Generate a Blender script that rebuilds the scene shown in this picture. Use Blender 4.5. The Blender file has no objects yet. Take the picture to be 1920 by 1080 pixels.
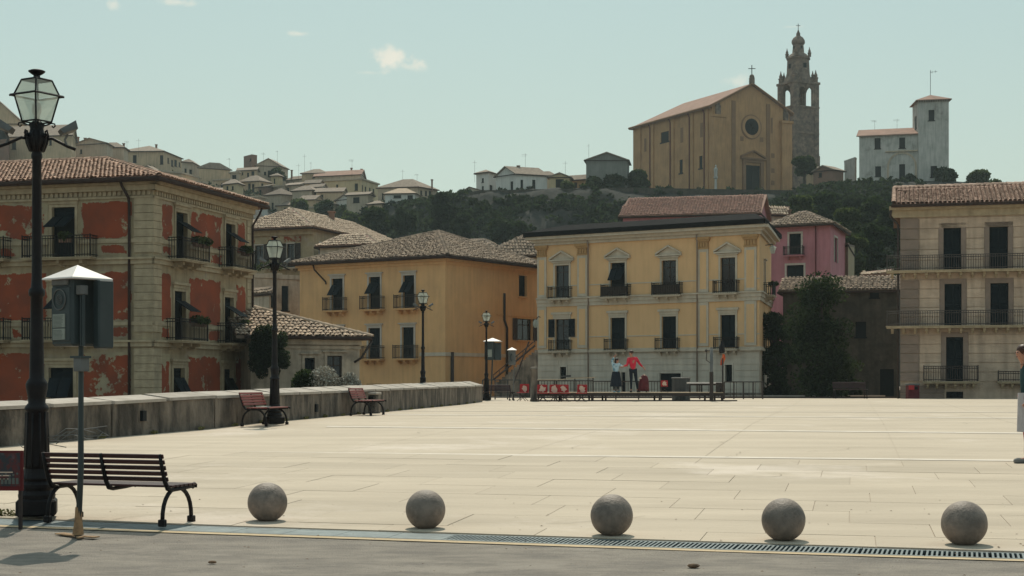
import bpy, bmesh, math, random
import numpy as np
from mathutils import Vector, Matrix
R = math.radians
random.seed(7); RNG = np.random.default_rng(7)
F, HY = 2900.0, 720.0            # focal length in photo pixels; eye-level line in the photo
scene = bpy.context.scene
COL = scene.collection

# ------------------------------------------------------------------ camera, sky, sun, exposure
HAZE = .0002
SUN_EL, SUN_AZ = R(55), R(-2)
cam_d = bpy.data.cameras.new('camera'); cam = bpy.data.objects.new('camera', cam_d); COL.objects.link(cam)
cam_d.sensor_width = 36; cam_d.lens = F / 1920 * 36; cam_d.shift_y = 180 / 1920
cam_d.clip_start = .1; cam_d.clip_end = 6000
cam.location = (0, 0, 0); cam.rotation_euler = (R(90), 0, 0)
scene.camera = cam
world = bpy.data.worlds.new('World'); scene.world = world; world.use_nodes = True
wn = world.node_tree.nodes; wl = world.node_tree.links; wn.clear()
out = wn.new('ShaderNodeOutputWorld'); bg = wn.new('ShaderNodeBackground'); bg.inputs[1].default_value = .112
sky = wn.new('ShaderNodeTexSky'); sky.sky_type = 'NISHITA'; sky.sun_disc = False
sky.sun_elevation = SUN_EL; sky.sun_rotation = SUN_AZ; sky.air_density = 1.25; sky.dust_density = 3.2; sky.ozone_density = .7
tint = wn.new('ShaderNodeMix'); tint.data_type = 'RGBA'; tint.blend_type = 'MULTIPLY'; tint.inputs[0].default_value = 1
tint.inputs[7].default_value = (.86, 1.03, .86, 1)
wl.new(sky.outputs[0], tint.inputs[6])
tc = wn.new('ShaderNodeTexCoord')
# small fair-weather clouds at fixed directions of the sky
hazy = wn.new('ShaderNodeMix'); hazy.data_type = 'RGBA'; hazy.inputs[0].default_value = .72; hazy.inputs[7].default_value = (4.35, 5.42, 5.2, 1)   # even milky summer haze over the clear-sky model
wl.new(tint.outputs[2], hazy.inputs[6])
sz_ = wn.new('ShaderNodeSeparateXYZ'); tcz = wn.new('ShaderNodeTexCoord'); wl.new(tcz.outputs['Generated'], sz_.inputs[0])   # the haze thins with height
rz_ = wn.new('ShaderNodeMapRange'); rz_.interpolation_type = 'SMOOTHSTEP'; rz_.inputs[1].default_value = .02; rz_.inputs[2].default_value = .34; wl.new(sz_.outputs[2], rz_.inputs[0])
gz_ = wn.new('ShaderNodeMix'); gz_.data_type = 'RGBA'; gz_.inputs[6].default_value = (5.25, 6.1, 5.65, 1); gz_.inputs[7].default_value = (3.75, 5.0, 5.2, 1); wl.new(rz_.outputs[0], gz_.inputs[0]); wl.new(gz_.outputs[2], hazy.inputs[7])
last = hazy.outputs[2]
nz = wn.new('ShaderNodeTexNoise'); nz.inputs['Scale'].default_value = 70; nz.inputs['Detail'].default_value = 7; nz.inputs['Roughness'].default_value = .6
wl.new(tc.outputs['Generated'], nz.inputs[0])
for (cx, cy, rx, rz, amt) in [(728, 112, .019, .0095, 1.0), (765, 125, .012, .004, .55), (560, 63, .010, .0026, .7), (212, 8, .006, .005, .6),
                              (330, 4, .014, .003, .6), (1378, 152, .010, .006, .5), (690, 136, .013, .002, .35), (1490, 50, .012, .001, .3), (-900, 60, .05, .02, .9), (2600, 90, .04, .014, .8)]:
    v = Vector(((cx - 960) / F, 1, (HY - cy) / F)).normalized()
    mp = wn.new('ShaderNodeVectorMath'); mp.operation = 'SUBTRACT'; mp.inputs[1].default_value = v
    wl.new(tc.outputs['Generated'], mp.inputs[0])
    sc_ = wn.new('ShaderNodeVectorMath'); sc_.operation = 'MULTIPLY'; sc_.inputs[1].default_value = (1 / rx, 1 / .05, 1 / rz)
    wl.new(mp.outputs[0], sc_.inputs[0])
    ln = wn.new('ShaderNodeVectorMath'); ln.operation = 'LENGTH'; wl.new(sc_.outputs[0], ln.inputs[0])
    ad = wn.new('ShaderNodeMath'); ad.operation = 'MULTIPLY_ADD'; ad.inputs[1].default_value = 2.6; wl.new(nz.outputs[0], ad.inputs[0]); 
    sb = wn.new('ShaderNodeMath'); sb.operation = 'SUBTRACT'; sb.inputs[0].default_value = -.25; wl.new(ln.outputs['Value'], sb.inputs[1]); wl.new(sb.outputs[0], ad.inputs[2])
    mr = wn.new('ShaderNodeMapRange'); mr.interpolation_type = 'SMOOTHSTEP'; mr.inputs[1].default_value = .05; mr.inputs[2].default_value = .95; mr.inputs[4].default_value = amt
    wl.new(ad.outputs[0], mr.inputs[0])
    mx = wn.new('ShaderNodeMix'); mx.data_type = 'RGBA'; mx.inputs[7].default_value = (7.4, 7.3, 6.3, 1)
    wl.new(mr.outputs[0], mx.inputs[0]); wl.new(last, mx.inputs[6]); last = mx.outputs[2]
wl.new(last, bg.inputs[0]); wl.new(bg.outputs[0], out.inputs[0])
sd = bpy.data.lights.new('sun', 'SUN'); sun = bpy.data.objects.new('sun', sd); COL.objects.link(sun)
sd.energy = 3.5; sd.angle = R(.5); sd.color = (1, .93, .78)
sdir = Vector((math.sin(SUN_AZ) * math.cos(SUN_EL), math.cos(SUN_AZ) * math.cos(SUN_EL), math.sin(SUN_EL)))
sun.rotation_euler = (-sdir).to_track_quat('-Z', 'Y').to_euler()
sun.location = (0, 50, 80)
vs = scene.view_settings; vs.view_transform = 'Standard'; vs.look = 'None'; vs.exposure = 0; vs.gamma = 1; vs.use_curve_mapping = False
scene.cycles.volume_bounces = 0; scene.cycles.max_bounces = 6; scene.cycles.transparent_max_bounces = 12
scene.cycles.use_denoising = True

# ------------------------------------------------------------------ materials
def srgb(r, g, b):
    return tuple(((c / 255) / 12.92 if c / 255 < .04045 else ((c / 255 + .055) / 1.055) ** 2.4) for c in (r, g, b)) + (1,)
def pmat(name, c1, c2=None, scale=2.0, rough=.85, bump=0.0, bscale=30, streak=0.0, metal=0.0, island=0.0, objvar=0.0, c3=None, th=(.35, .65), spec=.3, stretch=(1, 1, 1)):
    m = bpy.data.materials.new(name); m.use_nodes = True; n = m.node_tree.nodes; l = m.node_tree.links
    b = n['Principled BSDF']; b.inputs['Roughness'].default_value = rough; b.inputs['Metallic'].default_value = metal
    b.inputs['Specular IOR Level'].default_value = spec
    c1 = tuple(c1[:3]) + (1,)
    if c2 is None: c2 = tuple(x * .8 for x in c1[:3])
    c2 = tuple(c2[:3]) + (1,)
    c1, c2 = [(q[0], q[1] * .935, q[2] * 1.0, 1) for q in (c1, c2)]
    if c3 is not None: c3 = (c3[0], c3[1] * .935, c3[2])
    t = n.new('ShaderNodeTexCoord')
    mp = n.new('ShaderNodeMapping'); mp.inputs['Scale'].default_value = stretch; l.new(t.outputs['Object'], mp.inputs[0])
    nz = n.new('ShaderNodeTexNoise'); nz.inputs['Scale'].default_value = scale; nz.inputs['Detail'].default_value = 6; nz.inputs['Roughness'].default_value = .62
    l.new(mp.outputs[0], nz.inputs[0])
    r = n.new('ShaderNodeMapRange'); r.inputs[1].default_value = th[0]; r.inputs[2].default_value = th[1]; l.new(nz.outputs[0], r.inputs[0])
    mx = n.new('ShaderNodeMix'); mx.data_type = 'RGBA'; mx.inputs[6].default_value = c1; mx.inputs[7].default_value = c2
    l.new(r.outputs[0], mx.inputs[0]); col = mx.outputs[2]
    if c3 is not None:
        n2 = n.new('ShaderNodeTexNoise'); n2.inputs['Scale'].default_value = scale * .37; n2.inputs['Detail'].default_value = 9; n2.inputs['Roughness'].default_value = .7
        l.new(t.outputs['Object'], n2.inputs[0])
        r2 = n.new('ShaderNodeMapRange'); r2.inputs[1].default_value = .55; r2.inputs[2].default_value = .66; l.new(n2.outputs[0], r2.inputs[0])
        m2 = n.new('ShaderNodeMix'); m2.data_type = 'RGBA'; m2.inputs[7].default_value = tuple(c3[:3]) + (1,)
        l.new(r2.outputs[0], m2.inputs[0]); l.new(col, m2.inputs[6]); col = m2.outputs[2]
    if streak:
        mp2 = n.new('ShaderNodeMapping'); mp2.inputs['Scale'].default_value = (2.6, 2.6, .3); l.new(t.outputs['Object'], mp2.inputs[0])
        n3 = n.new('ShaderNodeTexNoise'); n3.inputs['Scale'].default_value = 1.3; n3.inputs['Detail'].default_value = 5; l.new(mp2.outputs[0], n3.inputs[0])
        r3 = n.new('ShaderNodeMapRange'); r3.inputs[1].default_value = .42; r3.inputs[2].default_value = .75; r3.inputs[3].default_value = 1; r3.inputs[4].default_value = 1 - streak
        l.new(n3.outputs[0], r3.inputs[0])
        m3 = n.new('ShaderNodeVectorMath'); m3.operation = 'SCALE'; l.new(col, m3.inputs[0]); l.new(r3.outputs[0], m3.inputs['Scale']); col = m3.outputs[0]
    if island or objvar:
        g = n.new('ShaderNodeNewGeometry') if island else n.new('ShaderNodeObjectInfo')
        r4 = n.new('ShaderNodeMapRange'); a = island or objvar; r4.inputs[3].default_value = 1 - a; r4.inputs[4].default_value = 1 + a
        l.new(g.outputs['Random Per Island' if island else 'Random'], r4.inputs[0])
        m4 = n.new('ShaderNodeVectorMath'); m4.operation = 'SCALE'; l.new(col, m4.inputs[0]); l.new(r4.outputs[0], m4.inputs['Scale']); col = m4.outputs[0]
    l.new(col, b.inputs['Base Color'])
    if bump:
        n5 = n.new('ShaderNodeTexNoise'); n5.inputs['Scale'].default_value = bscale; n5.inputs['Detail'].default_value = 5; l.new(t.outputs['Object'], n5.inputs[0])
        bp = n.new('ShaderNodeBump'); bp.inputs['Strength'].default_value = bump; bp.inputs['Distance'].default_value = .05; l.new(n5.outputs[0], bp.inputs['Height']); l.new(bp.outputs[0], b.inputs['Normal'])
    return m
M = {}
M['paving'] = pmat('pale paving stone', (.495, .437, .318), (.37, .322, .23), .7, .8, .25, 14, objvar=.06, c3=(.54, .485, .38), stretch=(.45, 1.8, 1), th=(.3, .75))
M['joint'] = pmat('joint sand', (.42, .37, .275), None, 4)
M['strip'] = pmat('white marking stone', (.66, .62, .50), (.54, .50, .40), 3)
M['asphalt'] = pmat('worn asphalt', (.32, .295, .235), (.215, .20, .165), 3.2, .95, .8, 60, c3=(.335, .31, .25), stretch=(.7, 1.4, 1))
M['kerbline'] = pmat('yellow kerb stone', (.52, .42, .25), (.42, .34, .2), 5)
M['grate'] = pmat('galvanised grate', (.17, .21, .2), (.11, .14, .14), 8, .6, metal=.3)
M['void'] = pmat('drain void', (.004, .007, .008), (.002, .004, .004), 8)
M['wall'] = pmat('weathered concrete wall', (.23, .20, .15), (.075, .068, .054), 1.3, .95, .8, 14, streak=.5, c3=(.27, .23, .175), stretch=(1.8, 1.8, .6), th=(.4, .6))
M['coping'] = pmat('coping stone', (.43, .40, .33), (.31, .285, .225), 2.2, .85, .2, 20, objvar=.12, c3=(.36, .32, .25))
M['ball'] = pmat('stone ball', (.235, .195, .15), (.125, .106, .083), 8, .6, .22, 60, c3=(.28, .225, .17), spec=.4)
M['iron'] = pmat('black painted iron', (.007, .006, .007), (.012, .01, .01), 9, .55, .15, 40, spec=.22)
M['rail'] = pmat('dull brown balcony rail', (.075, .065, .055), (.055, .048, .042), 9, .8)
M['iron2'] = pmat('rusty dark rail', (.03, .026, .024), (.05, .035, .028), 9, .7)
M['greybox'] = pmat('grey green enamel', (.034, .048, .047), (.022, .034, .034), 3, .5, spec=.4)
M['greylight'] = pmat('grey metal', (.15, .16, .145), (.1, .105, .095), 5, .6)
M['white'] = pmat('white enamel', (.78, .76, .68), (.7, .68, .6), 4, .5)
M['paper'] = pmat('aged notice paper', (.30, .33, .27), (.24, .27, .22), 6)
M['ink'] = pmat('grey print', (.12, .14, .12), None, 6)
M['wood'] = pmat('dark red bench wood', (.05, .014, .013), (.03, .011, .011), 6, .5, .1, 30, objvar=.2, spec=.4, stretch=(.3, 3, 3))
M['woodred'] = pmat('faded red bench wood', (.26, .06, .045), (.17, .045, .035), 6, .5, .1, 30, objvar=.15, stretch=(.3, 3, 3))
M['tape'] = pmat('tan wrapping', (.36, .24, .12), (.2, .13, .07), 12)
M['tile'] = pmat('terracotta tile', (.46, .31, .21), (.33, .215, .145), 3, .9, 0, 30, island=.32)
M['tileold'] = pmat('weathered tile', (.30, .235, .16), (.20, .155, .105), 2, .95, 0, 30, island=.38)
M['tilewarm'] = pmat('sun bleached pink tile', (.60, .43, .31), (.47, .33, .235), 3, .9, 0, 30, island=.28)
M['tilepale'] = pmat('sun bleached tile', (.50, .40, .275), (.39, .31, .215), 2, .95, 0, 30, island=.25)
M['tiledeck'] = pmat('roof underlay', (.27, .17, .12), (.2, .13, .09), 2)
M['tiledeckold'] = pmat('old roof underlay', (.19, .15, .105), (.14, .11, .08), 2)
M['tilered'] = pmat('red tile', (.27, .145, .10), (.17, .10, .075), 2, .9, 0, 30, island=.25)
M['roofdark'] = pmat('dark roofing felt', (.010, .010, .011), (.014, .014, .014), 2, .95, spec=.05)
M['fascia'] = pmat('brown eave', (.045, .025, .018), (.03, .018, .014), 3)
M['cream'] = pmat('cream plaster', (.40, .335, .20), (.31, .255, .155), 1.8, .9, .25, 8, streak=.3, c3=(.36, .31, .23))
M['creamtrim'] = pmat('cream stone trim', (.44, .375, .235), (.34, .285, .18), 3, .9, .15, 14, streak=.22, objvar=.06)
M['greywash'] = pmat('grey green plaster', (.60, .565, .44), (.51, .48, .375), 1.1, .9, .15, 8, streak=.22, objvar=.02)
M['trimgrey'] = pmat('pale grey trim', (.56, .51, .38), (.48, .44, .325), 2, .9, streak=.15)
M['yellow'] = pmat('ochre plaster', (.70, .445, .20), (.60, .385, .18), .5, .9, .15, 6, streak=.14, c3=(.62, .42, .22))
M['yellow2'] = pmat('pale ochre plaster', (.71, .48, .235), (.65, .44, .215), .4, .9, .1, 6, streak=.10, c3=(.62, .45, .25))
M['ochretrim'] = pmat('ochre capital', (.44, .28, .12), (.36, .23, .1), 6)
M['pink'] = pmat('pink plaster', (.46, .21, .225), (.40, .18, .19), .6, .9, .1, 6, streak=.2, c3=(.38, .22, .2))
M['tan'] = pmat('tan stone plaster', (.57, .46, .325), (.45, .36, .255), .9, .9, .25, 9, streak=.3, objvar=.09, c3=(.63, .525, .38), stretch=(1, 1, 2.2))
M['tantaupe'] = pmat('taupe stone surround', (.26, .205, .155), (.21, .17, .13), 2, .9, .1, 14, objvar=.06)
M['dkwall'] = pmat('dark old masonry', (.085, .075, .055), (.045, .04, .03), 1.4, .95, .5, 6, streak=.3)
M['plasterold'] = pmat('cracked old plaster', (.50, .44, .32), (.37, .32, .23), 1.2, .95, .35, 5, streak=.35, c3=(.25, .22, .165))
M['churchw'] = pmat('church ochre render', (.50, .30, .14), (.40, .24, .115), .35, .92, .2, 2, streak=.2)
M['churchd'] = pmat('church darker band', (.27, .16, .085), (.22, .13, .07), .5, .92)
M['brick'] = pmat('old tower brick', (.24, .185, .135), (.10, .082, .065), 1.1, .95, .6, 3, c3=(.30, .235, .17))
M['convent'] = pmat('white washed wall', (.54, .53, .45), (.42, .42, .35), .6, .92, .3, 3, streak=.3, c3=(.27, .26, .21))
M['town1'] = pmat('town ochre plaster', (.62, .47, .28), (.48, .37, .225), .3, .95, streak=.25)
M['town2'] = pmat('town grey plaster', (.54, .45, .31), (.41, .345, .24), .3, .95, streak=.25)
M['town3'] = pmat('town yellow plaster', (.62, .50, .28), (.50, .41, .235), .3, .95, streak=.2)
M['town4'] = pmat('town white plaster', (.70, .70, .6), (.58, .58, .49), .3, .95, streak=.2)
M['townd'] = pmat('dark grey green render', (.23, .24, .2), (.18, .19, .16), .4, .95, streak=.2)
M['town5'] = pmat('town brick', (.27, .16, .11), (.2, .13, .09), .5, .95)
M['townroof'] = pmat('far tile roof', (.32, .265, .195), (.22, .18, .135), .7, .95, .8, 3, stretch=(3, 3, 1))
M['townroofp'] = pmat('far pink tile roof', (.34, .215, .155), (.25, .165, .12), .7, .95, .8, 3)
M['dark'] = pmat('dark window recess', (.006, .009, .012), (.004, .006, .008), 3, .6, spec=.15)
M['shut'] = pmat('dark green shutter', (.006, .012, .016), (.004, .008, .011), 5, .6, spec=.12)
M['shutb'] = pmat('brown shutter', (.04, .026, .018), (.028, .02, .015), 5, .6)
M['glass'] = pmat('dark window glass', (.01, .014, .018), (.015, .02, .024), 1, .12, spec=.5)
M['curtain'] = pmat('pale curtain', (.3, .3, .26), (.22, .22, .19), 4)
M['frame'] = pmat('white window frame', (.5, .47, .38), (.42, .4, .33), 5)
M['soil'] = pmat('dry soil', (.20, .165, .105), (.13, .11, .07), .6, .95, .5, 3)
M['hill'] = pmat('scrub hillside', (.055, .06, .032), (.028, .034, .02), .12, .95, 1, .8, c3=(.12, .105, .07))
M['rock'] = pmat('dark tuff rock', (.04, .04, .033), (.012, .016, .014), .9, .95, 1, 2.5, c3=(.058, .055, .043), stretch=(1, 1, .6))
M['leaf'] = pmat('dark leaves', (.036, .052, .022), (.018, .030, .014), .6, .85, island=.5, spec=.1)
M['leafdark'] = pmat('deep green leaves', (.036, .050, .026), (.016, .026, .015), .5, .85, island=.5, spec=.1)
M['leaf2'] = pmat('scrub leaves', (.030, .042, .026), (.015, .024, .016), .08, .9, island=.5, spec=.1)
M['leaf3'] = pmat('olive leaves', (.075, .092, .042), (.04, .056, .026), .5, .85, island=.4, spec=.1)
M['leafpale'] = pmat('pale dry leaves', (.42, .40, .31), (.30, .285, .215), 2, .8, island=.3)
M['trunk'] = pmat('bark', (.06, .05, .038), (.035, .03, .024), 6, .95, .5, 20)
M['red'] = pmat('red canvas', (.42, .025, .028), (.33, .02, .024), 6, .6)
M['maroon'] = pmat('maroon cloth', (.12, .02, .024), (.08, .014, .018), 6, .8)
M['emblem'] = pmat('cream print', (.62, .5, .38), (.55, .42, .3), 20, .7)
M['skin'] = pmat('skin', (.42, .22, .14), (.38, .19, .12), 8, .6)
M['redtop'] = pmat('bright red knit', (.62, .03, .055), (.5, .02, .045), 8, .8, .2, 60)
M['navy'] = pmat('navy trousers', (.012, .018, .028), (.008, .012, .02), 8, .8)
M['bluetop'] = pmat('pale blue pattern shirt', (.42, .58, .6), (.10, .24, .3), 7, .8, th=(.45, .55))
M['hair'] = pmat('dark brown hair', (.02, .012, .009), (.03, .016, .012), 20, .5)
M['hairb'] = pmat('brown hair', (.06, .025, .014), (.035, .015, .01), 20, .5)
M['greyskirt'] = pmat('light grey skirt', (.42, .42, .4), (.33, .33, .32), 7, .85)
M['teal'] = pmat('dark teal jacket', (.015, .05, .05), (.01, .035, .036), 7, .8)
M['pinkleg'] = pmat('pink stocking', (.5, .2, .17), (.45, .17, .15), 7, .8)
M['orange'] = pmat('orange flag', (.6, .14, .03), (.42, .06, .03), 9, .8, th=(.45, .55))
M['poster'] = pmat('printed poster', (.09, .022, .022), (.03, .034, .04), 9, .5, th=(.46, .54), c3=(.1, .11, .12))
M['redframe'] = pmat('poster red border', (.13, .02, .02), None, 5)
M['corr'] = pmat('corrugated grey', (.055, .06, .058), (.04, .045, .043), 4, .5)
M['tabletop'] = pmat('table top', (.48, .40, .27), (.4, .33, .22), 6)
M['litter'] = pmat('dry leaf litter', (.16, .1, .05), (.09, .06, .035), 10)
M['greenpatch'] = pmat('dry grass', (.2, .19, .07), (.13, .13, .05), 10)
for k_ in ('leaf', 'leaf2', 'leaf3', 'leafdark'):      # sun shines through the leaves
    nt = M[k_].node_tree; b_ = nt.nodes['Principled BSDF']; tl_ = nt.nodes.new('ShaderNodeBsdfTranslucent'); mx_ = nt.nodes.new('ShaderNodeMixShader'); mx_.inputs[0].default_value = .35
    gm = nt.nodes.new('ShaderNodeVectorMath'); gm.operation = 'MULTIPLY'; gm.inputs[1].default_value = (1.5, 1.7, .8); src = b_.inputs['Base Color'].links[0].from_socket
    nt.links.new(src, gm.inputs[0]); nt.links.new(gm.outputs[0], tl_.inputs[0]); nt.links.new(b_.outputs[0], mx_.inputs[1]); nt.links.new(tl_.outputs[0], mx_.inputs[2]); nt.links.new(mx_.outputs[0], nt.nodes['Material Output'].inputs[0])
# peeling red panel: the paint has flaked away at the borders and in patches
m = bpy.data.materials.new('peeling red plaster'); m.use_nodes = True; n = m.node_tree.nodes; l = m.node_tree.links; b = n['Principled BSDF']; b.inputs['Roughness'].default_value = .92
t = n.new('ShaderNodeTexCoord'); uv = n.new('ShaderNodeSeparateXYZ'); l.new(t.outputs['UV'], uv.inputs[0])
def mth(op, a, bb=None, c=None):
    q = n.new('ShaderNodeMath'); q.operation = op
    for i, v in enumerate((a, bb, c)):
        if v is None: continue
        if isinstance(v, (int, float)): q.inputs[i].default_value = v
        else: l.new(v, q.inputs[i])
    return q.outputs[0]
e1 = mth('MINIMUM', uv.outputs[0], uv.outputs[2] if False else uv.outputs[1])
nA = n.new('ShaderNodeTexNoise'); nA.inputs['Scale'].default_value = 1.5; nA.inputs['Detail'].default_value = 8; nA.inputs['Roughness'].default_value = .68; l.new(t.outputs['Object'], nA.inputs[0])
nB = n.new('ShaderNodeTexNoise'); nB.inputs['Scale'].default_value = .33; nB.inputs['Detail'].default_value = 2; l.new(t.outputs['Object'], nB.inputs[0])
edge = n.new('ShaderNodeMapRange'); edge.inputs[1].default_value = 0; edge.inputs[2].default_value = .13; edge.inputs[3].default_value = .03; edge.inputs[4].default_value = -.17; l.new(e1, edge.inputs[0])
sm = mth('ADD', nA.outputs[0], edge.outputs[0]); sm = mth('ADD', sm, mth('MULTIPLY', mth('SUBTRACT', nB.outputs[0], .5), .30))
wa = n.new('ShaderNodeAttribute'); wa.attribute_type = 'OBJECT'; wa.attribute_name = 'wear'; sm = mth('ADD', sm, wa.outputs['Fac'])
obi = n.new('ShaderNodeObjectInfo'); sm = mth('ADD', sm, mth('MULTIPLY', mth('SUBTRACT', obi.outputs['Random'], .5), .09))
fl = n.new('ShaderNodeMapRange'); fl.inputs[1].default_value = .465; fl.inputs[2].default_value = .495; l.new(sm, fl.inputs[0])
nC = n.new('ShaderNodeTexNoise'); nC.inputs['Scale'].default_value = .9; nC.inputs['Detail'].default_value = 5; l.new(t.outputs['Object'], nC.inputs[0])
mr = n.new('ShaderNodeMapRange'); mr.inputs[1].default_value = .35; mr.inputs[2].default_value = .65; l.new(nC.outputs[0], mr.inputs[0])
ma = n.new('ShaderNodeMix'); ma.data_type = 'RGBA'; ma.inputs[6].default_value = (.28, .056, .02, 1); ma.inputs[7].default_value = (.185, .044, .02, 1); l.new(mr.outputs[0], ma.inputs[0])
mb_ = n.new('ShaderNodeMix'); mb_.data_type = 'RGBA'; mb_.inputs[6].default_value = (.40, .33, .21, 1); mb_.inputs[7].default_value = (.25, .20, .14, 1); l.new(mr.outputs[0], mb_.inputs[0])
mc = n.new('ShaderNodeMix'); mc.data_type = 'RGBA'; l.new(fl.outputs[0], mc.inputs[0]); l.new(ma.outputs[2], mc.inputs[6]); l.new(mb_.outputs[2], mc.inputs[7]); l.new(mc.outputs[2], b.inputs['Base Color'])
bp = n.new('ShaderNodeBump'); bp.inputs['Strength'].default_value = .5; bp.inputs['Distance'].default_value = .03; bp.invert = True; l.new(fl.outputs[0], bp.inputs['Height']); l.new(bp.outputs[0], b.inputs['Normal'])
M['peel'] = m
# frosted lantern glass
m = bpy.data.materials.new('frosted lantern glass'); m.use_nodes = True; n = m.node_tree.nodes; l = m.node_tree.links; n.remove(n['Principled BSDF'])
tr = n.new('ShaderNodeBsdfTransparent'); tl = n.new('ShaderNodeBsdfTranslucent'); df = n.new('ShaderNodeBsdfDiffuse'); tl.inputs[0].default_value = (.72, .74, .68, 1); df.inputs[0].default_value = (.6, .62, .58, 1)
tr.inputs[0].default_value = (.8, .84, .8, 1)
x1 = n.new('ShaderNodeMixShader'); x1.inputs[0].default_value = .4; l.new(tl.outputs[0], x1.inputs[1]); l.new(df.outputs[0], x1.inputs[2])
x2 = n.new('ShaderNodeMixShader'); x2.inputs[0].default_value = .5; l.new(x1.outputs[0], x2.inputs[1]); l.new(tr.outputs[0], x2.inputs[2]); l.new(x2.outputs[0], n['Material Output'].inputs[0])
M['frost'] = m

# ------------------------------------------------------------------ mesh helpers
def W(px, py, d): return Vector(((px - 960) / F * d, d, (HY - py) / F * d))
def topmost(o):
    while o.parent: o = o.parent
    return o
def link(name, me, mat, parent=None):
    if isinstance(mat, str): mat = M[mat]
    if mat and not me.materials: me.materials.append(mat)
    o = bpy.data.objects.new(name, me); COL.objects.link(o)
    if parent is not None: o.parent = parent
    return o
def org(parent): return topmost(parent).location.copy() if parent is not None else Vector((0, 0, 0))
class MB:
    def __init__(s): s.v = []; s.f = []
    def add(s, vs, fs):
        k = len(s.v); s.v += [tuple(p) for p in vs]; s.f += [tuple(i + k for i in f) for f in fs]; return s
    def quad(s, *p): return s.add(p, [tuple(range(len(p)))])
    def hexa(s, p): return s.add(p, [(0, 3, 2, 1), (4, 5, 6, 7), (0, 1, 5, 4), (1, 2, 6, 5), (2, 3, 7, 6), (3, 0, 4, 7)])
    def box(s, x0, x1, y0, y1, z0, z1, mtx=None):
        p = [Vector(q) for q in [(x0, y0, z0), (x1, y0, z0), (x1, y1, z0), (x0, y1, z0), (x0, y0, z1), (x1, y0, z1), (x1, y1, z1), (x0, y1, z1)]]
        if mtx is not None: p = [mtx @ q for q in p]
        return s.hexa(p)
    def bevbox(s, x0, x1, y0, y1, z0, z1, b=.01, mtx=None):
        bm = bmesh.new(); bmesh.ops.create_cube(bm, size=1)
        for v in bm.verts: v.co = Vector((x0 + (v.co.x + .5) * (x1 - x0), y0 + (v.co.y + .5) * (y1 - y0), z0 + (v.co.z + .5) * (z1 - z0)))
        bmesh.ops.bevel(bm, geom=bm.edges[:], offset=b, segments=1, affect='EDGES')
        if mtx is not None: bm.transform(mtx)
        bm.verts.ensure_lookup_table(); s.add([v.co for v in bm.verts], [[v.index for v in f.verts] for f in bm.faces]); bm.free(); return s
    def fbox(s, Fa, s0, s1, z0, z1, o0, o1):
        a, b = (o0, o1) if o0 > o1 else (o1, o0)   # a = outer
        p = [Fa.pt(s0, z0, a), Fa.pt(s1, z0, a), Fa.pt(s1, z0, b), Fa.pt(s0, z0, b), Fa.pt(s0, z1, a), Fa.pt(s1, z1, a), Fa.pt(s1, z1, b), Fa.pt(s0, z1, b)]
        return s.hexa(p)
    def tube(s, pts, r, seg=8, cap=True):
        pts = [Vector(p) for p in pts]; rs = r if isinstance(r, (list, tuple)) else [r] * len(pts); rings = []; up = None
        for i, p in enumerate(pts):
            t = (pts[min(i + 1, len(pts) - 1)] - pts[max(i - 1, 0)]).normalized()
            if up is None: up = Vector((0, 0, 1)) if abs(t.z) < .9 else Vector((1, 0, 0))
            x = t.cross(up); x = x.normalized() if x.length > 1e-6 else Vector((1, 0, 0)); y = x.cross(t).normalized(); up = y
            rings.append([p + (x * math.cos(2 * math.pi * k / seg) + y * math.sin(2 * math.pi * k / seg)) * rs[i] for k in range(seg)])
        vs = [q for g in rings for q in g]; fs = []
        for i in range(len(pts) - 1):
            for k in range(seg): fs.append((i * seg + k, (i + 1) * seg + k, (i + 1) * seg + (k + 1) % seg, i * seg + (k + 1) % seg))
        if cap: fs.append(tuple(range(seg))); fs.append(tuple(range((len(pts) - 1) * seg, len(pts) * seg))[::-1])
        return s.add(vs, fs)
    def lathe(s, prof, c=(0, 0, 0), seg=16, rot=0, sq=None):
        c = Vector(c); vs = []; fs = []
        for (r, z) in prof:
            for k in range(seg):
                a = rot + 2 * math.pi * k / seg; vs.append(c + Vector((r * math.cos(a), r * math.sin(a), z)))
        for i in range(len(prof) - 1):
            for k in range(seg): fs.append((i * seg + k, i * seg + (k + 1) % seg, (i + 1) * seg + (k + 1) % seg, (i + 1) * seg + k))
        fs.append(tuple(range(seg))[::-1]); fs.append(tuple(range((len(prof) - 1) * seg, len(prof) * seg)))
        return s.add(vs, fs)
    def ball(s, c, r, seg=12, rings=8, sc=(1, 1, 1)):
        prof = [(math.sin(math.pi * i / rings) * r + 1e-4, -math.cos(math.pi * i / rings) * r) for i in range(rings + 1)]
        k = len(s.v); s.lathe(prof, (0, 0, 0), seg)
        c = Vector(c); s.v[k:] = [(p[0] * sc[0] + c.x, p[1] * sc[1] + c.y, p[2] * sc[2] + c.z) for p in s.v[k:]]; return s
    def build(s, name, mat, parent=None, smooth=False, **props):
        o0 = org(parent); me = bpy.data.meshes.new(name)
        me.from_pydata([(p[0] - o0.x, p[1] - o0.y, p[2] - o0.z) for p in s.v], [], s.f); me.update()
        if smooth: me.polygons.foreach_set('use_smooth', [True] * len(me.polygons))
        o = link(name, me, mat, parent)
        for k, v in props.items(): o[k] = v
        return o
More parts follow.
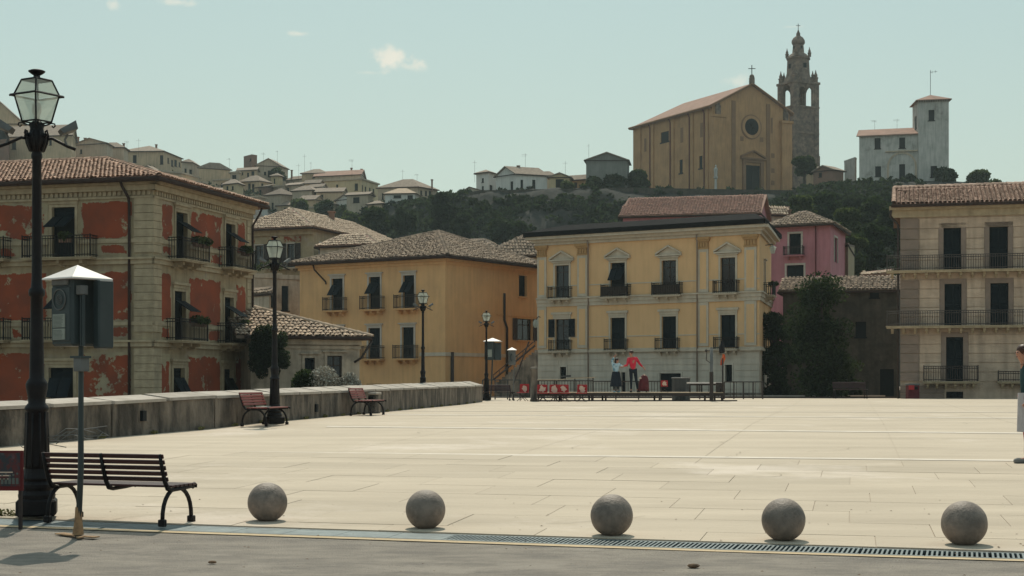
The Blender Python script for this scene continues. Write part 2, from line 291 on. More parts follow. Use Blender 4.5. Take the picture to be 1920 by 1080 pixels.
def nmesh(name, V, Q, mat, parent=None, smooth=False):
    o0 = org(parent); V = np.asarray(V, dtype=np.float64) - np.array(o0); Q = np.asarray(Q, dtype=np.int32); k = Q.shape[1]
    me = bpy.data.meshes.new(name); me.vertices.add(len(V)); me.vertices.foreach_set('co', V.ravel())
    me.loops.add(Q.size); me.loops.foreach_set('vertex_index', Q.ravel()); me.polygons.add(len(Q))
    me.polygons.foreach_set('loop_start', np.arange(0, Q.size, k, dtype=np.int32)); me.update(calc_edges=True)
    if smooth: me.polygons.foreach_set('use_smooth', np.ones(len(Q), dtype=bool))
    return link(name, me, mat, parent)
def tag(o, label, cat, group=None):
    o['label'] = label; o['category'] = cat
    if group: o['group'] = group
    return o
def thing(name, label, cat, loc=(0, 0, 0), rot=0, group=None):
    o = bpy.data.objects.new(name, None); COL.objects.link(o); o.location = loc; o.rotation_euler = (0, 0, rot); o.empty_display_size = .2
    return tag(o, label, cat, group)
def dup(o, parent=None):
    c = o.copy(); COL.objects.link(c); c.parent = parent
    for ch in list(o.children): dup(ch, c)
    return c
def place(o, loc, rot, label=None, group=None, scale=None):
    o.location = loc; o.rotation_euler = (0, 0, rot)
    if label: o['label'] = label
    if group: o['group'] = group
    if scale: o.scale = (scale,) * 3
    return o
def struct(o): o['kind'] = 'structure'; return o
def stuff(o): o['kind'] = 'stuff'; return o
def clip(poly, a, b, c):           # keep a*x+b*y+c >= 0
    res = []
    for i in range(len(poly)):
        p, q = poly[i], poly[(i + 1) % len(poly)]; dp = a * p[0] + b * p[1] + c; dq = a * q[0] + b * q[1] + c
        if dp >= 0: res.append(p)
        if (dp >= 0) != (dq >= 0):
            t_ = dp / (dp - dq); res.append((p[0] + (q[0] - p[0]) * t_, p[1] + (q[1] - p[1]) * t_))
    return res
GP = [(-20, -1.37), (12.4, -1.345), (14.4, -1.315), (17, -1.26), (20, -1.19), (26, -1.06), (35, -.90), (45, -.86), (60, -.80), (66, -.735), (75, -.75), (88, -.83), (96, -.86), (400, -.86)]
def gz(y): return float(np.interp(y, [p[0] for p in GP], [p[1] for p in GP]))
def ground_pt(px, d): x = (px - 960) / F * d; return Vector((x, d, gz(d)))

# ------------------------------------------------------------------ the square
WALLP = [(-17.0, 4.0), (-8.6, 26.0), (-6.3, 32.7), (-5.55, 36.9), (-4.1, 45.9), (-1.23, 65.0)]
def wx(y): return float(np.interp(y, [p[1] for p in WALLP], [p[0] for p in WALLP]))
EA, EB = .293, 13.53                 # plaza edge line: y = EB - EA x
EN = math.hypot(1, EA)
def edgeclip(poly, off): return clip(poly, EA, 1, -EB - off * EN)       # beyond the line
def edgeclip2(poly, off): return clip(poly, -EA, -1, EB + off * EN)     # before the line
def strips(y0, y1, dy, xl, xr, z, clips):
    mb = MB(); y = y0
    while y < y1 - 1e-6:
        y2 = min(y + dy, y1)
        P = [(xl(y), y), (xr(y), y), (xr(y2), y2), (xl(y2), y2)]
        for c in clips: P = c(P) if P else P
        if len(P) > 2: mb.quad(*[(p[0], p[1], z(p[1])) for p in P])
        y = y2
    return mb
pl = strips(8, 96, 1, lambda y: wx(y) if y < 65 else -1.23 - (y - 65) * .5, lambda y: 62, gz, [lambda P: edgeclip(P, 0)]).build('plaza_paving', 'paving')
struct(pl)
A12 = R(12.4); fa = Vector((math.sin(A12), math.cos(A12))); fb = Vector((math.cos(A12), -math.sin(A12)))
# single slabs where they can be told apart
SP = struct(bpy.data.objects.new('plaza_slabs', None)); COL.objects.link(SP)
cnt = 0; BED = MB()
for ia in range(9, 21):
    for ib in range(-7, 9):
        offs = [.0, .5, .25, .65][ia % 4]
        a0, a1 = ia * 1.05 + 1.2, (ia + 1) * 1.05 + 1.2; b0, b1 = (ib + offs) * 1.45 - 2.2, (ib + offs + 1) * 1.45 - 2.2
        g = .0035
        P = [tuple(fa * a + fb * b_) for a, b_ in ((a0 + g, b0 + g), (a0 + g, b1 - g), (a1 - g, b1 - g), (a1 - g, b0 + g))]
        c = fa * (a0 + a1) / 2 + fb * (b0 + b1) / 2
        if abs(c.x) > .36 * c.y + 1.2 or cnt >= 290: continue
        P = edgeclip(P, .01)
        P = clip(P, 1, -.33, 17.0 + .33 * 4 - .05) if P else P
        if len(P) < 3: continue
        cx_ = sum(p[0] for p in P) / len(P); cy_ = sum(p[1] for p in P) / len(P)
        BED.quad(*[(p[0] + (p[0] - cx_) * .006, p[1] + (p[1] - cy_) * .006, gz(p[1]) + .003) for p in P])
        dz = random.uniform(.008, .012); mb = MB()
        top = [(p[0], p[1], gz(p[1]) + dz) for p in P]; bot = [(p[0], p[1], gz(p[1]) - .02) for p in P]; k = len(P)
        mb.add(top + bot, [tuple(range(k))] + [(i, i + k, (i + 1) % k + k, (i + 1) % k) for i in range(k)])
        mb.build('slab', 'paving', SP); cnt += 1
struct(BED.build('joint_sand', 'joint'))
# white stone strips that cross the square
def white_strip(x0, y0, x1, y1, w, z=.005):
    mb = MB(); n_ = 30
    for k in range(n_):
        p = [Vector((x0 + (x1 - x0) * t_, y0 + (y1 - y0) * t_)) for t_ in (k / n_, (k + 1) / n_)]
        mb.quad(*[(q.x, q.y + o_, gz(q.y + o_) + z) for q, o_ in ((p[0], 0), (p[1], 0), (p[1], w), (p[0], w))])
    struct(mb.build('white_stone_strip', 'strip'))
def gd(py):          # distance at which the square shows at photo row py
    d = 12.0
    while HY - gz(d) * F / d > py and d < 95: d += .02
    return d
for (px0, py0, px1, py1, w) in [(335, 848, 1960, 866, .32), (610, 801, 1960, 814, .45), (715, 778, 1960, 785, .6), (700, 771, 1960, 774, .3), (1000, 760, 1960, 762, .3)]:
    d0, d1 = gd(py0), gd(py1); white_strip((px0 - 960) / F * d0, d0, (px1 - 960) / F * d1, d1, w, .006)
# fine joints that carry on beyond the single slabs, and a few cracks
g_ = MB()
def seam(p, q, w=.009, z=.004):
    p, q = Vector(p), Vector(q); n_ = max(1, int((q - p).length / 1.0)); t_ = (q - p).normalized(); s_ = Vector((-t_.y, t_.x)) * w / 2
    for k in range(n_):
        a, b_ = p.lerp(q, k / n_), p.lerp(q, (k + 1) / n_)
        if a.x < wx(a.y) + .05 or b_.x < wx(b_.y) + .05 or b_.y > 94 or a.y < 10: continue
        g_.quad(*[(v.x, v.y, gz(v.y) + z) for v in (a - s_, b_ - s_, b_ + s_, a + s_)])
for k in range(-12, 16): seam(fa * 23.4 + fb * (k * 2.9 - 2.2), fa * 88 + fb * (k * 2.9 - 2.2), .006)
for k in range(14): seam(fa * (25.3 + k * 2.1) + fb * -22, fa * (25.3 + k * 2.1) + fb * 22, .008)
struct(g_.build('paving_seams', 'joint')); g_ = MB()
rc = random.Random(11)
for k in range(26):
    y = rc.uniform(13.5, 40); p = Vector((rc.uniform(-.33, .33) * y, y)); a = rc.uniform(-.5, .5) + (1.2 if k % 3 == 0 else 0)
    for j in range(rc.randint(3, 8)): q = p + Vector((math.cos(a), math.sin(a))) * rc.uniform(.12, .4); seam(p, q, rc.uniform(.004, .009), .016); p = q; a += rc.uniform(-.6, .6)
stuff(g_.build('paving_cracks', 'soil'))
# road, kerb line and slot drain
struct(strips(-12, 19, 1, lambda y: -30, lambda y: 30, lambda y: gz(y) - .012, [lambda P: edgeclip2(P, -.58)]).build('asphalt_road', 'asphalt'))
struct(strips(4, 19, .5, lambda y: -12, lambda y: 12, lambda y: gz(y) - .004, [lambda P: edgeclip2(P, -.45), lambda P: edgeclip(P, -.58)]).build('yellow_kerb_strip', 'kerbline'))
struct(strips(4, 19, .5, lambda y: -12, lambda y: 12, lambda y: gz(y) - .09, [lambda P: edgeclip2(P, .0), lambda P: edgeclip(P, -.45)]).build('drain_bed', 'void'))
DR = struct(bpy.data.objects.new('slot_drain', None)); COL.objects.link(DR)
ed = Vector((1, -EA)).normalized(); en = Vector((-EA, -1)).normalized()
def epos(s, o_):
    p = Vector((0, EB)) + ed * s + en * o_; return Vector((p.x, p.y, gz(p.y)))
for k in range(-18, 18):
    s0 = k * .5; s1 = s0 + .495; mb = MB(); solid = s1 < -.15
    def bar(sa, sb, oa, ob, sh=0):
        p = [epos(sa, oa), epos(sb, oa), epos(sb + sh, ob), epos(sa + sh, ob)]
        mb.hexa([q - Vector((0, 0, .03)) for q in p] + [q - Vector((0, 0, .002)) for q in p])
    bar(s0, s1, .005, .05); bar(s0, s1, .40, .445)
    if solid: bar(s0, s1, .055, .395)
    else:
        for j in range(13): bar(s0 + j * .038 + .006, s0 + j * .038 + .023, .05, .40)
    stuff(mb.build('drain_cover' if solid else 'drain_grate', 'grate', DR))
# the lower ground everywhere else, and the street behind the square
mb = MB(); mb.quad((-900, -60, -4.6), (900, -60, -4.6), (900, 160, -4.6), (-900, 160, -4.6)); struct(mb.build('lower_ground', 'soil'))
mb = MB(); mb.box(-1, 62, 96.02, 128, -4.5, -.88); mb.box(-9.5, -1.02, 65.6, 104, -4.5, -.9); struct(mb.build('street_terrace', 'soil'))
mb = MB(); mb.box(2, 23, 95.3, 95.75, -.9, -.70); struct(mb.build('far_kerb', 'coping'))
mb = MB(); mb.box(62, 63, 10, 96, -4.6, -.86); mb.box(30, 62, -60, 10, -4.6, -1.42)
struct(mb.build('square_bank', 'soil'))
# gravel grit and dead leaves on road and square
V = []; Q = []
for k in range(260):
    y = random.uniform(9, 17); x = random.uniform(-.36, .36) * y; s_ = random.uniform(.004, .016); z = gz(y) + .014; a = random.uniform(0, 6.3)
    c_, s2 = math.cos(a) * s_, math.sin(a) * s_; i0 = len(V)
    V += [(x + c_, y + s2, z), (x - s2 * .6, y + c_ * .6, z + s_ * .5), (x - c_, y - s2, z + .002), (x + s2 * .6, y - c_ * .6, z + s_ * .3)]; Q.append((i0, i0 + 1, i0 + 2, i0 + 3))
stuff(nmesh('leaf_litter', V, Q, 'litter'))
for (px, py, s_, lab) in [(1300, 1066, .05, 'small dark dropped scrap on the asphalt below the fourth ball'), (398, 1059, .035, 'tiny dark scrap on the asphalt below the first ball')]:
    d = F * 1.36 / (py - HY); p = ground_pt(px, d); mb = MB(); mb.ball((p.x, p.y, p.z + .006), s_, 7, 4, (1, .7, .35)); tag(mb.build('litter', 'litter'), lab, 'litter')
# ------------------------------------------------------------------ parapet wall
def poly_off(pts, o_):
    res = []
    for i, p in enumerate(pts):
        a = Vector(pts[max(i - 1, 0)]); b_ = Vector(pts[min(i + 1, len(pts) - 1)]); t_ = (b_ - a).normalized(); res.append(Vector(p) + Vector((-t_.y, t_.x)) * o_)
    return res
WT = [(4, -.55), (26, -.385), (32.7, -.245), (36.9, -.216), (45.9, -.158), (65, -.045)]
def wt(y): return float(np.interp(y, [p[0] for p in WT], [p[1] for p in WT]))
PW = thing('parapet_wall', 'long weathered concrete parapet wall with pale coping along left side of square', 'wall', (-6, 33, -1))
inner = [Vector(p) for p in WALLP]; outer = poly_off(WALLP, .5)
def wpt(t_, side, dz=0):
    Ls = [(inner[i + 1] - inner[i]).length for i in range(len(inner) - 1)]; tot = sum(Ls); s_ = t_ * tot
    for i, L in enumerate(Ls):
        if s_ <= L or i == len(Ls) - 1:
            f_ = min(s_ / L, 1); p = inner[i].lerp(inner[i + 1], f_); q = outer[i].lerp(outer[i + 1], f_); break
        s_ -= L
    d_ = (q - p).normalized(); r_ = p - d_ * .04 if side == 0 else (p if side == 1 else q if side == 2 else q + d_ * .04)
    return r_, p.y
TOT = sum((inner[i + 1] - inner[i]).length for i in range(len(inner) - 1))
nseg = 33; gaps = [0]
for k in range(nseg):
    t0, t1 = k / nseg, (k + 1) / nseg - .0011
    if k % 2 == 0:
        P = []
        for t_ in (t0, min(1, (k + 2) / nseg) - .0011):
            for side in (1, 2):
                r_, y = wpt(t_, side); P.append((r_, y))
        mid = wpt((t0 + t1) / 2 + .5 / nseg, 1)[1]
        n_ = 4; zb = -4.6; mb = MB()
        for q_ in range(n_):
            ta, tb = t0 + (min(1, (k + 2) / nseg) - .0011 - t0) * q_ / n_, t0 + (min(1, (k + 2) / nseg) - .0011 - t0) * (q_ + 1) / n_
            A0, ya = wpt(ta, 1); A1, _ = wpt(ta, 2); B0, yb_ = wpt(tb, 1); B1, _ = wpt(tb, 2)
            mb.hexa([Vector((A0.x, A0.y, -1.6)), Vector((B0.x, B0.y, -1.6)), Vector((B1.x, B1.y, zb)), Vector((A1.x, A1.y, zb)), Vector((A0.x, A0.y, wt(ya) - .062)), Vector((B0.x, B0.y, wt(yb_) - .062)), Vector((B1.x, B1.y, wt(yb_) - .02)), Vector((A1.x, A1.y, wt(ya) - .02))])
        mb.build('wall_panel', 'wall', PW)
    j = random.uniform(-.008, .008)
    P = []
    for t_ in (t0 + .0004, t1 - .0004):
        for side in (0, 3):
            r_, y = wpt(t_, side); P.append((r_, y))
    ri_ = float(np.interp(wpt(t0, 1)[1], [26, 65], [.065, .165]))
    def cp(i, z_): return Vector((P[i][0].x, P[i][0].y, wt(P[i][1]) + z_ + j))
    mb = MB(); mb.hexa([cp(0, -.06), cp(2, -.06), cp(3, -.015), cp(1, -.015), cp(0, 0), cp(2, 0), cp(3, ri_), cp(1, ri_)]); mb.build('coping_stone', 'coping', PW)
for (px, d) in [(569, 39.9), (250, 30.1)]:
    p = ground_pt(px, d); x = wx(d); mb = MB(); t_ = (Vector(WALLP[4]) - Vector(WALLP[3])).normalized()
    mb.box(-.05, .03, -.09, .09, -.1, .1, Matrix.Translation((x + .02, d, -.62)) @ Matrix.Rotation(-math.atan2(t_.x, t_.y), 4, 'Z')); mb.build('wall_vent', 'dark', PW)

# ------------------------------------------------------------------ facade helpers
class Fac:
    def __init__(s, px0, d0, px1, d1, pts=None):
        s.P0 = Vector(((px0 - 960) / F * d0, d0)); s.P1 = Vector(((px1 - 960) / F * d1, d1))
        if pts: s.P0, s.P1 = Vector(pts[0]), Vector(pts[1])
        s.L = (s.P1 - s.P0).length; s.e = (s.P1 - s.P0) / s.L; s.n = Vector((s.e.y, -s.e.x))
    def pt(s, a, z, o_=0): p = s.P0 + s.e * a + s.n * o_; return Vector((p.x, p.y, z))
    def s(s_, px):
        u = (px - 960) / F; return (u * s_.P0.y - s_.P0.x) / (s_.e.x - u * s_.e.y)
    def z(s_, px, py): a = s_.s(px); return (HY - py) / F * (s_.P0.y + s_.e.y * a)
def wall(Fa, s0, s1, z0, z1, holes, name, mat, parent, dp=.28):
    mb = MB(); ss = sorted({s0, s1} | {h[0] for h in holes} | {h[1] for h in holes}); zs = sorted({z0, z1} | {h[2] for h in holes} | {h[3] for h in holes})
    ss = [x for x in ss if s0 <= x <= s1]; zs = [x for x in zs if z0 <= x <= z1]
    for i in range(len(ss) - 1):
        for j in range(len(zs) - 1):
            cs, cz = (ss[i] + ss[i + 1]) / 2, (zs[j] + zs[j + 1]) / 2
            if any(h[0] < cs < h[1] and h[2] < cz < h[3] for h in holes): continue
            mb.quad(Fa.pt(ss[i], zs[j]), Fa.pt(ss[i + 1], zs[j]), Fa.pt(ss[i + 1], zs[j + 1]), Fa.pt(ss[i], zs[j + 1]))
    for (a, b_, c, d) in holes:
        mb.quad(Fa.pt(a, c), Fa.pt(a, d), Fa.pt(a, d, -dp), Fa.pt(a, c, -dp)); mb.quad(Fa.pt(b_, c), Fa.pt(b_, c, -dp), Fa.pt(b_, d, -dp), Fa.pt(b_, d))
        mb.quad(Fa.pt(a, d), Fa.pt(b_, d), Fa.pt(b_, d, -dp), Fa.pt(a, d, -dp)); mb.quad(Fa.pt(a, c), Fa.pt(a, c, -dp), Fa.pt(b_, c, -dp), Fa.pt(b_, c))
    return mb.build(name, mat, parent)
def back_walls(FL, FR, depthv, z0, z1, mat, parent):   # closes the footprint behind the visible faces: list of outer corner points
    pass
def hull(pts, z0, z1, mat, parent, name='wall'):
    mb = MB(); k = len(pts)
    for i in range(k - 1): mb.quad((pts[i][0], pts[i][1], z0), (pts[i + 1][0], pts[i + 1][1], z0), (pts[i + 1][0], pts[i + 1][1], z1), (pts[i][0], pts[i][1], z1))
    return mb.build(name, mat, parent)
def leaf_louvre(mb, Fa, a, b_, z0, z1, o_):
    t_ = .05; mb.fbox(Fa, a, a + t_, z0, z1, o_, o_ - .04); mb.fbox(Fa, b_ - t_, b_, z0, z1, o_, o_ - .04)
    for z in (z0, (z0 + z1) / 2 - .04, z1 - .07): mb.fbox(Fa, a + t_, b_ - t_, z, z + .07, o_ - .003, o_ - .037)
    n_ = max(4, int((z1 - z0) / .14))
    for k in range(n_):
        z = z0 + .05 + (z1 - z0 - .1) * k / n_; p = [Fa.pt(a + t_, z, o_ - .006), Fa.pt(b_ - t_, z, o_ - .006), Fa.pt(b_ - t_, z + (z1 - z0) / n_ * .95, o_ - .034), Fa.pt(a + t_, z + (z1 - z0) / n_ * .95, o_ - .034)]
        mb.quad(*p)
def window(Fa, par, h, style='shut', trim=None, tw=.14, lintel=.25, flap=0, ped=False, mat='shut', sill=False, tmat='creamtrim'):
    a, b_, z0, z1 = h; w = b_ - a; dp = .22
    fr = MB(); q = .05
    fr.fbox(Fa, a, a + q, z0, z1, -dp + .06, -dp); fr.fbox(Fa, b_ - q, b_, z0, z1, -dp + .06, -dp); fr.fbox(Fa, a + q, b_ - q, z1 - q, z1, -dp + .06, -dp); fr.fbox(Fa, a + q, b_ - q, z0, z0 + q, -dp + .06, -dp)
    wo = fr.build('window', mat if style != 'glass' else 'shutb', par)
    m_ = (a + b_) / 2
    if style == 'glass':
        for (x0, x1) in ((a + q, m_ - .03), (m_ + .03, b_ - q)):
            g = MB(); g.quad(Fa.pt(x0, z0 + q, -dp + .02), Fa.pt(x1, z0 + q, -dp + .02), Fa.pt(x1, z1 - q, -dp + .02), Fa.pt(x0, z1 - q, -dp + .02)); g.build('pane', 'glass', wo)
            g = MB(); g.fbox(Fa, x0, x0 + (x1 - x0) * .55, z0 + .5, z1 - q, -dp - .02, -dp - .05); g.build('curtain', 'curtain', wo)
        g = MB(); g.fbox(Fa, m_ - .03, m_ + .03, z0, z1, -dp + .05, -dp); g.fbox(Fa, a + q, b_ - q, z1 - .5, z1 - .44, -dp + .04, -dp + .025); g.build('mullion', 'shutb', wo)
    else:
        g = MB(); g.quad(Fa.pt(a, z0, -dp - .02), Fa.pt(b_, z0, -dp - .02), Fa.pt(b_, z1, -dp - .02), Fa.pt(a, z1, -dp - .02)); g.build('pane', 'dark', wo)
        if style == 'shut' or style == 'flap':
            g = MB(); zt = z1 - q
            zf = z0 + (z1 - z0) * .55 if flap else None
            for (x0, x1) in ((a + q, m_ - .005), (m_ + .005, b_ - q)):
                g = MB()
                if flap:
                    leaf_louvre(g, Fa, x0, x1, z1 - (z1 - z0) * .2, zt, -dp + .07)
                    leaf_louvre(g, Fa, x0, x1, z0, z0 + (z1 - z0) * .12, -dp + .07)
                else: leaf_louvre(g, Fa, x0, x1, z0 + q, zt, -dp + .07)
                g.build('shutter', mat, wo)
            if flap:       # lower shutter panel pushed open at the bottom like an awning
                zh = z1 - (z1 - z0) * .2; hgt = (z1 - z0) * .42
                for (x0, x1) in ((a + q, m_ - .02), (m_ + .02, b_ - q)):
                    f_ = MB(); an = R(flap); dz, do = -math.cos(an) * hgt, math.sin(an) * hgt; o0 = .02
                    p = [Fa.pt(x0, zh + dz, o0 + do), Fa.pt(x1, zh + dz, o0 + do), Fa.pt(x1, zh, o0), Fa.pt(x0, zh, o0)]; nn = (p[1] - p[0]).cross(p[3] - p[0]).normalized() * .035
                    f_.hexa([p[0], p[1], p[2], p[3], p[0] + nn, p[1] + nn, p[2] + nn, p[3] + nn]); f_.build('shutter_flap', mat, wo)
    if trim:
        g = MB(); g.fbox(Fa, a - tw, a, z0, z1 + tw, .05, 0); g.fbox(Fa, b_, b_ + tw, z0, z1 + tw, .05, 0); g.fbox(Fa, a, b_, z1, z1 + tw, .05, 0)
        if lintel: 
            g.fbox(Fa, a - tw * 1.2, b_ + tw * 1.2, z1 + tw + .003, z1 + tw + lintel * .55, .09, 0); g.fbox(Fa, a - tw * 1.9, b_ + tw * 1.9, z1 + tw + lintel * .55, z1 + tw + lintel, .17, 0)
        if sill: g.fbox(Fa, a - tw, b_ + tw, z0 - .1, z0 - .002, .12, 0)
        g.build('surround', tmat, wo)
    if ped:
        g = MB(); zb = z1 + tw + lintel + .04; s0, s1 = a - .42, b_ + .42; hh = .62
        g.fbox(Fa, s0, s1, zb, zb + .1, .2, 0)
        for (p0, p1, zz0, zz1) in ((s0, m_, zb + .1, zb + hh), (m_, s1, zb + hh, zb + .1)):
            for (o_, th_) in ((.22, .11),):
                p = [Fa.pt(p0, zz0, o_), Fa.pt(p1, zz1, o_), Fa.pt(p1, zz1, 0), Fa.pt(p0, zz0, 0)]; u = Vector((0, 0, th_)); g.hexa(p + [x + u for x in p])
        p = [Fa.pt(s0 + .1, zb + .1, .04), Fa.pt(s1 - .1, zb + .1, .04), Fa.pt(m_, zb + hh, .04)]; g.quad(*p)
        g.build('pediment', tmat, wo)
    return wo
def balcony(Fa, par, s0, s1, z, dep=.75, h=.95, slab='creamtrim', rail='iron', bars=.13, nb=2, th=.12, plants=0, panel=None):
    g = MB(); g.fbox(Fa, s0, s1, z - th, z, dep, .002); g.fbox(Fa, s0 - .04, s1 + .04, z - .05, z - .004, dep + .04, .003)
    bo = g.build('balcony', slab, par)
    w = s1 - s0
    for k in range(nb):
        x = s0 + w * (k + .5) / nb if nb > 2 else s0 + w * (.18 + .64 * k)
        g = MB(); g.fbox(Fa, x - .07, x + .07, z - th - .28, z - th - .002, .16, .001); g.fbox(Fa, x - .07, x + .07, z - th - .15, z - th - .002, dep * .75, .16); g.fbox(Fa, x - .05, x + .05, z - th - .24, z - th - .15, dep * .42, .16); g.build('bracket', slab, bo)
    g = MB(); o_ = dep - .04
    def rl(p, q, r_=.014): g.tube([p, q], r_, 4, False)
    for zz in (z + h, z + .1, z + h - .12):
        rl(Fa.pt(s0 + .03, zz, .01), Fa.pt(s0 + .03, zz, o_), .02); rl(Fa.pt(s0 + .03, zz, o_), Fa.pt(s1 - .03, zz, o_), .02); rl(Fa.pt(s1 - .03, zz, o_), Fa.pt(s1 - .03, zz, .01), .02)
    x = s0 + .03
    while x < s1 - .02: rl(Fa.pt(x, z, o_), Fa.pt(x, z + h, o_)); x += bars
    y = .08
    while y < o_: rl(Fa.pt(s0 + .03, z, y), Fa.pt(s0 + .03, z + h, y)); rl(Fa.pt(s1 - .03, z, y), Fa.pt(s1 - .03, z + h, y)); y += bars
    for x in (s0 + .03, s1 - .03): g.tube([Fa.pt(x, z, o_), Fa.pt(x, z + h + .06, o_)], .03, 5)
    g.build('railing', rail, bo)
    if panel:
        g = MB(); g.quad(Fa.pt(s0 + .06, z + .12, o_ - .03), Fa.pt(s1 - .06, z + .12, o_ - .03), Fa.pt(s1 - .06, z + h - .1, o_ - .03), Fa.pt(s0 + .06, z + h - .1, o_ - .03)); g.build('reed_screen', panel, bo)
    for k in range(plants):
        c = Fa.pt(s0 + w * (.62 + .3 * random.random() * (k > 0)) if k < 2 else s0 + w * .25, z + h * .95, o_ - .05)
        V, Q = leafcloud([(c + Vector((0, 0, .05)), (.34, .22, .2))], 160, .09); nmesh('balcony_plant', V, Q, 'leaf3', bo)
        g = MB(); g.fbox(Fa, Fa.s_of(c) - .28, Fa.s_of(c) + .28, z + h - .3, z + h - .1, o_ - .02, o_ - .2); g.build('planter', 'town5', bo)
    return bo
Fac.s_of = lambda s_, c: (Vector((c.x, c.y)) - s_.P0).dot(s_.e)
def leafcloud(ells, n_, size, flat=.0):
    per = np.array([e[1][0] * e[1][1] * e[1][2] for e in ells]) ** .67; per = per / per.sum(); cs = []; 
    for e, p in zip(ells, per):
        k = max(4, int(n_ * p)); u = RNG.normal(size=(k, 3)); u /= np.linalg.norm(u, axis=1)[:, None]; r_ = RNG.random(k) ** .38
        cs.append(np.array(e[0])[None] + u * r_[:, None] * np.array(e[1])[None])
    C = np.concatenate(cs); k = len(C); a = RNG.normal(size=(k, 3)); a /= np.linalg.norm(a, axis=1)[:, None]; b_ = RNG.normal(size=(k, 3)); b_ = np.cross(a, b_); b_ /= np.linalg.norm(b_, axis=1)[:, None]
    sz = size * (.5 + RNG.random(k))[:, None]; a *= sz; b_ *= sz * .55
    V = np.stack([C - a, C + b_, C + a, C - b_], 1).reshape(-1, 3); Q = np.arange(4 * k).reshape(k, 4); return V, Q
def tiles(polys, mat, parent, pitch=.21, row=.42, r_=.085, jit=.02, name='roof_tiles', seg=4, sag=0):
    """barrel tiles laid on planar polygons; the first two points of each polygon are the eave"""
    VV = []; QQ = []; base = 0
    for P in polys:
        P = [Vector(p) for p in P]; e = (P[1] - P[0]).normalized(); nrm = None
        for q in P[2:]:
            c = e.cross(q - P[0])
            if c.length > .3: nrm = c.normalized(); break
        if nrm.z < 0: nrm = -nrm
        up = nrm.cross(e).normalized()
        if up.z < 0: up = -up
        P2 = [((p - P[0]).dot(e), (p - P[0]).dot(up)) for p in P]
        amin, amax = min(p[0] for p in P2), max(p[0] for p in P2); na = int((amax - amin) / pitch)
        T0 = []; 
        for i in range(na):
            a = amin + (i + .5) * pitch; hits = []
            for j in range(len(P2)):
                (x0, y0), (x1, y1) = P2[j], P2[(j + 1) % len(P2)]
                if (x0 - a) * (x1 - a) < 0: hits.append(y0 + (y1 - y0) * (a - x0) / (x1 - x0))
            if len(hits) < 2: continue
            b0, b1 = min(hits) - .06, max(hits); nr = max(1, int((b1 - b0) / row))
            for k in range(nr):
                T0.append((a, b0 + k * row, min(row * 1.12, b1 - b0 - k * row)))
        if not T0: continue
        T = np.array(T0); k = len(T); T[:, 0] += RNG.normal(0, jit * .4, k); T[:, 1] += RNG.normal(0, jit, k)
        th = np.linspace(0, math.pi, seg + 1); rr = r_ * (1 + RNG.normal(0, .06, k))
        tw = RNG.normal(0, jit * .5, k)
        e_, up_, n_ = np.array(e), np.array(up), np.array(nrm); o_ = np.array(P[0]); rings = []
        for (bo, rs, lift, twf) in ((0, 1.1, .055, 0), (1, .85, .012, 1)):
            ca = np.cos(th)[None] * rr[:, None] * rs; sa = np.sin(th)[None] * rr[:, None] * rs * .8 + lift
            A = T[:, 0][:, None] + ca + (tw * twf)[:, None]; B = (T[:, 1] + T[:, 2] * bo)[:, None] + 0 * ca
            rings.append(o_ + A[..., None] * e_ + B[..., None] * up_ + sa[..., None] * n_)
        V = np.concatenate(rings, 1); m_ = seg + 1; q = np.array([(i, i + 1, m_ + i + 1, m_ + i) for i in range(seg)])
        Q = (np.arange(k)[:, None, None] * (2 * m_) + q[None]).reshape(-1, 4) + base; base += k * 2 * m_; VV.append(V.reshape(-1, 3)); QQ.append(Q)
    return stuff(nmesh(name, np.concatenate(VV), np.concatenate(QQ), mat, parent))
def ridge(segs, mat, parent, r_=.13, L=.42, name='ridge_tiles'):
    mb = MB()
    for p, q in segs:
        p, q = Vector(p), Vector(q); n_ = max(1, int((q - p).length / L)); d = (q - p) / n_; x = d.cross(Vector((0, 0, 1))).normalized(); y = x.cross(d).normalized()
        if y.z < 0: y = -y
        for k in range(n_):
            a, b_ = p + d * k, p + d * (k + 1.12); vs = []
            for (c, s_) in ((a, 1.12), (b_, .9)):
                for t_ in range(6):
                    an = math.pi * t_ / 5; vs.append(c + x * math.cos(an) * r_ * s_ + y * (math.sin(an) * r_ * s_ + .02))
            mb.add(vs, [(i, i + 1, 7 + i, 6 + i) for i in range(5)])
    return stuff(mb.build(name, mat, parent))
def roofdeck(polys, mat, parent, th=.14, name='roof', fas=None):
    mb = MB()
    for P in polys:
        P = [Vector(p) for p in P]; k = len(P); dn = Vector((0, 0, -th)); mb.add(P + [p + dn for p in P], [tuple(range(k)), tuple(range(2 * k - 1, k - 1, -1))] + [(i, (i + 1) % k, k + (i + 1) % k, k + i) for i in range(k)])
    return mb.build(name, mat, parent)
def pipe(par, pts, r_=.05, mat='fascia', name='drainpipe'): return MB().tube(pts, r_, 7).build(name, mat, par, smooth=True)
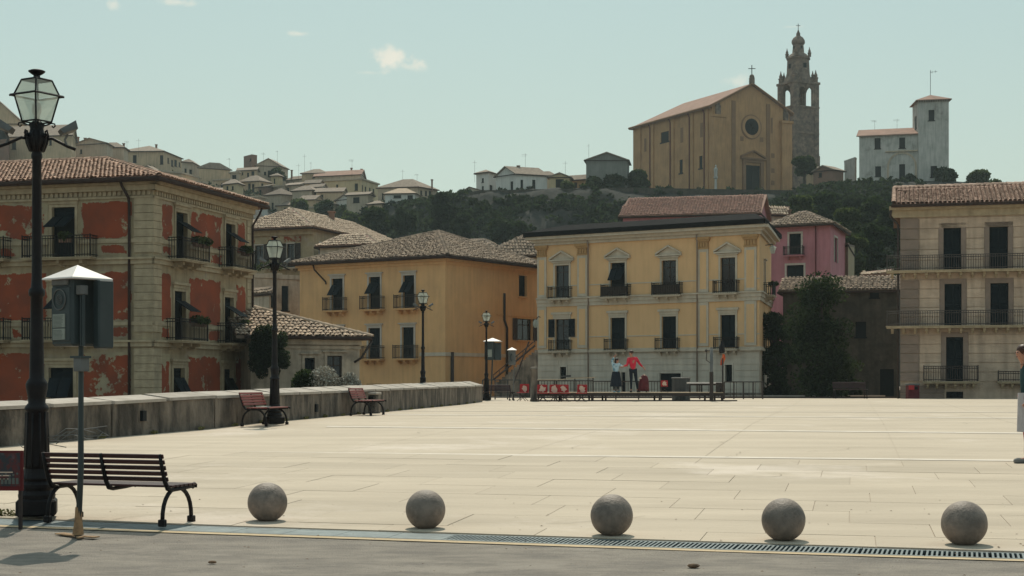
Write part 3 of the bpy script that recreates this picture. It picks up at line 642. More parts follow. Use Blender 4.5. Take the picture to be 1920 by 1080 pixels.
def red_panel(Fa, s0, s1, z0, z1, par, o_=.015):
    n_ = 4; o0 = org(par); me = bpy.data.meshes.new('painted_panel'); P = [Fa.pt(s0, z0, o_), Fa.pt(s1, z0, o_), Fa.pt(s1, z1, o_), Fa.pt(s0, z1, o_), ((Fa.pt(s0, z0, o_) + Fa.pt(s1, z1, o_)) / 2)]
    B = [Fa.pt(s0, z0, 0), Fa.pt(s1, z0, 0), Fa.pt(s1, z1, 0), Fa.pt(s0, z1, 0)]
    me.from_pydata([p - o0 for p in P + B], [], [(0, 1, 4), (1, 2, 4), (2, 3, 4), (3, 0, 4), (0, 5, 6, 1), (1, 6, 7, 2), (2, 7, 8, 3), (3, 8, 5, 0)])
    uvl = me.uv_layers.new(name='UVMap'); w, h = s1 - s0, z1 - z0; mm = min(w, h) / 2
    for poly in me.polygons:
        for li in poly.loop_indices:
            vi = me.loops[li].vertex_index; uvl.data[li].uv = (mm if vi == 4 else 0, mm if vi == 4 else 0)
    return link('painted_panel', me, 'peel', par)
# ================================================================== building A: red and cream palazzo on the left
A = thing('palazzo', 'cream and flaking red palazzo with shuttered balcony windows at far left of the square', 'building', (-16, 69, -4.5))
dA, dA2 = 68.0, 78.0
FAr = Fac(287, dA, 472, dA2); e = FAr.e; c0 = FAr.P0; LW = 17.0
FAl = Fac(0, 0, 0, 0, [c0 + Vector((-e.y, e.x)) * LW, c0]); FAl.n = -FAr.e
ZE, Z2, Z1, ZB = 8.95, 5.62, 1.97, -4.55
def hol(Fa, px0, px1, z0, z1): return (Fa.s(px0), Fa.s(px1), z0, z1)
Rh = [hol(FAr, 329, 350, Z2, 7.82), hol(FAr, 422, 440, Z2, 7.82), hol(FAr, 326, 347, Z1, 4.22), hol(FAr, 420, 437, Z1, 4.22), hol(FAr, 324, 345, -1.5, .72), hol(FAr, 419, 436, -1.5, .72)]
Lh = [hol(FAl, 98, 141, Z2, 7.9), hol(FAl, 98, 141, Z1, 4.3), hol(FAl, 92, 138, -1.6, .73), hol(FAl, -62, -18, Z1, 4.3), hol(FAl, -62, -18, Z2, 7.9), hol(FAl, -62, -18, -1.6, .73)]
wall(FAr, 0, FAr.L, ZB, ZE, Rh, 'wall', 'cream', A); wall(FAl, 0, LW, ZB, ZE, Lh, 'wall', 'cream', A)
b2 = FAr.P1; b3 = b2 + Vector((-e.y, e.x)) * LW; hull([FAr.P1, b3, FAl.P0], ZB, ZE, 'cream', A)
for Fa, hs in ((FAr, Rh), (FAl, Lh)):
    for i, h in enumerate(hs):
        gf = h[3] < 1.5
        window(Fa, A, h, 'flap', True, .13 if not gf else .16, .26, flap=(58 if not gf else 28), mat='shut')
        if not gf:
            c = (h[0] + h[1]) / 2; hw = 1.25 if Fa is FAl else 1.35
            if Fa is FAl and h[0] > 5: hw = 1.72
            balcony(Fa, A, c - hw, c + hw, h[2], .8 if Fa is FAr else .7, .95, plants=(2 if Fa is FAr else 1), nb=3)
# string courses and cornices
for Fa, L in ((FAr, FAr.L), (FAl, LW)):
    g = MB()
    for (z0, z1, o_) in ((Z2 - .32, Z2 - .12, .12), (Z2 - .12, Z2 - .03, .2), (Z2 + .62, Z2 + .8, .07), (Z1 - .32, Z1 - .12, .12), (Z1 - .12, Z1 - .03, .2), (Z1 + .62, Z1 + .78, .07), (ZE - .18, ZE, .34), (ZE - .42, ZE - .183, .2), (ZE - .75, ZE - .66, .08)):
        segs = [(-o_ if Fa is FAr else 0, L + (o_ if Fa is FAl else 0))]
        if .5 < z0 - Z2 < 1 or .5 < z0 - Z1 < 1:
            hs = sorted([(h[0] - .16, h[1] + .16) for h in (Rh if Fa is FAr else Lh) if h[2] < z0 < h[3]]); segs = []; x = 0
            for a, b_ in hs: segs.append((x, a)); x = b_
            segs.append((x, L))
        for a, b_ in segs: g.fbox(Fa, a, b_, z0, z1, o_, .001)
    x = .2
    while x < L: g.fbox(Fa, x, x + .14, ZE - .62, ZE - .425, .07, .001); x += .24
    g.build('cornice', 'creamtrim', A)
# rusticated corner stones, each its own piece
zz = ZB + .2; k = 0
while zz < ZE - .95:
    if not (Z1 - .45 < zz < Z1 + .0 or Z2 - .45 < zz < Z2 + .0):
        w1 = .95 + .0 * (k % 2)
        for Fa, a, b_ in ((FAl, LW - w1 * .95, LW + .05), (FAr, .002, w1 * .75), (FAr, FAr.L - .62, FAr.L - .01)):
            g = MB(); g.fbox(Fa, a, b_, zz, zz + .325, .05, 0); g.build('corner_stone', 'creamtrim', A)
    zz += .35; k += 1
def panels(Fa, ranges, z0, z1):
    for a, b_ in ranges: o = red_panel(Fa, Fa.s(a), Fa.s(b_), z0, z1, A); o['wear'] = .075 if z1 < 2 else (.07 if z1 - z0 < .6 else (.035 if Fa is FAl and a < 0 else 0.0))
panels(FAr, [(302, 323), (356, 416), (445, 460)], 6.45, 8.05); panels(FAr, [(302, 322), (392, 416)], 5.72, 6.2)
panels(FAr, [(300, 320), (354, 413), (443, 460)], 2.8, 4.95); panels(FAr, [(302, 318), (388, 413)], 2.03, 2.55)
panels(FAr, [(300, 318), (352, 413), (441, 460)], -2.5, 1.35)
panels(FAl, [(-130, -72), (-8, 90), (152, 247)], 6.45, 8.1); panels(FAl, [(-8, 36), (184, 247)], 5.72, 6.2)
panels(FAl, [(-130, -72), (-8, 90), (152, 247)], 2.8, 5.0); panels(FAl, [(20, 45), (184, 247)], 2.03, 2.55)
panels(FAl, [(-130, -72), (-8, 84), (148, 247)], -2.5, 1.4)
pipe(A, [FAl.pt(LW - 1.35, ZE + .05, .5), FAl.pt(LW - 1.3, ZE - .25, .4), FAl.pt(LW - 1.12, ZE - .75, .14), FAl.pt(LW - 1.1, ZE - 1.1, .12), FAl.pt(LW - 1.1, ZB, .12)], .065)
pipe(A, [FAr.pt(FAr.L + .4, ZE, .4), FAr.pt(FAr.L + .3, ZE - .35, .3), FAr.pt(FAr.L - .1, ZE - 1.0, .1), FAr.pt(FAr.L - .1, ZB, .1)], .055)
# roof
ov = .62; q0 = FAl.pt(0, ZE + .1, ov); qc = FAl.pt(LW + ov, ZE + .1, ov); q1 = FAr.pt(FAr.L + ov, ZE + .1, ov); qb = q1 + (q0 - qc)
rdz = 1.75; hh = FAr.L / 2 + ov
rp = qc + (q1 - qc) * .5 + (q0 - qc).normalized() * hh + Vector((0, 0, rdz)); rq = qc + (q1 - qc) * .5 + (q0 - qc).normalized() * ((q0 - qc).length - hh * .0) + Vector((0, 0, rdz))
pol = [[q0, qc, rp, rq], [qc, q1, rp], [q1, qb, rq, rp]]
RA = roofdeck(pol, 'tiledeck', A, .2); tiles(pol, 'tile', RA, .21, .40, .09); ridge([(qc, rp), (q1, rp), (rp, rq)], 'tile', RA)
g = MB(); g.tube([q0 + Vector((0, 0, -.1)) , qc + Vector((-.0, 0, -.1)), q1 + Vector((0, 0, -.1))], .11, 8); g.build('gutter', 'fascia', A)

# ================================================================== building B: ochre corner house
B = thing('corner_house', 'plain ochre corner house with grey tile hip roof between red palazzo and yellow palace', 'building', (-5, 110, -4.5))
FBl = Fac(562, 117, 835, 110); FBr = Fac(835, 110, 1005, 120); FBr.L = 13.2; FBr.P1 = FBr.P0 + FBr.e * 13.2
ZE, ZB = 9.05, -4.6
zf = lambda py, px=700: FBl.z(px, py)
Z2, Z1 = 5.45, 1.83
HL = [hol(FBl, 622, 643, Z2, 7.85), hol(FBl, 692, 713, Z2, 7.85), hol(FBl, 756, 777, Z2, 7.85), hol(FBl, 622, 643, Z1, 4.1), hol(FBl, 691, 713, Z1, 4.1), hol(FBl, 754, 776, Z1, 4.1),
      hol(FBl, 691, 712, -3.2, -.1), hol(FBl, 755, 776, -3.2, -.1), hol(FBl, 585, 600, -3.2, -.1)]
HR = [hol(FBr, 972, 987, 6.7, 8.3), hol(FBr, 969, 998, 3.35, 5.0)]
wall(FBl, 0, FBl.L, ZB, ZE, HL, 'wall', 'yellow', B); wall(FBr, 0, FBr.L, ZB, ZE, HR, 'wall', 'yellow', B)
bk = FBl.P0 + (FBr.P1 - FBr.P0); hull([FBr.P1, bk, FBl.P0], ZB, ZE, 'yellow', B)
for i, h in enumerate(HL):
    window(FBl, B, h, 'flap' if i < 3 else 'shut', True, .14, .18 if i < 6 else .0, flap=38 if i < 3 else 0, mat='shut', tmat='frame' if i < 6 else 'ochretrim')
    if i < 6: balcony(FBl, B, (h[0] + h[1]) / 2 - .95, (h[0] + h[1]) / 2 + .95, h[2], .65, .95, 'yellow', 'iron2', nb=3)
for i, h in enumerate(HR): window(FBr, B, h, 'shut' if i == 0 else 'glass', True, .06, 0, mat='shut', tmat='yellow', sill=True)
h = HR[1]
for (a, b_) in ((h[0] - .62, h[0] - .02), (h[1] + .02, h[1] + .6)):
    g = MB(); leaf_louvre(g, FBr, a, b_, h[2], h[3], .09); g.build('shutter', 'shutb', B)
g = MB(); g.fbox(FBl, -.1, FBl.L + .1, ZE - .5, ZE - .3, .1, .001); g.fbox(FBl, -.2, FBl.L + .2, ZE - .3, ZE, .3, .001); g.fbox(FBr, -.1, FBr.L, ZE - .503, ZE - .3, .101, .001); g.fbox(FBr, -.2, FBr.L, ZE - .301, ZE - .002, .302, .001); g.build('cornice', 'yellow', B)
zc = FBr.z(900, 665); g = MB(); g.fbox(FBr, -.05, 9.5, zc - .16, zc + .1, .06, .001); g.fbox(FBl, FBl.L - 2.2, FBl.L + .05, zc - .16, zc + .1, .061, .001); g.build('string_course', 'trimgrey', B)
sx = FBr.s(944); g = MB(); g.fbox(FBr, sx - .9, 13.2, 5.15, 5.27, .05, .001); g.build('string_course', 'yellow', B)
pipe(B, [FBr.pt(sx, FBr.z(944, 550), .1), FBr.pt(sx, FBr.z(944, 600), .1), FBr.pt(sx + .35, FBr.z(946, 615), .1), FBr.pt(sx + .35, -1, .1)], .09, 'iron2')
pipe(B, [FBr.pt(FBr.s(838) + .5, FBl.z(826, 660), .12), FBr.pt(FBr.s(838) + .5, ZB, .12)], .12, 'iron2')
pipe(B, [FBl.pt(FBl.s(593), ZE + .0, .45), FBl.pt(FBl.s(595), ZE - .5, .35), FBl.pt(FBl.s(612), ZE - 1.4, .12), FBl.pt(FBl.s(613), ZE - 1.6, .1)], .06)
ov = .6; q0 = FBl.pt(-ov, ZE + .08, ov); qc = FBl.pt(FBl.L + ov, ZE + .08, ov); q1 = FBr.pt(FBr.L + ov, ZE + .08, ov); qb = q0 + (q1 - qc)
ap = W(822, 434, 119.0)
pol = [[q0, qc, ap], [qc, q1, ap], [qb, q0, ap], [q1, qb, ap]]
RB = roofdeck(pol, 'tiledeckold', B, .2); tiles(pol, 'tileold', RB, .22, .42, .09, jit=.05); ridge([(q0, ap), (qc, ap), (q1, ap)], 'tileold', RB, .13)
MB().tube([q0 + Vector((0, 0, -.12)), qc + Vector((0, 0, -.12)), q1 + Vector((0, 0, -.12))], .12, 8).build('gutter', 'fascia', B)

# ================================================================== building C: yellow palace with pilasters
C_ = thing('yellow_palace', 'yellow palace with pediment windows, pilasters and dark flat roof behind the stage', 'building', (9, 104, -1))
FC = Fac(1008, 108.8, 1424, 100); FCr = Fac(1424, 100, 1446, 110)
ZBc = -.9; ZT = 10.15; ZM = FC.z(1200, 560); ZL = FC.z(1200, 657)
dz = lambda py: FC.z(1200, py)
cols = [(1041, 1067), (1145, 1172), (1241, 1268), (1351, 1379)]
HU = [(FC.s(a), FC.s(b_), ZM + .25, ZM + 2.5) for a, b_ in cols]; HM = [(FC.s(a), FC.s(b_), ZL + .1, ZL + 2.25) for a, b_ in cols]
zbx = FC.z(1200, 748)
HG = [(FC.s(1050), FC.s(1062), FC.z(1056, 712), FC.z(1056, 688)), (FC.s(1165), FC.s(1173), ZBc + .05, FC.z(1170, 698)), (FC.s(1237), FC.s(1277), ZBc + .05, FC.z(1255, 700)), (FC.s(1360), FC.s(1373), FC.z(1366, 717), FC.z(1366, 684))]
wall(FC, 0, FC.L, ZBc, ZL, HG, 'wall', 'greywash', C_); wall(FC, 0, FC.L, ZL, ZT, HU + HM, 'wall', 'yellow2', C_)
HS = [(3.5, 4.6, ZM + .25, ZM + 2.4), (3.5, 4.6, ZL + .1, ZL + 2.2)]
wall(FCr, 0, FCr.L, ZL, ZT, HS, 'wall', 'yellow2', C_); wall(FCr, 0, FCr.L, ZBc, ZL, [], 'wall', 'greywash', C_)
bk1 = FCr.P1; bk0 = FC.P0 + Vector((2.7, 11)); hull([bk1, bk0, FC.P0], ZBc, ZT, 'yellow2', C_)
for i, h in enumerate(HU):
    window(FC, C_, h, 'glass' if i != 1 else 'flap', True, .13, .12, flap=35 if i == 1 else 0, ped=True, tmat='trimgrey')
    balcony(FC, C_, (h[0] + h[1]) / 2 - (1.05 if i in (1, 2) else .85), (h[0] + h[1]) / 2 + (1.05 if i in (1, 2) else .85), h[2] - .08, .6, .8, 'trimgrey', 'iron', nb=3, panel='shutb' if i in (1, 2) else None)
for i, h in enumerate(HM):
    window(FC, C_, h, 'shut' if i else 'glass', True, .13, .34, tmat='trimgrey')
    balcony(FC, C_, (h[0] + h[1]) / 2 - .85, (h[0] + h[1]) / 2 + .85, h[2] - .08, .5, .75, 'trimgrey', 'iron', nb=3)
for h in HS: window(FCr, C_, h, 'shut', True, .1, .1, tmat='trimgrey'); balcony(FCr, C_, h[0] - .5, h[1] + .5, h[2] - .08, .7, .8, 'trimgrey', 'iron', plants=1)
for h in HG: window(FC, C_, h, 'shut', True, .1, 0, tmat='greywash')
h = HM[0]
for (a, b_) in ((h[0] - .5, h[0] - .02), (h[1] + .02, h[1] + .5)):
    g = MB(); leaf_louvre(g, FC, a, b_, h[2] + .9, h[3], .1); g.build('shutter', 'shut', C_)
# pilasters with capitals
for (a, b_) in [(1008, 1025), (1083, 1102), (1309, 1329), (1396, 1419)]:
    s0, s1 = FC.s(a) + .02, FC.s(b_)
    for (z0, z1) in ((ZL + .22, ZM - .38), (ZM + .28, ZT - 1.25)):
        g = MB(); g.fbox(FC, s0, s1, z0, z1, .09, .001); po = g.build('pilaster', 'trimgrey', C_)
        g = MB(); g.fbox(FC, s0 + .14, s1 - .14, z0 + .2, z1 - .2, .098, .08); g.build('pilaster_panel', 'yellow2', po)
    g = MB(); z0 = ZT - 1.25
    for (zz0, zz1, o_, ex) in ((z0, z0 + .1, .14, .03), (z0 + .1, z0 + .5, .11, .0), (z0 + .5, z0 + .62, .18, .08), (z0 + .62, z0 + .8, .24, .14)): g.fbox(FC, s0 - ex, s1 + ex, zz0, zz1, o_, .001)
    for k in range(4): g.fbox(FC, s0 + (s1 - s0) * (k + .15) / 4, s0 + (s1 - s0) * (k + .75) / 4, z0 + .12, z0 + .45, .17, .11)
    g.build('capital', 'ochretrim', C_)
g = MB()
for (z0, z1, o_) in ((ZM - .36, ZM - .1, .1), (ZM - .1, ZM + .16, .16), (ZM + .16, ZM + .25, .26), (ZL - .1, ZL + .06, .2), (ZL + .06, ZL + .16, .1), (ZM + 1.03, ZM + 1.1, .035), (ZL + .95, ZL + 1.02, .035)):
    hs = sorted([(h[0] - .14, h[1] + .14) for h in HU + HM if h[2] < (z0 + z1) / 2 < h[3]]); segs = []; x = -.0
    for a, b_ in hs: segs.append((x, a)); x = b_
    segs.append((x, FC.L + (o_ if o_ > .05 else 0)))
    for a, b_ in segs: g.fbox(FC, a, b_, z0, z1, o_, .001)
    if o_ > .05: g.fbox(FCr, .0, FCr.L, z0 + .002, z1 - .002, o_, .001)
g.build('string_course', 'trimgrey', C_)
g = MB(); 
for Fa, x1 in ((FC, FC.L), (FCr, FCr.L)):
    for (z0, z1, o_) in ((ZT - .45, ZT - .25, .14), (ZT - .25, ZT - .06, .34), (ZT - .06, ZT + .14, .62)): g.fbox(Fa, (-o_ if Fa is FC else -o_), x1 + (o_ if Fa is FC else 0), z0 + (.003 if Fa is FCr else 0), z1 - (.003 if Fa is FCr else 0), o_, .001)
g.build('cornice', 'trimgrey', C_)
# rusticated courses of the ground floor, one piece per course and bay
zc = ZBc + .15; k = 0
hs = sorted([(h[0] - .12, h[1] + .12, h[2], h[3] + .12) for h in HG])
while zc < ZL - .3:
    x = .12
    cuts = [h for h in hs if h[2] - .05 < zc + .38 and zc < h[3]]; segs = []
    for h in cuts: segs.append((x, h[0])); x = h[1]
    segs.append((x, FC.L - .02))
    for (a, b_) in segs:
        n_ = max(1, round((b_ - a) / 3.2))
        for j in range(n_):
            g = MB(); g.fbox(FC, a + (b_ - a) * j / n_ + .004, a + (b_ - a) * (j + 1) / n_ - .004, zc, zc + .36, .035, .001); g.build('stone_course', 'greywash', C_)
    zc += .41; k += 1
for px in (1083 + 22, 1309): 
    s0 = FC.s(px); pipe(C_, [FC.pt(s0, ZT - .3, .3), FC.pt(s0, ZT - .7, .17), FC.pt(s0, ZBc, .17)], .05, 'tantaupe')
z0 = ZT + .14; q0 = FC.pt(-.75, z0, .75); qc = FC.pt(FC.L + .7, z0, .75); q1 = FCr.pt(FCr.L, z0, .75); qb = Vector((bk0.x - .5, bk0.y, z0))
up = Vector((0, 0, .32)); inn = [FC.pt(1.2, z0 + .95, -1.6), FC.pt(FC.L - 1.0, z0 + .95, -1.6), Vector((FCr.P1.x - 1.6, FCr.P1.y - 1, z0 + .95)), Vector((bk0.x + 1.5, bk0.y - 1, z0 + .95))]
g = MB(); g.hexa([q0, qc, q1, qb] + [p + up for p in (q0, qc, q1, qb)]); T = [p + up for p in (q0, qc, q1, qb)]
for i in range(4): g.quad(T[i], T[(i + 1) % 4], inn[(i + 1) % 4], inn[i])
g.quad(*inn); g.build('roof', 'roofdark', C_)

# ================================================================== building D: tan rusticated house at the right
D = thing('tan_house', 'tan banded stone house with three long balconies at right edge of square', 'building', (28, 87, -.86))
FD = Fac(1688, 88, 1920, 86.35); LD = 15.5; ZBd = -.85; ZTd = 9.95
YA, YB, YC = FD.z(1785, 507), FD.z(1785, 611), FD.z(1785, 715)
HD = [hol(FD, 1769, 1802, YA, FD.z(1785, 427)), hol(FD, 1855, 1890, YA, FD.z(1785, 427)), hol(FD, 1771, 1803, YB, FD.z(1785, 532)), hol(FD, 1857, 1891, YB, FD.z(1785, 532)), hol(FD, 1774, 1806, YC, FD.z(1785, 632))]
x3 = 2 * HD[1][0] - HD[0][0]; w3 = HD[1][1] - HD[1][0]
for zi in (0, 2): HD.append((x3, x3 + w3, HD[zi][2], HD[zi][3]))
HD.append((x3, x3 + w3, YC, HD[4][3])); HD.append((HD[4][0], HD[4][1], ZBd + .05, ZBd + .42))
wall(FD, 0, LD, ZBd - .2, ZTd, HD, 'wall', 'tan', D)
pD1 = FD.P0 + FD.e * LD; nD = -FD.n; hull([pD1, pD1 + nD * 11, FD.P0 + nD * 11 , FD.P0], ZBd - .2, ZTd, 'tan', D)
for h in HD:
    if h[3] < 0: window(FD, D, h, 'shut', False, mat='dark'); continue
    window(FD, D, h, 'shut', True, .27, 0, mat='shut', tmat='tantaupe')
# courses and corner blocks
for (z0, z1) in ((YC - .0, YB - .5), (YB + .0, YA - .5), (YA + .0, ZTd - .55)):
    n_ = 5; hgt = (z1 - z0) / n_
    for k in range(n_):
        za, zb = z0 + k * hgt + .02, z0 + (k + 1) * hgt - .03
        g = MB(); g.fbox(FD, 0.0, 1.02, za, zb, .09, .001); g.build('corner_block', 'tantaupe', D)
        hs = sorted([(h[0] - .28, h[1] + .28) for h in HD if h[2] < (za + zb) / 2 < h[3] + .27]); x = 1.05; segs = []
        for a, b_ in hs: segs.append((x, a)); x = b_
        segs.append((x, LD))
        for a, b_ in segs:
            if b_ - a < .1: continue
            g = MB(); g.fbox(FD, a + .006, b_ - .006, za, zb, .05, .001); g.build('stone_course', 'tan', D)
for k in range(2): 
    g = MB(); g.fbox(FD, 0, LD, ZBd + .02 + k * .45 if k else ZBd - .18, ZBd + .4 + k * .45, .08 if k == 0 else .05, .001) if False else g.fbox(FD, 0, HD[4][0] - .1, ZBd - .18 + k * .5, ZBd + .27 + k * .5, .07, .001); g.build('plinth', 'tantaupe', D)
g = MB(); g.fbox(FD, -.5, LD + .3, ZTd - .5, ZTd - .1, .18, .001); g.fbox(FD, -.6, LD + .3, ZTd - .1, ZTd + .12, .5, .001); g.build('cornice', 'creamtrim', D)
balcony(FD, D, -.75, LD, YA, .8, .83, 'creamtrim', 'rail', .13, 26, .14); balcony(FD, D, -.75, LD, YB, .8, .83, 'creamtrim', 'rail', .13, 26, .14)
balcony(FD, D, FD.s(1731), FD.s(1834), YC, .7, .85, 'creamtrim', 'iron2', .13, 6, .12)
balcony(FD, D, FD.s(1870), FD.s(1980), YC, .7, .55, 'creamtrim', 'iron2', .13, 6, .12)
pipe(D, [FD.pt(-.5, ZTd - .1, .5), FD.pt(-.55, ZTd - .4, .2), FD.pt(-.12, ZTd - .9, .1), FD.pt(-.12, ZBd, .1)], .07, 'iron2')
zr = ZTd + .2; q0 = FD.pt(-.45, zr, .75); q1 = FD.pt(LD + .4, zr, .75)
r0 = FD.pt(-.35, zr + 1.55, -4.6); r1 = FD.pt(3.2, zr + 1.6, -4.6); r2 = FD.pt(LD + .4, zr + 1.6 - .0, -4.6)
rr0 = FD.pt(-.45, zr + .2, -11.5); 
pol = [[q0, q1, r2, r0], [FD.pt(LD + .4, zr, -11.5), FD.pt(-.45, zr, -11.5), r0, r2]]
RD = roofdeck(pol, 'tiledeck', D, .16); tiles(pol[:1], 'tilewarm', RD, .25, .44, .105, jit=.015); ridge([(q0 + Vector((.1, 0, .05)), r0), (r0, r2)], 'tilewarm', RD, .14)
g = MB(); g.fbox(FD, -.5, LD + .4, zr - .18, zr - .02, .85, .7); g.build('gutter', 'fascia', D)
pD = FD.pt(-.4, ZTd + .12, 0); g = MB(); g.quad(FD.pt(0, ZTd - .1, 0), FD.pt(0, ZTd - .1, -11), FD.pt(0, zr + 1.4, -4.6)); g.build('gable', 'tan', D)
# ------------------------------------------------------------------ hill terrain
from mathutils import noise as mn
TP = [-700, -300, 0, 200, 340, 450, 560, 640, 700, 800, 870, 900, 1180, 1490, 1560, 1620, 1780, 1850, 1920, 2500]
TY = [230, 245, 258, 285, 312, 345, 372, 392, 384, 376, 362, 357, 352, 357, 346, 339, 339, 346, 353, 353]
TD = [430, 430, 430, 425, 415, 400, 370, 330, 318, 300, 290, 285, 282, 284, 284, 284, 284, 284, 284, 284]
def terr(u, d, rough=True):
    px = u * F + 960; Dt = float(np.interp(px, TP, TD)); zt = (HY - float(np.interp(px, TP, TY))) / F * Dt; D0 = 140.0
    t_ = (d - D0) / (Dt - D0)
    if t_ <= 0: return -4.7
    cl = float(np.interp(px, [480, 640, 1440, 1560], [0, 1, 1, .25]))
    tc_ = min(t_, 1.0)
    lin = tc_ ** .9
    cf = float(np.interp(tc_, [0, .55, .84, .90, .965, 1], [0, .30, .55, .78, .97, 1]))
    z = -4.7 + (zt + 4.7) * (lin * (1 - cl) + cf * cl)
    if rough:
        k = float(np.interp(t_, [0, .8, .93, 1], [1, 1, .25, .1]))
        p = Vector((u * d * .05, d * .05, 1.3)); amp = (1.2 + 2.6 * cl * (.75 < tc_ < .99)) * k
        z += (mn.noise(p) * 1.6 + mn.noise(p * 3.1) * .8 + mn.noise(p * 8.0) * .7 + mn.noise(p * 19.0) * .4) * amp
        if t_ > 1: z = min(z, zt - (d - Dt) * .01)
    return z
def dep(px, py):           # distance at which the ray through a photo point meets the slope
    u = (px - 960) / F; d = 150.0
    while d < 460:
        if terr(u, d, False) >= (HY - py) / F * d: return d
        d += 1.0
    return float(np.interp(px, TP, TD))
ds = list(np.arange(132, 226, 4.0)) + list(np.arange(226, 300, 1.1)) + list(np.arange(300, 440, 3.5)) + [450, 500, 600, 800, 1100]
us = np.linspace(-.62, .62, 520); V = []
for d in ds:
    for u in us:
        j = mn.noise(Vector((u * d * .22, d * .22, 7.7))) * 1.1
        V.append((u * (d + j), d + (j if 235 < d < 292 else 0), terr(u, d)))
nu = len(us); Q = [(i * nu + j, i * nu + j + 1, (i + 1) * nu + j + 1, (i + 1) * nu + j) for i in range(len(ds) - 1) for j in range(nu - 1)]
hill = struct(nmesh('hillside_terrain', V, Q, 'rock', None, True))
# bushes and creepers that cover the slope and the cliff
VV = []; QQ = []; nb_ = 0
for k in range(12500):
    cliff_ = k > 6500
    px = random.uniform(-60, 1960) if not cliff_ else random.uniform(640, 1500)
    if px < 620 and random.random() < .86: continue
    if px > 1700 and random.random() < .8: continue
    u = (px - 960) / F; Dt = float(np.interp(px, TP, TD)); d = Dt - (random.random() ** (1.5 if not cliff_ else .9)) * (Dt - 160) * (1 if not cliff_ else .5)
    x = u * d; cl = mn.noise(Vector((x * .05, d * .05, 3))) + .35 * mn.noise(Vector((x * .2, d * .2, 9)))
    if cl < -.45 and px < 1450 and not cliff_: continue
    if cliff_ and mn.noise(Vector((x * .12, d * .3, 5))) < -.22: continue
    if (1560 < px < 1810 or 880 < px < 1500) and d > Dt - (6.5 if px < 1500 else 3.5) and random.random() < .93: continue
    r_ = random.uniform(.6, 1.7) * (1.25 if px > 1440 else 1) * (.5 if d > Dt - 9 else 1); z = terr(u, d)
    V, Q = leafcloud([((x, d, z + r_ * .25), (r_ * 1.3, r_, r_ * random.uniform(.5, .9)))], 30 if not cliff_ else 22, .42); VV.append(V); QQ.append(Q + nb_); nb_ += len(V)
stuff(nmesh('hillside_scrub', np.concatenate(VV), np.concatenate(QQ), 'leaf2'))

def tree(name, label, base, h, w, n_, leaf='leaf', ls=.3, group=None, trunk=.25, clumps=14, low=.25, par=None):
    r0 = random.Random(int(base[0] * 100 + h * 10)); b_ = Vector(base)
    T = thing(name, label, 'tree', b_, 0, group)
    g = MB(); tr_ = h * .035 + .03; top = b_ + Vector((r0.uniform(-.05, .05) * h, 0, h * .8))
    g.tube([b_ - Vector((0, 0, .5)), b_ + Vector((0, 0, h * .15)), b_.lerp(top, .55) + Vector((.03 * h, 0, 0)), top], [tr_ * 1.4, tr_, tr_ * .6, tr_ * .2], 7)
    el = []
    for k in range(clumps):
        a = r0.uniform(0, 6.28); rr = r0.random() ** .6; zz = low + (1 - low) * r0.random(); env = math.sin(math.pi * min(1, max(.12, (zz - low) / (1 - low) * .86 + .1))) ** .6
        c = b_ + Vector((math.cos(a) * rr * w * .36 * env, math.sin(a) * rr * w * .36 * env, zz * h * .92)); s_ = w * r0.uniform(.13, .24)
        el.append((c, (s_ * 1.15, s_, s_ * .8)))
        if k % 2 == 0: g.tube([b_ + Vector((0, 0, h * (.12 + .4 * zz))), b_.lerp(c, .6) + Vector((0, 0, h * .12)), c], [tr_ * .5, tr_ * .3, tr_ * .1], 5)
    g.build('trunk', 'trunk', T)
    V, Q = leafcloud(el, n_, ls); nmesh('crown', V, Q, leaf, T); return T

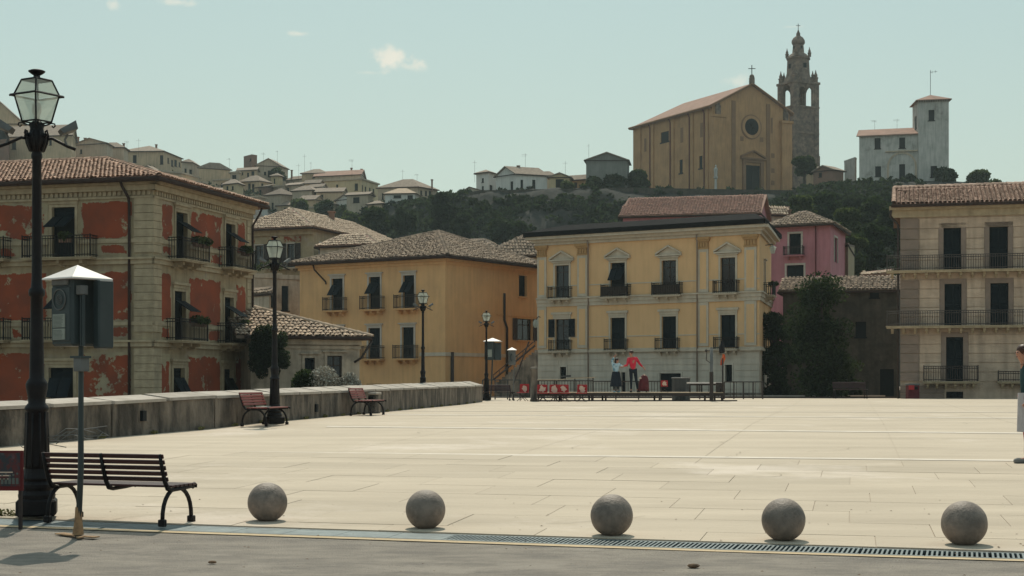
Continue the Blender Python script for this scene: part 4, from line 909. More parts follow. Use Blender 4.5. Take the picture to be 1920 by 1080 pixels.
# ------------------------------------------------------------------ simple houses with real walls, openings and roofs
def house(name, label, px0, pxc, px1, y0, yc, y1, yb, yr, mat='town1', roof='hip', wins=(), d=None, rmat='townroof', group='houses of the hill town', zb=None, ov=.35, depth=None, cat='house', chim=(), wmat='dark', fancy=None, eavemat=None):
    if d is None: d = dep(pxc, yb)
    h = (HY - yc) / F * d; d0 = h * F / (HY - y0); d1 = h * F / (HY - y1)
    wl_ = abs(pxc - px0) / F * d
    if px1 - pxc > 1 and d1 - d < .5 * wl_: d1 = d + .75 * wl_; depth = None
    Fl = Fac(px0, d0, pxc, d) if pxc - px0 > 1 else None; Fr = Fac(pxc, d, px1, d1) if px1 - pxc > 1 else None
    zbv = (HY - yb) / F * d - 7 if zb is None else zb
    base = (Fl or Fr).P0; T = thing(name, label, cat, (base.x, base.y, zbv), 0, group)
    if Fl and Fr: P = [Fl.P0, Fl.P1, Fr.P1, Fl.P0 + (Fr.P1 - Fr.P0)]
    else:
        f_ = Fl or Fr; dd = depth or f_.L * .8; P = [f_.P0, f_.P1, f_.P1 - f_.n * dd, f_.P0 - f_.n * dd]
    if depth and Fl and Fr and Fr.L < depth * 3: Fr.P1 = Fr.P0 + Fr.e * depth; Fr.L = depth; P = [Fl.P0, Fl.P1, Fr.P1, Fl.P0 + (Fr.P1 - Fr.P0)]
    for f_ in (Fl, Fr):
        if not f_: continue
        hs = []
        for w_ in wins:
            wx_ = (w_[0] + w_[1]) / 2
            if (f_ is Fl and wx_ < pxc) or (f_ is Fr and wx_ > pxc): hs.append((f_.s(w_[0]), f_.s(w_[1]), f_.z(wx_, w_[3]), f_.z(wx_, w_[2]), w_[4] if len(w_) > 4 else ''))
        wall(f_, 0, f_.L, zbv, h, [q[:4] for q in hs], 'wall', mat, T, .2)
        for q in hs:
            if fancy: window(f_, T, q[:4], fancy[0], True, fancy[1], 0, tmat=fancy[2], mat=wmat)
            else:
                g = MB(); g.fbox(f_, q[0], q[1], q[2], q[3], -.12, -.18); g.fbox(f_, q[0] - .08, q[1] + .08, q[2] - .1, q[2] - .005, .1, .001); wo = g.build('window', wmat, T)
                if 'b' in q[4]: balcony(f_, T, q[0] - .5, q[1] + .5, q[2], .6, .8, mat, 'iron2', .2)
    hull([P[1] if not Fr else P[2], P[2] if not Fr else P[3], P[3] if not Fr else P[0]] + ([P[0]] if not Fr else []), zbv, h, mat, T)
    c = sum(P, Vector((0, 0))) / 4; O = [p + (p - c).normalized() * ov * 1.4 for p in P]; z = h + .02
    E = [Vector((p.x, p.y, z)) for p in O]
    if roof == 'flat':
        g = MB(); g.hexa(E + [p + Vector((0, 0, .35)) for p in E]); g.build('roof', rmat, T)
    else:
        rz = (HY - yr) / F * c.y
        A_, B_ = (E[0] + E[1]) / 2, (E[3] + E[2]) / 2; L1 = (E[1] - E[0]).length; L2 = (E[2] - E[1]).length
        if roof == 'hip':
            if L1 >= L2: r0 = (E[0] + E[3]) / 2 + (E[1] - E[0]).normalized() * L2 * .5; r1 = (E[1] + E[2]) / 2 - (E[1] - E[0]).normalized() * L2 * .5
            else: r0 = A_ + (E[2] - E[1]).normalized() * L1 * .5; r1 = B_ - (E[2] - E[1]).normalized() * L1 * .5
            r0.z = r1.z = rz
            pol = [[E[0], E[1], r1, r0], [E[1], E[2], r1], [E[2], E[3], r0, r1], [E[3], E[0], r0]] if L1 >= L2 else [[E[0], E[1], r0], [E[1], E[2], r1, r0], [E[2], E[3], r1], [E[3], E[0], r0, r1]]
            if L1 >= L2 and (r1 - r0).dot(E[1] - E[0]) < 0.2: r0 = r1 = (r0 + r1) / 2; pol = [[E[i], E[(i + 1) % 4], r0] for i in range(4)]
        elif roof == 'gl':      # gable end on the left-hand visible face
            r0, r1 = A_.copy(), B_.copy(); r0.z = r1.z = rz; pol = [[E[1], E[2], r1, r0], [E[3], E[0], r0, r1]]
            g = MB(); m0 = (P[0] + P[1]) / 2; m1 = (P[2] + P[3]) / 2; g.quad((P[0].x, P[0].y, h), (P[1].x, P[1].y, h), (m0.x, m0.y, rz - .1)); g.quad((P[2].x, P[2].y, h), (P[3].x, P[3].y, h), (m1.x, m1.y, rz - .1)); g.build('gable', mat, T)
        elif roof == 'gr':      # ridge parallel to the left-hand face
            r0, r1 = (E[0] + E[3]) / 2, (E[1] + E[2]) / 2; r0.z = r1.z = rz; pol = [[E[0], E[1], r1, r0], [E[2], E[3], r0, r1]]
            g = MB(); m0 = (P[1] + P[2]) / 2; m1 = (P[3] + P[0]) / 2; g.quad((P[1].x, P[1].y, h), (P[2].x, P[2].y, h), (m0.x, m0.y, rz - .1)); g.quad((P[3].x, P[3].y, h), (P[0].x, P[0].y, h), (m1.x, m1.y, rz - .1)); g.build('gable', mat, T)
        elif roof == 'mono':
            r0, r1 = E[3].copy(), E[2].copy(); r0.z = r1.z = rz; pol = [[E[0], E[1], r1, r0]]
            g = MB(); g.quad((P[1].x, P[1].y, h), (P[2].x, P[2].y, h), (P[2].x, P[2].y, rz - .1)); g.quad((P[3].x, P[3].y, h), (P[0].x, P[0].y, h), (P[3].x, P[3].y, rz - .1)); g.quad((P[2].x, P[2].y, h), (P[3].x, P[3].y, h), (P[3].x, P[3].y, rz - .1), (P[2].x, P[2].y, rz - .1)); g.build('gable', mat, T)
        ro = roofdeck(pol, rmat, T, .2)
        if d < 200:
            tm = {'townroof': 'tileold', 'townroofp': 'tilered', 'tiledeck': 'tilepale', 'tiledeckold': 'tileold'}.get(rmat, 'tileold'); tiles(pol, tm, ro, .26, .45, .11, jit=.04)
        if ov > .1:
            g = MB(); E2 = E + [E[0]]; g.tube([p + Vector((0, 0, -.14)) for p in E2], .09, 5); g.build('gutter', 'fascia', T)
    for (cx, yt, ybm, w_) in chim:
        dd = c.y; g = MB(); a = W(cx - w_ / 2, yt, dd); b_ = W(cx + w_ / 2, ybm, dd); g.box(a.x, b_.x, dd - .3, dd + .3, b_.z - 1, a.z); g.box(a.x - .1, b_.x + .1, dd - .4, dd + .4, a.z + .002, a.z + .15); g.build('chimney', 'town5', T)
    return T
NR = 'old roofs behind the square'
DE = 140.0
# E: cream house with the red frieze behind the red palazzo
E_ = house('frieze_house', 'cream house with red painted frieze, brown shutters and brick chimney behind the red palazzo', 440, 588, 672, 433, 427, 445, 600, 403, 'cream', 'hip', [(478, 494, 460, 500), (538, 552, 457, 502), (598, 609, 456, 478)], d=DE, zb=-4.6, ov=.8, group=None, rmat='tiledeck', chim=[(622, 399, 424, 10)], depth=20, wmat='shutb', fancy=('glass', .1, 'frame'))
FE = Fac(440, DE * (HY - 427) / (HY - 433), 588, DE)
zE = (HY - 427) / F * DE
for (a, b_) in ((462, 500), (505, 565)): g = MB(); g.fbox(FE, FE.s(a), FE.s(b_), zE - 1.2, zE - .7, .02, .001); g.build('painted_frieze', 'peel', E_)
g = MB(); g.fbox(FE, 0, FE.L, zE - .6, zE - .05, .3, .001); g.build('cornice', 'creamtrim', E_)
for (a, b_) in ((464, 476), (495, 505), (523, 537), (553, 564)):
    g = MB(); leaf_louvre(g, FE, FE.s(a), FE.s(b_), FE.z(500, 502), FE.z(500, 458), .1); g.build('shutter', 'shutb', E_)
balcony(FE, E_, FE.s(500), FE.s(566), FE.z(535, 503), .9, .85, 'plasterold', 'iron2', .14)
house('wing_house', 'cracked cream wing with dark window below the frieze house', 472, 560, 564, 521, 525, 527, 600, 512, 'plasterold', 'flat', [(528, 541, 536, 582), (508, 514, 548, 575)], d=124, zb=-4.6, ov=.1, group=None, rmat='plasterold', wmat='shut')
house('shed_roof_house', 'small pale wall under a dark lean-to roof left of the lamp post', 455, 505, 508, 553, 549, 551, 600, 538, 'plasterold', 'mono', [], d=116, zb=-4.6, ov=.2, group=None, rmat='tiledeckold')
TR = thing('terrace_clutter', 'low terrace parapet crowded with pots below the frieze house', 'terrace', W(472, 540, 126))
a_, b_ = W(470, 530, 126), W(528, 512, 126); MB().box(a_.x, b_.x, 126, 126.3, a_.z - 1, b_.z).build('parapet', 'plasterold', TR)
for k in range(9):
    x = a_.x + .2 + k * .28; V, Q = leafcloud([(Vector((x, 125.7, b_.z + .25 + random.random() * .4)), (.24, .15, .35))], 60, .09); nmesh('potted_plant', V, Q, 'leaf3', TR); 
# F: low plastered house with rough tile roof
Fh = thing('low_house', 'low cracked plaster house with rough sloping tile roof beside the ochre house', 'house', (-11, 76, -4.6))
FF = Fac(470, 74.6, 674, 76.6); zE = FF.z(600, 633)
hF = [hol(FF, 571, 590, -1.6, FF.z(580, 671)), hol(FF, 613, 641, -1.6, FF.z(626, 667))]
wall(FF, 0, FF.L, -4.6, zE, hF, 'wall', 'plasterold', Fh); hull([FF.P1, FF.P1 - FF.n * 8, FF.P0 - FF.n * 8, FF.P0], -4.6, zE, 'plasterold', Fh)
for h in hF: window(FF, Fh, h, 'glass' if h is hF[1] else 'shut', True, .13, .1, tmat='plasterold')
g = MB(); g.fbox(FF, 0, FF.L + .05, zE - .55, zE - .4, .08, .001); g.fbox(FF, 0, FF.L + .05, zE - .35, zE, .22, .001); g.build('cornice', 'plasterold', Fh)
e0 = FF.pt(-.8, zE + .05, .5); e1 = FF.pt(FF.L + .5, zE + .05, .5); apx = FF.pt(-.8, zE + .05 + 5.0 * .40, -4.5)
pol = [[e0, e1, apx], [e1, FF.pt(FF.L + .5, zE + .05, -9.5), apx]]
RF = roofdeck(pol, 'tiledeckold', Fh, .15); tiles(pol[:1], 'tilepale', RF, .21, .40, .09, jit=.045); ridge([(apx, e1)], 'tilepale', RF, .13)
MB().tube([FF.pt(-.4, zE, .55), e1 + Vector((0, 0, -.1))], .09, 7).build('gutter', 'fascia', Fh)
pipe(Fh, [e1 + Vector((0, 0, -.2)), FF.pt(FF.L - .0, zE - 1.0, .3), FF.pt(FF.L - .3, zE - 1.2, .12)], .06, 'iron2')
# small roofs peeping between the bigger houses
house('tile_roof_house', 'pale tiled roof peeping out behind the ochre house on its left', 600, 705, 725, 462, 458, 462, 520, 438, 'plasterold', 'hip', [], d=135, zb=-4.6, group=None, rmat='tiledeck')
house('tile_roof_house', 'tiled roof touching the yellow palace on its left side', 905, 1040, 1080, 478, 480, 482, 560, 441, 'plasterold', 'hip', [], d=133, zb=-4.6, group=None, rmat='tiledeckold')
house('tile_roof_house', 'distant low roof just right of the ochre roof peak', 850, 925, 940, 466, 464, 466, 520, 447, 'plasterold', 'hip', [], d=150, zb=-4.6, group=None, rmat='tiledeckold')
house('red_roof_house', 'long red tiled roof with skylights and pink gable above the yellow palace', 1168, 1420, 1440, 406, 400, 412, 480, 368, 'pink', 'gr', [], d=140, zb=-4.6, group=None, rmat='townroofp', chim=[(1245, 390, 402, 13), (1365, 383, 398, 15), (1395, 379, 392, 10)], depth=9)
house('cream_roof_house', 'small cream tiled roof between the palace and the pink house', 1430, 1468, 1478, 402, 403, 404, 450, 387, 'plasterold', 'gr', [], d=158, zb=-4.6, group=None, rmat='tiledeck')
# pink house
Pk = house('pink_house', 'bright pink house with one balcony door behind the dark tree', 1440, 1557, 1574, 425, 419, 430, 560, 399, 'pink', 'hip', [(1480, 1502, 438, 477), (1475, 1507, 497, 530), (1564, 1570, 446, 492)], d=132, zb=-4.6, group=None, rmat='tiledeckold', ov=.5, depth=9, wmat='shut', fancy=('shut', .16, 'frame'))
FP = Fac(1440, 132 * (HY - 419) / (HY - 425), 1557, 132); balcony(FP, Pk, FP.s(1472), FP.s(1509), FP.z(1490, 479), .6, .75, 'pink', 'iron2', .14)
pipe(Pk, [FP.pt(FP.s(1530), FP.z(1530, 424), .1), FP.pt(FP.s(1530), FP.z(1530, 525), .1)], .05, 'maroon')
house('cream_annex', 'narrow cream wall tucked right of the pink house', 1570, 1590, 1602, 463, 458, 478, 530, 452, 'cream', 'mono', [(1572, 1578, 470, 515)], d=140, zb=-4.6, group=None, rmat='tiledeckold', ov=.15)
house('little_roof_house', 'little bright tiled roof left of the tan house', 1618, 1668, 1672, 517, 512, 512, 560, 507, 'plasterold', 'gr', [], d=122, zb=-4.6, group=None, rmat='tiledeck', ov=.1)
# dark old house behind the tree
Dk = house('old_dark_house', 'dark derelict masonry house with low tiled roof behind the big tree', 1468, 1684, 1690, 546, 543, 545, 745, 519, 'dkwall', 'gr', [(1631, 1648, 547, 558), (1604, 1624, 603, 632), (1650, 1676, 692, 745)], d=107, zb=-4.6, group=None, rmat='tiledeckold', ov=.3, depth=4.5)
# ------------------------------------------------------------------ the church on the hill
CH = thing('church', 'big ochre church with rose window and red tiled gable roof on the hilltop', 'church', (45, 300, 30))
ang = Vector((.889, .458)); c0 = Vector((38.8, 300)); Ff = Fac(0, 0, 0, 0, [c0, c0 + ang * 18.6]); nn = Vector((-ang.y, ang.x)); Fs = Fac(0, 0, 0, 0, [c0 + nn * 29, c0])
zb, ze, za = 30, 54.0, 58.9; mid = Ff.L / 2
wins = [(Fs.s(a), Fs.s(b_), Fs.z(a, y1), Fs.z(a, y0)) for a, b_, y0, y1 in [(1208, 1212, 260, 285), (1274, 1280, 300, 325), (1311, 1317, 293, 316), (1276, 1281, 240, 268), (1313, 1318, 231, 258)]]
lun = (Fs.s(1239), Fs.s(1254), Fs.z(1246, 266), Fs.z(1246, 247))
wall(Fs, 0, 29, zb, ze, wins[1:3] + [lun], 'wall', 'churchw', CH)
dr = (Ff.s(1397), Ff.s(1425), 33, Ff.z(1410, 310)); wall(Ff, 0, Ff.L, zb, ze, [dr], 'wall', 'churchw', CH)
g = MB(); g.quad(Ff.pt(0, ze), Ff.pt(Ff.L, ze), Ff.pt(mid, za)); g.build('gable', 'churchw', CH)
hull([Ff.P1, Ff.P1 + nn * 29, Fs.P0], zb, ze, 'churchw', CH)
for w_ in wins[1:3] + [lun]:
    g = MB(); g.fbox(Fs, w_[0] - .2, w_[1] + .2, w_[2] - .25, w_[2] - .01, .12, .001); g.fbox(Fs, w_[0], w_[1], w_[2], w_[3], -.14, -.2); g.build('window', 'dark', CH)
for w_ in (wins[0], wins[3], wins[4]): g = MB(); g.fbox(Fs, w_[0], w_[1], w_[2], w_[3], .04, .001); g.build('blind_window', 'churchd', CH)
for px in (1200, 1224, 1262, 1298, 1326):       # wall strips and pipes on the long side
    s0 = Fs.s(px); g = MB(); g.fbox(Fs, s0 - .5, s0 + .5, zb, ze - .3, .22, .001); g.build('lesene', 'churchw', CH)
    if px > 1210: pipe(CH, [Fs.pt(s0 - .9, ze - .3, .5), Fs.pt(s0 - .6, ze - 1.2, .32), Fs.pt(s0 - .6, zb, .32)], .12, 'maroon')
for s0, s1, z1 in ((-.15, 2.6, 51.8), (16.3, 18.75, 51.8)):
    g = MB(); g.fbox(Ff, s0, s1, zb, z1, .7, .001); g.fbox(Ff, s0 - .2, s1 + .2, z1 + .002, z1 + .5, .9, .001); g.build('buttress', 'churchw', CH)
    g = MB(); g.fbox(Ff, (s0 + s1) / 2 - .5, (s0 + s1) / 2 + .5, z1 + .502, z1 + 2.3, .5, -.4); g.ball(Ff.pt((s0 + s1) / 2, z1 + 2.6, .1), .5, 8, 5); g.build('pinnacle', 'brick', CH)
for s0 in (4.6, 12.9): g = MB(); g.fbox(Ff, s0, s0 + .9, zb, ze + 1.4, .12, .001); g.build('lesene', 'churchd', CH)
for px, y0, y1 in ((1375, 217, 247), (1447, 221, 250)):
    s0 = Ff.s(px); g = MB(); g.fbox(Ff, s0 - .22, s0 + .22, Ff.z(px, y1), Ff.z(px, y0), .06, .001); g.build('blind_window', 'churchd', CH)
for px, py in ((1376, 290), (1376, 320), (1376, 342), (1449, 292), (1449, 320), (1449, 343), (1478, 295), (1391, 260), (1428, 262)):
    s0 = Ff.s(px); z0 = Ff.z(px, py); g = MB(); g.fbox(Ff, s0 - .4, s0 + .4, z0 - .45, z0 + .45, .05, .001); g.build('wall_plaque', 'churchd', CH)
def disc(Fa, s, z, r_, o0, o1, seg=28):
    g = MB(); k = seg; P = [Fa.pt(s + r_ * math.cos(2 * math.pi * i / k), z + r_ * math.sin(2 * math.pi * i / k), o0) for i in range(k)]; P2 = [Fa.pt(s + r_ * math.cos(2 * math.pi * i / k), z + r_ * math.sin(2 * math.pi * i / k), o1) for i in range(k)]
    g.add(P + P2, [tuple(range(k)), tuple(range(2 * k - 1, k - 1, -1))] + [(i, i + k, (i + 1) % k + k, (i + 1) % k) for i in range(k)]); return g
rs, rz = Ff.s(1408.5), Ff.z(1408, 238)
ro = disc(Ff, rs, rz, 2.45, .12, .001).build('rose_window', 'churchd', CH); disc(Ff, rs, rz, 2.2, .2, .121).build('ring', 'churchw', ro)
disc(Ff, rs, rz, 1.62, .24, .2005).build('pane', 'dark', ro)
g = MB()
for k in range(8): a = math.pi * k / 8; g.tube([Ff.pt(rs + 1.6 * math.cos(a), rz + 1.6 * math.sin(a), .27), Ff.pt(rs - 1.6 * math.cos(a), rz - 1.6 * math.sin(a), .27)], .035, 4)
g.build('tracery', 'roofdark', ro)
g = MB(); g.fbox(Ff, dr[0] - .7, dr[0], 33, dr[3] + .5, .35, .001); g.fbox(Ff, dr[1], dr[1] + .7, 33, dr[3] + .5, .35, .001); g.fbox(Ff, dr[0] - .7, dr[1] + .7, dr[3] + .502, dr[3] + 1.1, .4, .001); g.fbox(Ff, dr[0] - 1.2, dr[1] + 1.2, dr[3] + 1.102, dr[3] + 1.4, .7, .001)
m_ = (dr[0] + dr[1]) / 2
for sgn in (-1, 1):
    p = [Ff.pt(m_ + sgn * (dr[1] - dr[0] + 2.4) / 2, dr[3] + 1.4, .65), Ff.pt(m_, dr[3] + 2.7, .65), Ff.pt(m_, dr[3] + 2.7, 0), Ff.pt(m_ + sgn * (dr[1] - dr[0] + 2.4) / 2, dr[3] + 1.4, 0)]; g.hexa(p + [q + Vector((0, 0, .3)) for q in p])
g.build('portal', 'churchd', CH)
g = MB(); g.fbox(Ff, dr[0], m_ - .02, 33, dr[3], -.1, -.2); g.fbox(Ff, m_ + .02, dr[1], 33, dr[3], -.1, -.2); g.build('door', 'dark', CH)
ov = .7; L = 29.6; z0 = ze - .15
e0, e1 = Fs.pt(-.6, z0, ov), Fs.pt(29 + .5, z0, ov); r1 = Ff.pt(mid, za + .2, .5); r0 = Ff.pt(mid, za + .2, -24.0); f1 = Ff.pt(Ff.L + .7, z0, .5); f0 = Ff.pt(Ff.L + .7, z0, -29.6)
pol = [[e0, e1, r1, r0], [f1, f0, r0, r1], [f0, e0, r0]]
RCh = roofdeck(pol, 'townroofp', CH, .3)
g = MB(); g.tube([e0, e1, r1 + Vector((0, 0, -.1)), f1], .22, 6); g.build('eave_cornice', 'churchd', CH)
top = Ff.pt(mid, za + .2, .2); g = MB(); g.box(top.x - .5, top.x + .5, top.y - .4, top.y + .4, top.z - .1, top.z + 1.1); g.ball(top + Vector((0, 0, 1.3)), .5, 8, 5); g.build('acroterion', 'brick', CH)
g = MB(); g.tube([top + Vector((0, 0, 1.5)), top + Vector((0, 0, 3.6))], .09, 5); g.tube([top + Vector((-.7, 0, 2.9)), top + Vector((.7, 0, 2.9))], .08, 5); g.build('cross', 'iron', CH)
# statue on a column beside the church
p = W(1342, 350, 296); ST = thing('statue_column', 'pale statue on a slim column before the church corner', 'statue', (p.x, p.y, 35))
MB().lathe([(.5, 34), (.5, 35.5), (.28, 35.6), (.22, 39.2), (.4, 39.4), (.4, 39.7)], (p.x, p.y, 0), 10).build('column', 'convent', ST)
MB().lathe([(.3, 39.7), (.34, 40.6), (.4, 41.2), (.15, 41.5), (.2, 41.75), (.05, 42)], (p.x, p.y, 0), 8).build('figure', 'convent', ST)
# bell tower
BT = thing('bell_tower', 'slender weathered brick bell tower with pinnacles and small dome behind the church', 'tower', (61, 332, 30))
Tc = Vector((60.1, 330)) ; Wt, Dt_ = 6.6, 5.4; Tf = Fac(0, 0, 0, 0, [Tc, Tc + ang * Wt]); TX = Matrix(((ang.x, nn.x, 0, Tc.x), (ang.y, nn.y, 0, Tc.y), (0, 0, 1, 0), (0, 0, 0, 1)))
tz = lambda py: (HY - py) / F * 331
def tb(g, x0, x1, y0, y1, z0, z1): g.box(x0, x1, y0, y1, z0, z1, TX)
zA, zB, zC, zD = tz(201), tz(161), tz(140), tz(100)
g = MB(); tb(g, -.25, Wt + .25, -.25, Dt_ + .25, 25, tz(290)); g.build('base', 'brick', BT)
g = MB(); tb(g, 0, Wt, 0, Dt_, tz(290), zA); g.build('shaft', 'brick', BT)
for x in (0, Wt - .9):
    for y in (0, Dt_ - .9): g = MB(); tb(g, x - .12, x + 1.02, y - .12, y + 1.02, tz(290), zB + .6); g.build('corner_pier', 'brick', BT)
g = MB()
for z0, z1, o_ in ((zA, zA + .35, .2), (tz(250), tz(250) + .3, .16), (zB + .602, zB + 1.1, .3)): tb(g, -o_, Wt + o_, -o_, Dt_ + o_, z0, z1)
g.build('string_course', 'brick', BT)
# belfry: piers, central column and round arches on every face, open to the sky
g = MB(); z0 = zA + .35; zs = zB - .6
for (x0, x1) in ((.9, 1.5), (Wt - 1.5, Wt - .9)):
    for y in (.02, Dt_ - .6): tb(g, x0, x1, y, y + .58, z0, zB + .6)
for y0, y1 in ((.9, 1.2), (Dt_ - 1.2, Dt_ - .9)):
    for x in (.02, Wt - .6): tb(g, x, x + .58, y0, y1, z0, zB + .6)
def arch_wall(g, along_x, off, a0, a1, zsp, ztop):
    n_ = 10; r_ = (a1 - a0) / 2; c = (a0 + a1) / 2; pts = [(c - r_ * math.cos(math.pi * i / n_), zsp + r_ * math.sin(math.pi * i / n_)) for i in range(n_ + 1)]
    for i in range(n_):
        (xa, za_), (xb, zb_) = pts[i], pts[i + 1]
        P = []
        for o_ in (off, off + .5):
            for (q, z) in ((xa, za_), (xb, zb_), (xb, ztop), (xa, ztop)):
                P.append(TX @ (Vector((q, o_, z)) if along_x else Vector((o_, q, z))))
        g.hexa(P)
for off in (.04, Dt_ - .54): m2 = Wt / 2; arch_wall(g, True, off, 1.5, m2 - .14, zs - .3, zB + .6); arch_wall(g, True, off, m2 + .14, Wt - 1.5, zs - .3, zB + .6)
for off in (.04, Wt - .54): arch_wall(g, False, off, 1.2, Dt_ - 1.2, zs - .4, zB + .6)
g.build('belfry', 'brick', BT)
for y in (.3, Dt_ - .3): g = MB(); p = TX @ Vector((Wt / 2, y, 0)); g.lathe([(.16, z0), (.12, z0 + .2), (.12, zs - .5), (.2, zs - .3), (.2, zs)], (p.x, p.y, 0), 8); g.build('column', 'brick', BT)
p = TX @ Vector((Wt / 2, Dt_ / 2, 0)); g = MB(); g.lathe([(.5, zs - 1.3), (.42, zs - .9), (.3, zs - .5), (.1, zs - .3), (.05, zs + .5)], (p.x, p.y, 0), 10); g.build('bell', 'iron2', BT)
def pinn(x, y, z, s_): 
    g = MB(); p = TX @ Vector((x, y, z)); g.lathe([(.5 * s_, 0), (.5 * s_, .9 * s_), (.62 * s_, 1.0 * s_), (.62 * s_, 1.15 * s_), (.36 * s_, 1.3 * s_), (.42 * s_, 1.7 * s_), (.2 * s_, 2.2 * s_), (.04, 2.9 * s_)], p, 8); g.build('pinnacle', 'brick', BT)
zP = zB + 1.1
for x in (.4, Wt - .4):
    for y in (.4, Dt_ - .4): pinn(x, y, zP, .95)
g = MB(); cx, cy = Wt / 2, Dt_ / 2; ctr = TX @ Vector((cx, cy, 0))
g.lathe([(3.2, zP), (3.1, zP + .5), (2.75, zP + 1.3), (2.55, zP + 2.0), (2.4, zP + 5.0), (2.65, zP + 5.1), (2.65, zP + 5.5), (2.3, zP + 5.7)], (ctr.x, ctr.y, 0), 8, math.atan2(ang.y, ang.x) + math.pi / 8); g.build('octagon_stage', 'brick', BT)
zO = zP + 5.7
for k in range(8):
    a = math.atan2(ang.y, ang.x) + math.pi * k / 4; 
    if k % 2 == 0:
        g = MB(); q = ctr + Vector((math.cos(a) * 2.27, math.sin(a) * 2.27, 0)); mt = Matrix.Translation((q.x, q.y, 0)) @ Matrix.Rotation(a, 4, 'Z'); g.box(-.1, .04, -.42, .42, zP + 2.2, zP + 4.0, mt); g.build('opening', 'dark', BT)
    else:
        q = TX.inverted() @ Vector((ctr.x + math.cos(a) * 2.4, ctr.y + math.sin(a) * 2.4, 0)); pinn(q.x, q.y, zO - .1, .72); pinn(TX.inverted().to_3x3().row[0].dot(Vector((0, 0, 0))) + q.x * 1.0 + (q.x - cx) * .28, q.y + (q.y - cy) * .28, zP + .2, .8)
g = MB(); g.lathe([(2.2, zO), (1.9, zO + .4), (1.3, zO + .8), (1.15, zO + 2.6), (1.3, zO + 2.7), (1.45, zO + 3.0), (1.42, zO + 3.5), (1.05, zO + 4.1), (.5, zO + 4.5), (.42, zO + 4.8), (.46, zO + 5.0), (.25, zO + 5.4), (.12, zO + 5.8), (.04, zO + 6.0)], (ctr.x, ctr.y, 0), 12); g.build('lantern_dome', 'brick', BT)
for k in range(4): 
    a = math.atan2(ang.y, ang.x) + math.pi / 2 * k; q = ctr + Vector((math.cos(a) * 1.17, math.sin(a) * 1.17, 0)); g = MB(); g.box(-.1, .04, -.22, .22, zO + 1.0, zO + 2.2, Matrix.Translation((q.x, q.y, 0)) @ Matrix.Rotation(a, 4, 'Z')); g.build('opening', 'dark', BT)
g = MB(); g.tube([(ctr.x, ctr.y, zO + 5.9), (ctr.x, ctr.y, zO + 7.2)], .07, 5); g.tube([(ctr.x - .45, ctr.y, zO + 6.75), (ctr.x + .45, ctr.y, zO + 6.75)], .06, 5); g.build('cross', 'iron', BT)
# ------------------------------------------------------------------ white convent with tower
CV = thing('convent', 'white washed convent with square tower and arched doorway at right on the hill', 'building', (70, 290, 30))
Fv = Fac(1611, 290, 1722, 287.0); Ft = Fac(1722, 286.5, 1779, 285.2); Ftl = Fac(1711, 292.5, 1722, 286.5)
zev = Fv.z(1660, 253); hv = [hol(Fv, a, b_, Fv.z(a, y1), Fv.z(a, y0)) for a, b_, y0, y1 in ((1640, 1651, 259, 279), (1686, 1697, 258, 278), (1641, 1652, 312, 331), (1686, 1697, 308, 345))]
wall(Fv, 0, Fv.L, 30, zev, hv, 'wall', 'convent', CV); hull([Fv.P1, Fv.P1 - Fv.n * 9, Fv.P0 - Fv.n * 9, Fv.P0], 30, zev, 'convent', CV)
for h in hv: g = MB(); g.fbox(Fv, h[0], h[1], h[2], h[3], -.14, -.2); g.fbox(Fv, h[0] - .15, h[1] + .15, h[2] - .15, h[2] - .01, .1, .001); g.build('window', 'dark', CV)
e0, e1 = Fv.pt(-.5, zev, .4), Fv.pt(Fv.L, zev, .4); zr = Fv.z(1660, 238); pol = [[e0, e1, Fv.pt(Fv.L, zr + .35, -4.5), Fv.pt(-.4, zr + .35, -4.5)], [Fv.pt(Fv.L, zev, -9.4), Fv.pt(-.5, zev, -9.4), Fv.pt(-.4, zr + .35, -4.5), Fv.pt(Fv.L, zr + .35, -4.5)]]
roofdeck(pol, 'townroofp', CV, .2)
ht = [hol(Ft, 1741, 1752, Ft.z(1745, 226), Ft.z(1745, 206)), hol(Ft, 1745, 1757, Ft.z(1750, 332), Ft.z(1750, 311))]
ztt = Ft.z(1750, 186); wall(Ft, 0, Ft.L, 30, ztt, ht, 'wall', 'convent', CV)
hl = [(Ftl.L * .35, Ftl.L * .7, Ft.z(1745, 236), Ft.z(1745, 212))]; wall(Ftl, 0, Ftl.L, 30, ztt, hl, 'wall', 'convent', CV); hull([Ft.P1, Ft.P1 + (Ftl.P0 - Ftl.P1), Ftl.P0], 30, ztt, 'convent', CV)
for h, f_ in ((ht[0], Ft), (ht[1], Ft), (hl[0], Ftl)): g = MB(); g.fbox(f_, h[0], h[1], h[2], h[3], -.14, -.2); g.fbox(f_, h[0] - .15, h[1] + .15, h[2] - .15, h[2] - .01, .1, .001); g.build('window', 'dark', CV)
P = [Ftl.P0, Ft.P0, Ft.P1, Ft.P1 + (Ftl.P0 - Ftl.P1)]; c = sum(P, Vector((0, 0))) / 4; E = [Vector((*(p + (p - c).normalized() * .75), ztt - .1)) for p in P]; ap = Vector((c.x, c.y, ztt + 1.35))
roofdeck([[E[i], E[(i + 1) % 4], ap] for i in range(4)], 'townroofp', CV, .15)
g = MB(); x = .15
while x < Ft.L: g.fbox(Ft, x, x + .18, ztt - .45, ztt - .12, .4, .001); x += .42
g.build('corbel_row', 'brick', CV)
g = MB(); g.tube([ap, ap + Vector((0, 0, 4.6))], .05, 5); g.tube([ap + Vector((-.1, 0, 4.2)), ap + Vector((1.3, 0, 4.4))], .03, 4); g.tube([ap + Vector((.3, 0, 4.0)), ap + Vector((.3, 0, 4.5))], .03, 4); g.tube([ap + Vector((.9, 0, 4.1)), ap + Vector((.9, 0, 4.6))], .03, 4); g.build('antenna', 'iron', CV)
g = MB(); ma_ = Fv.s(1691); zsp = Fv.z(1690, 312); r_ = 2.35
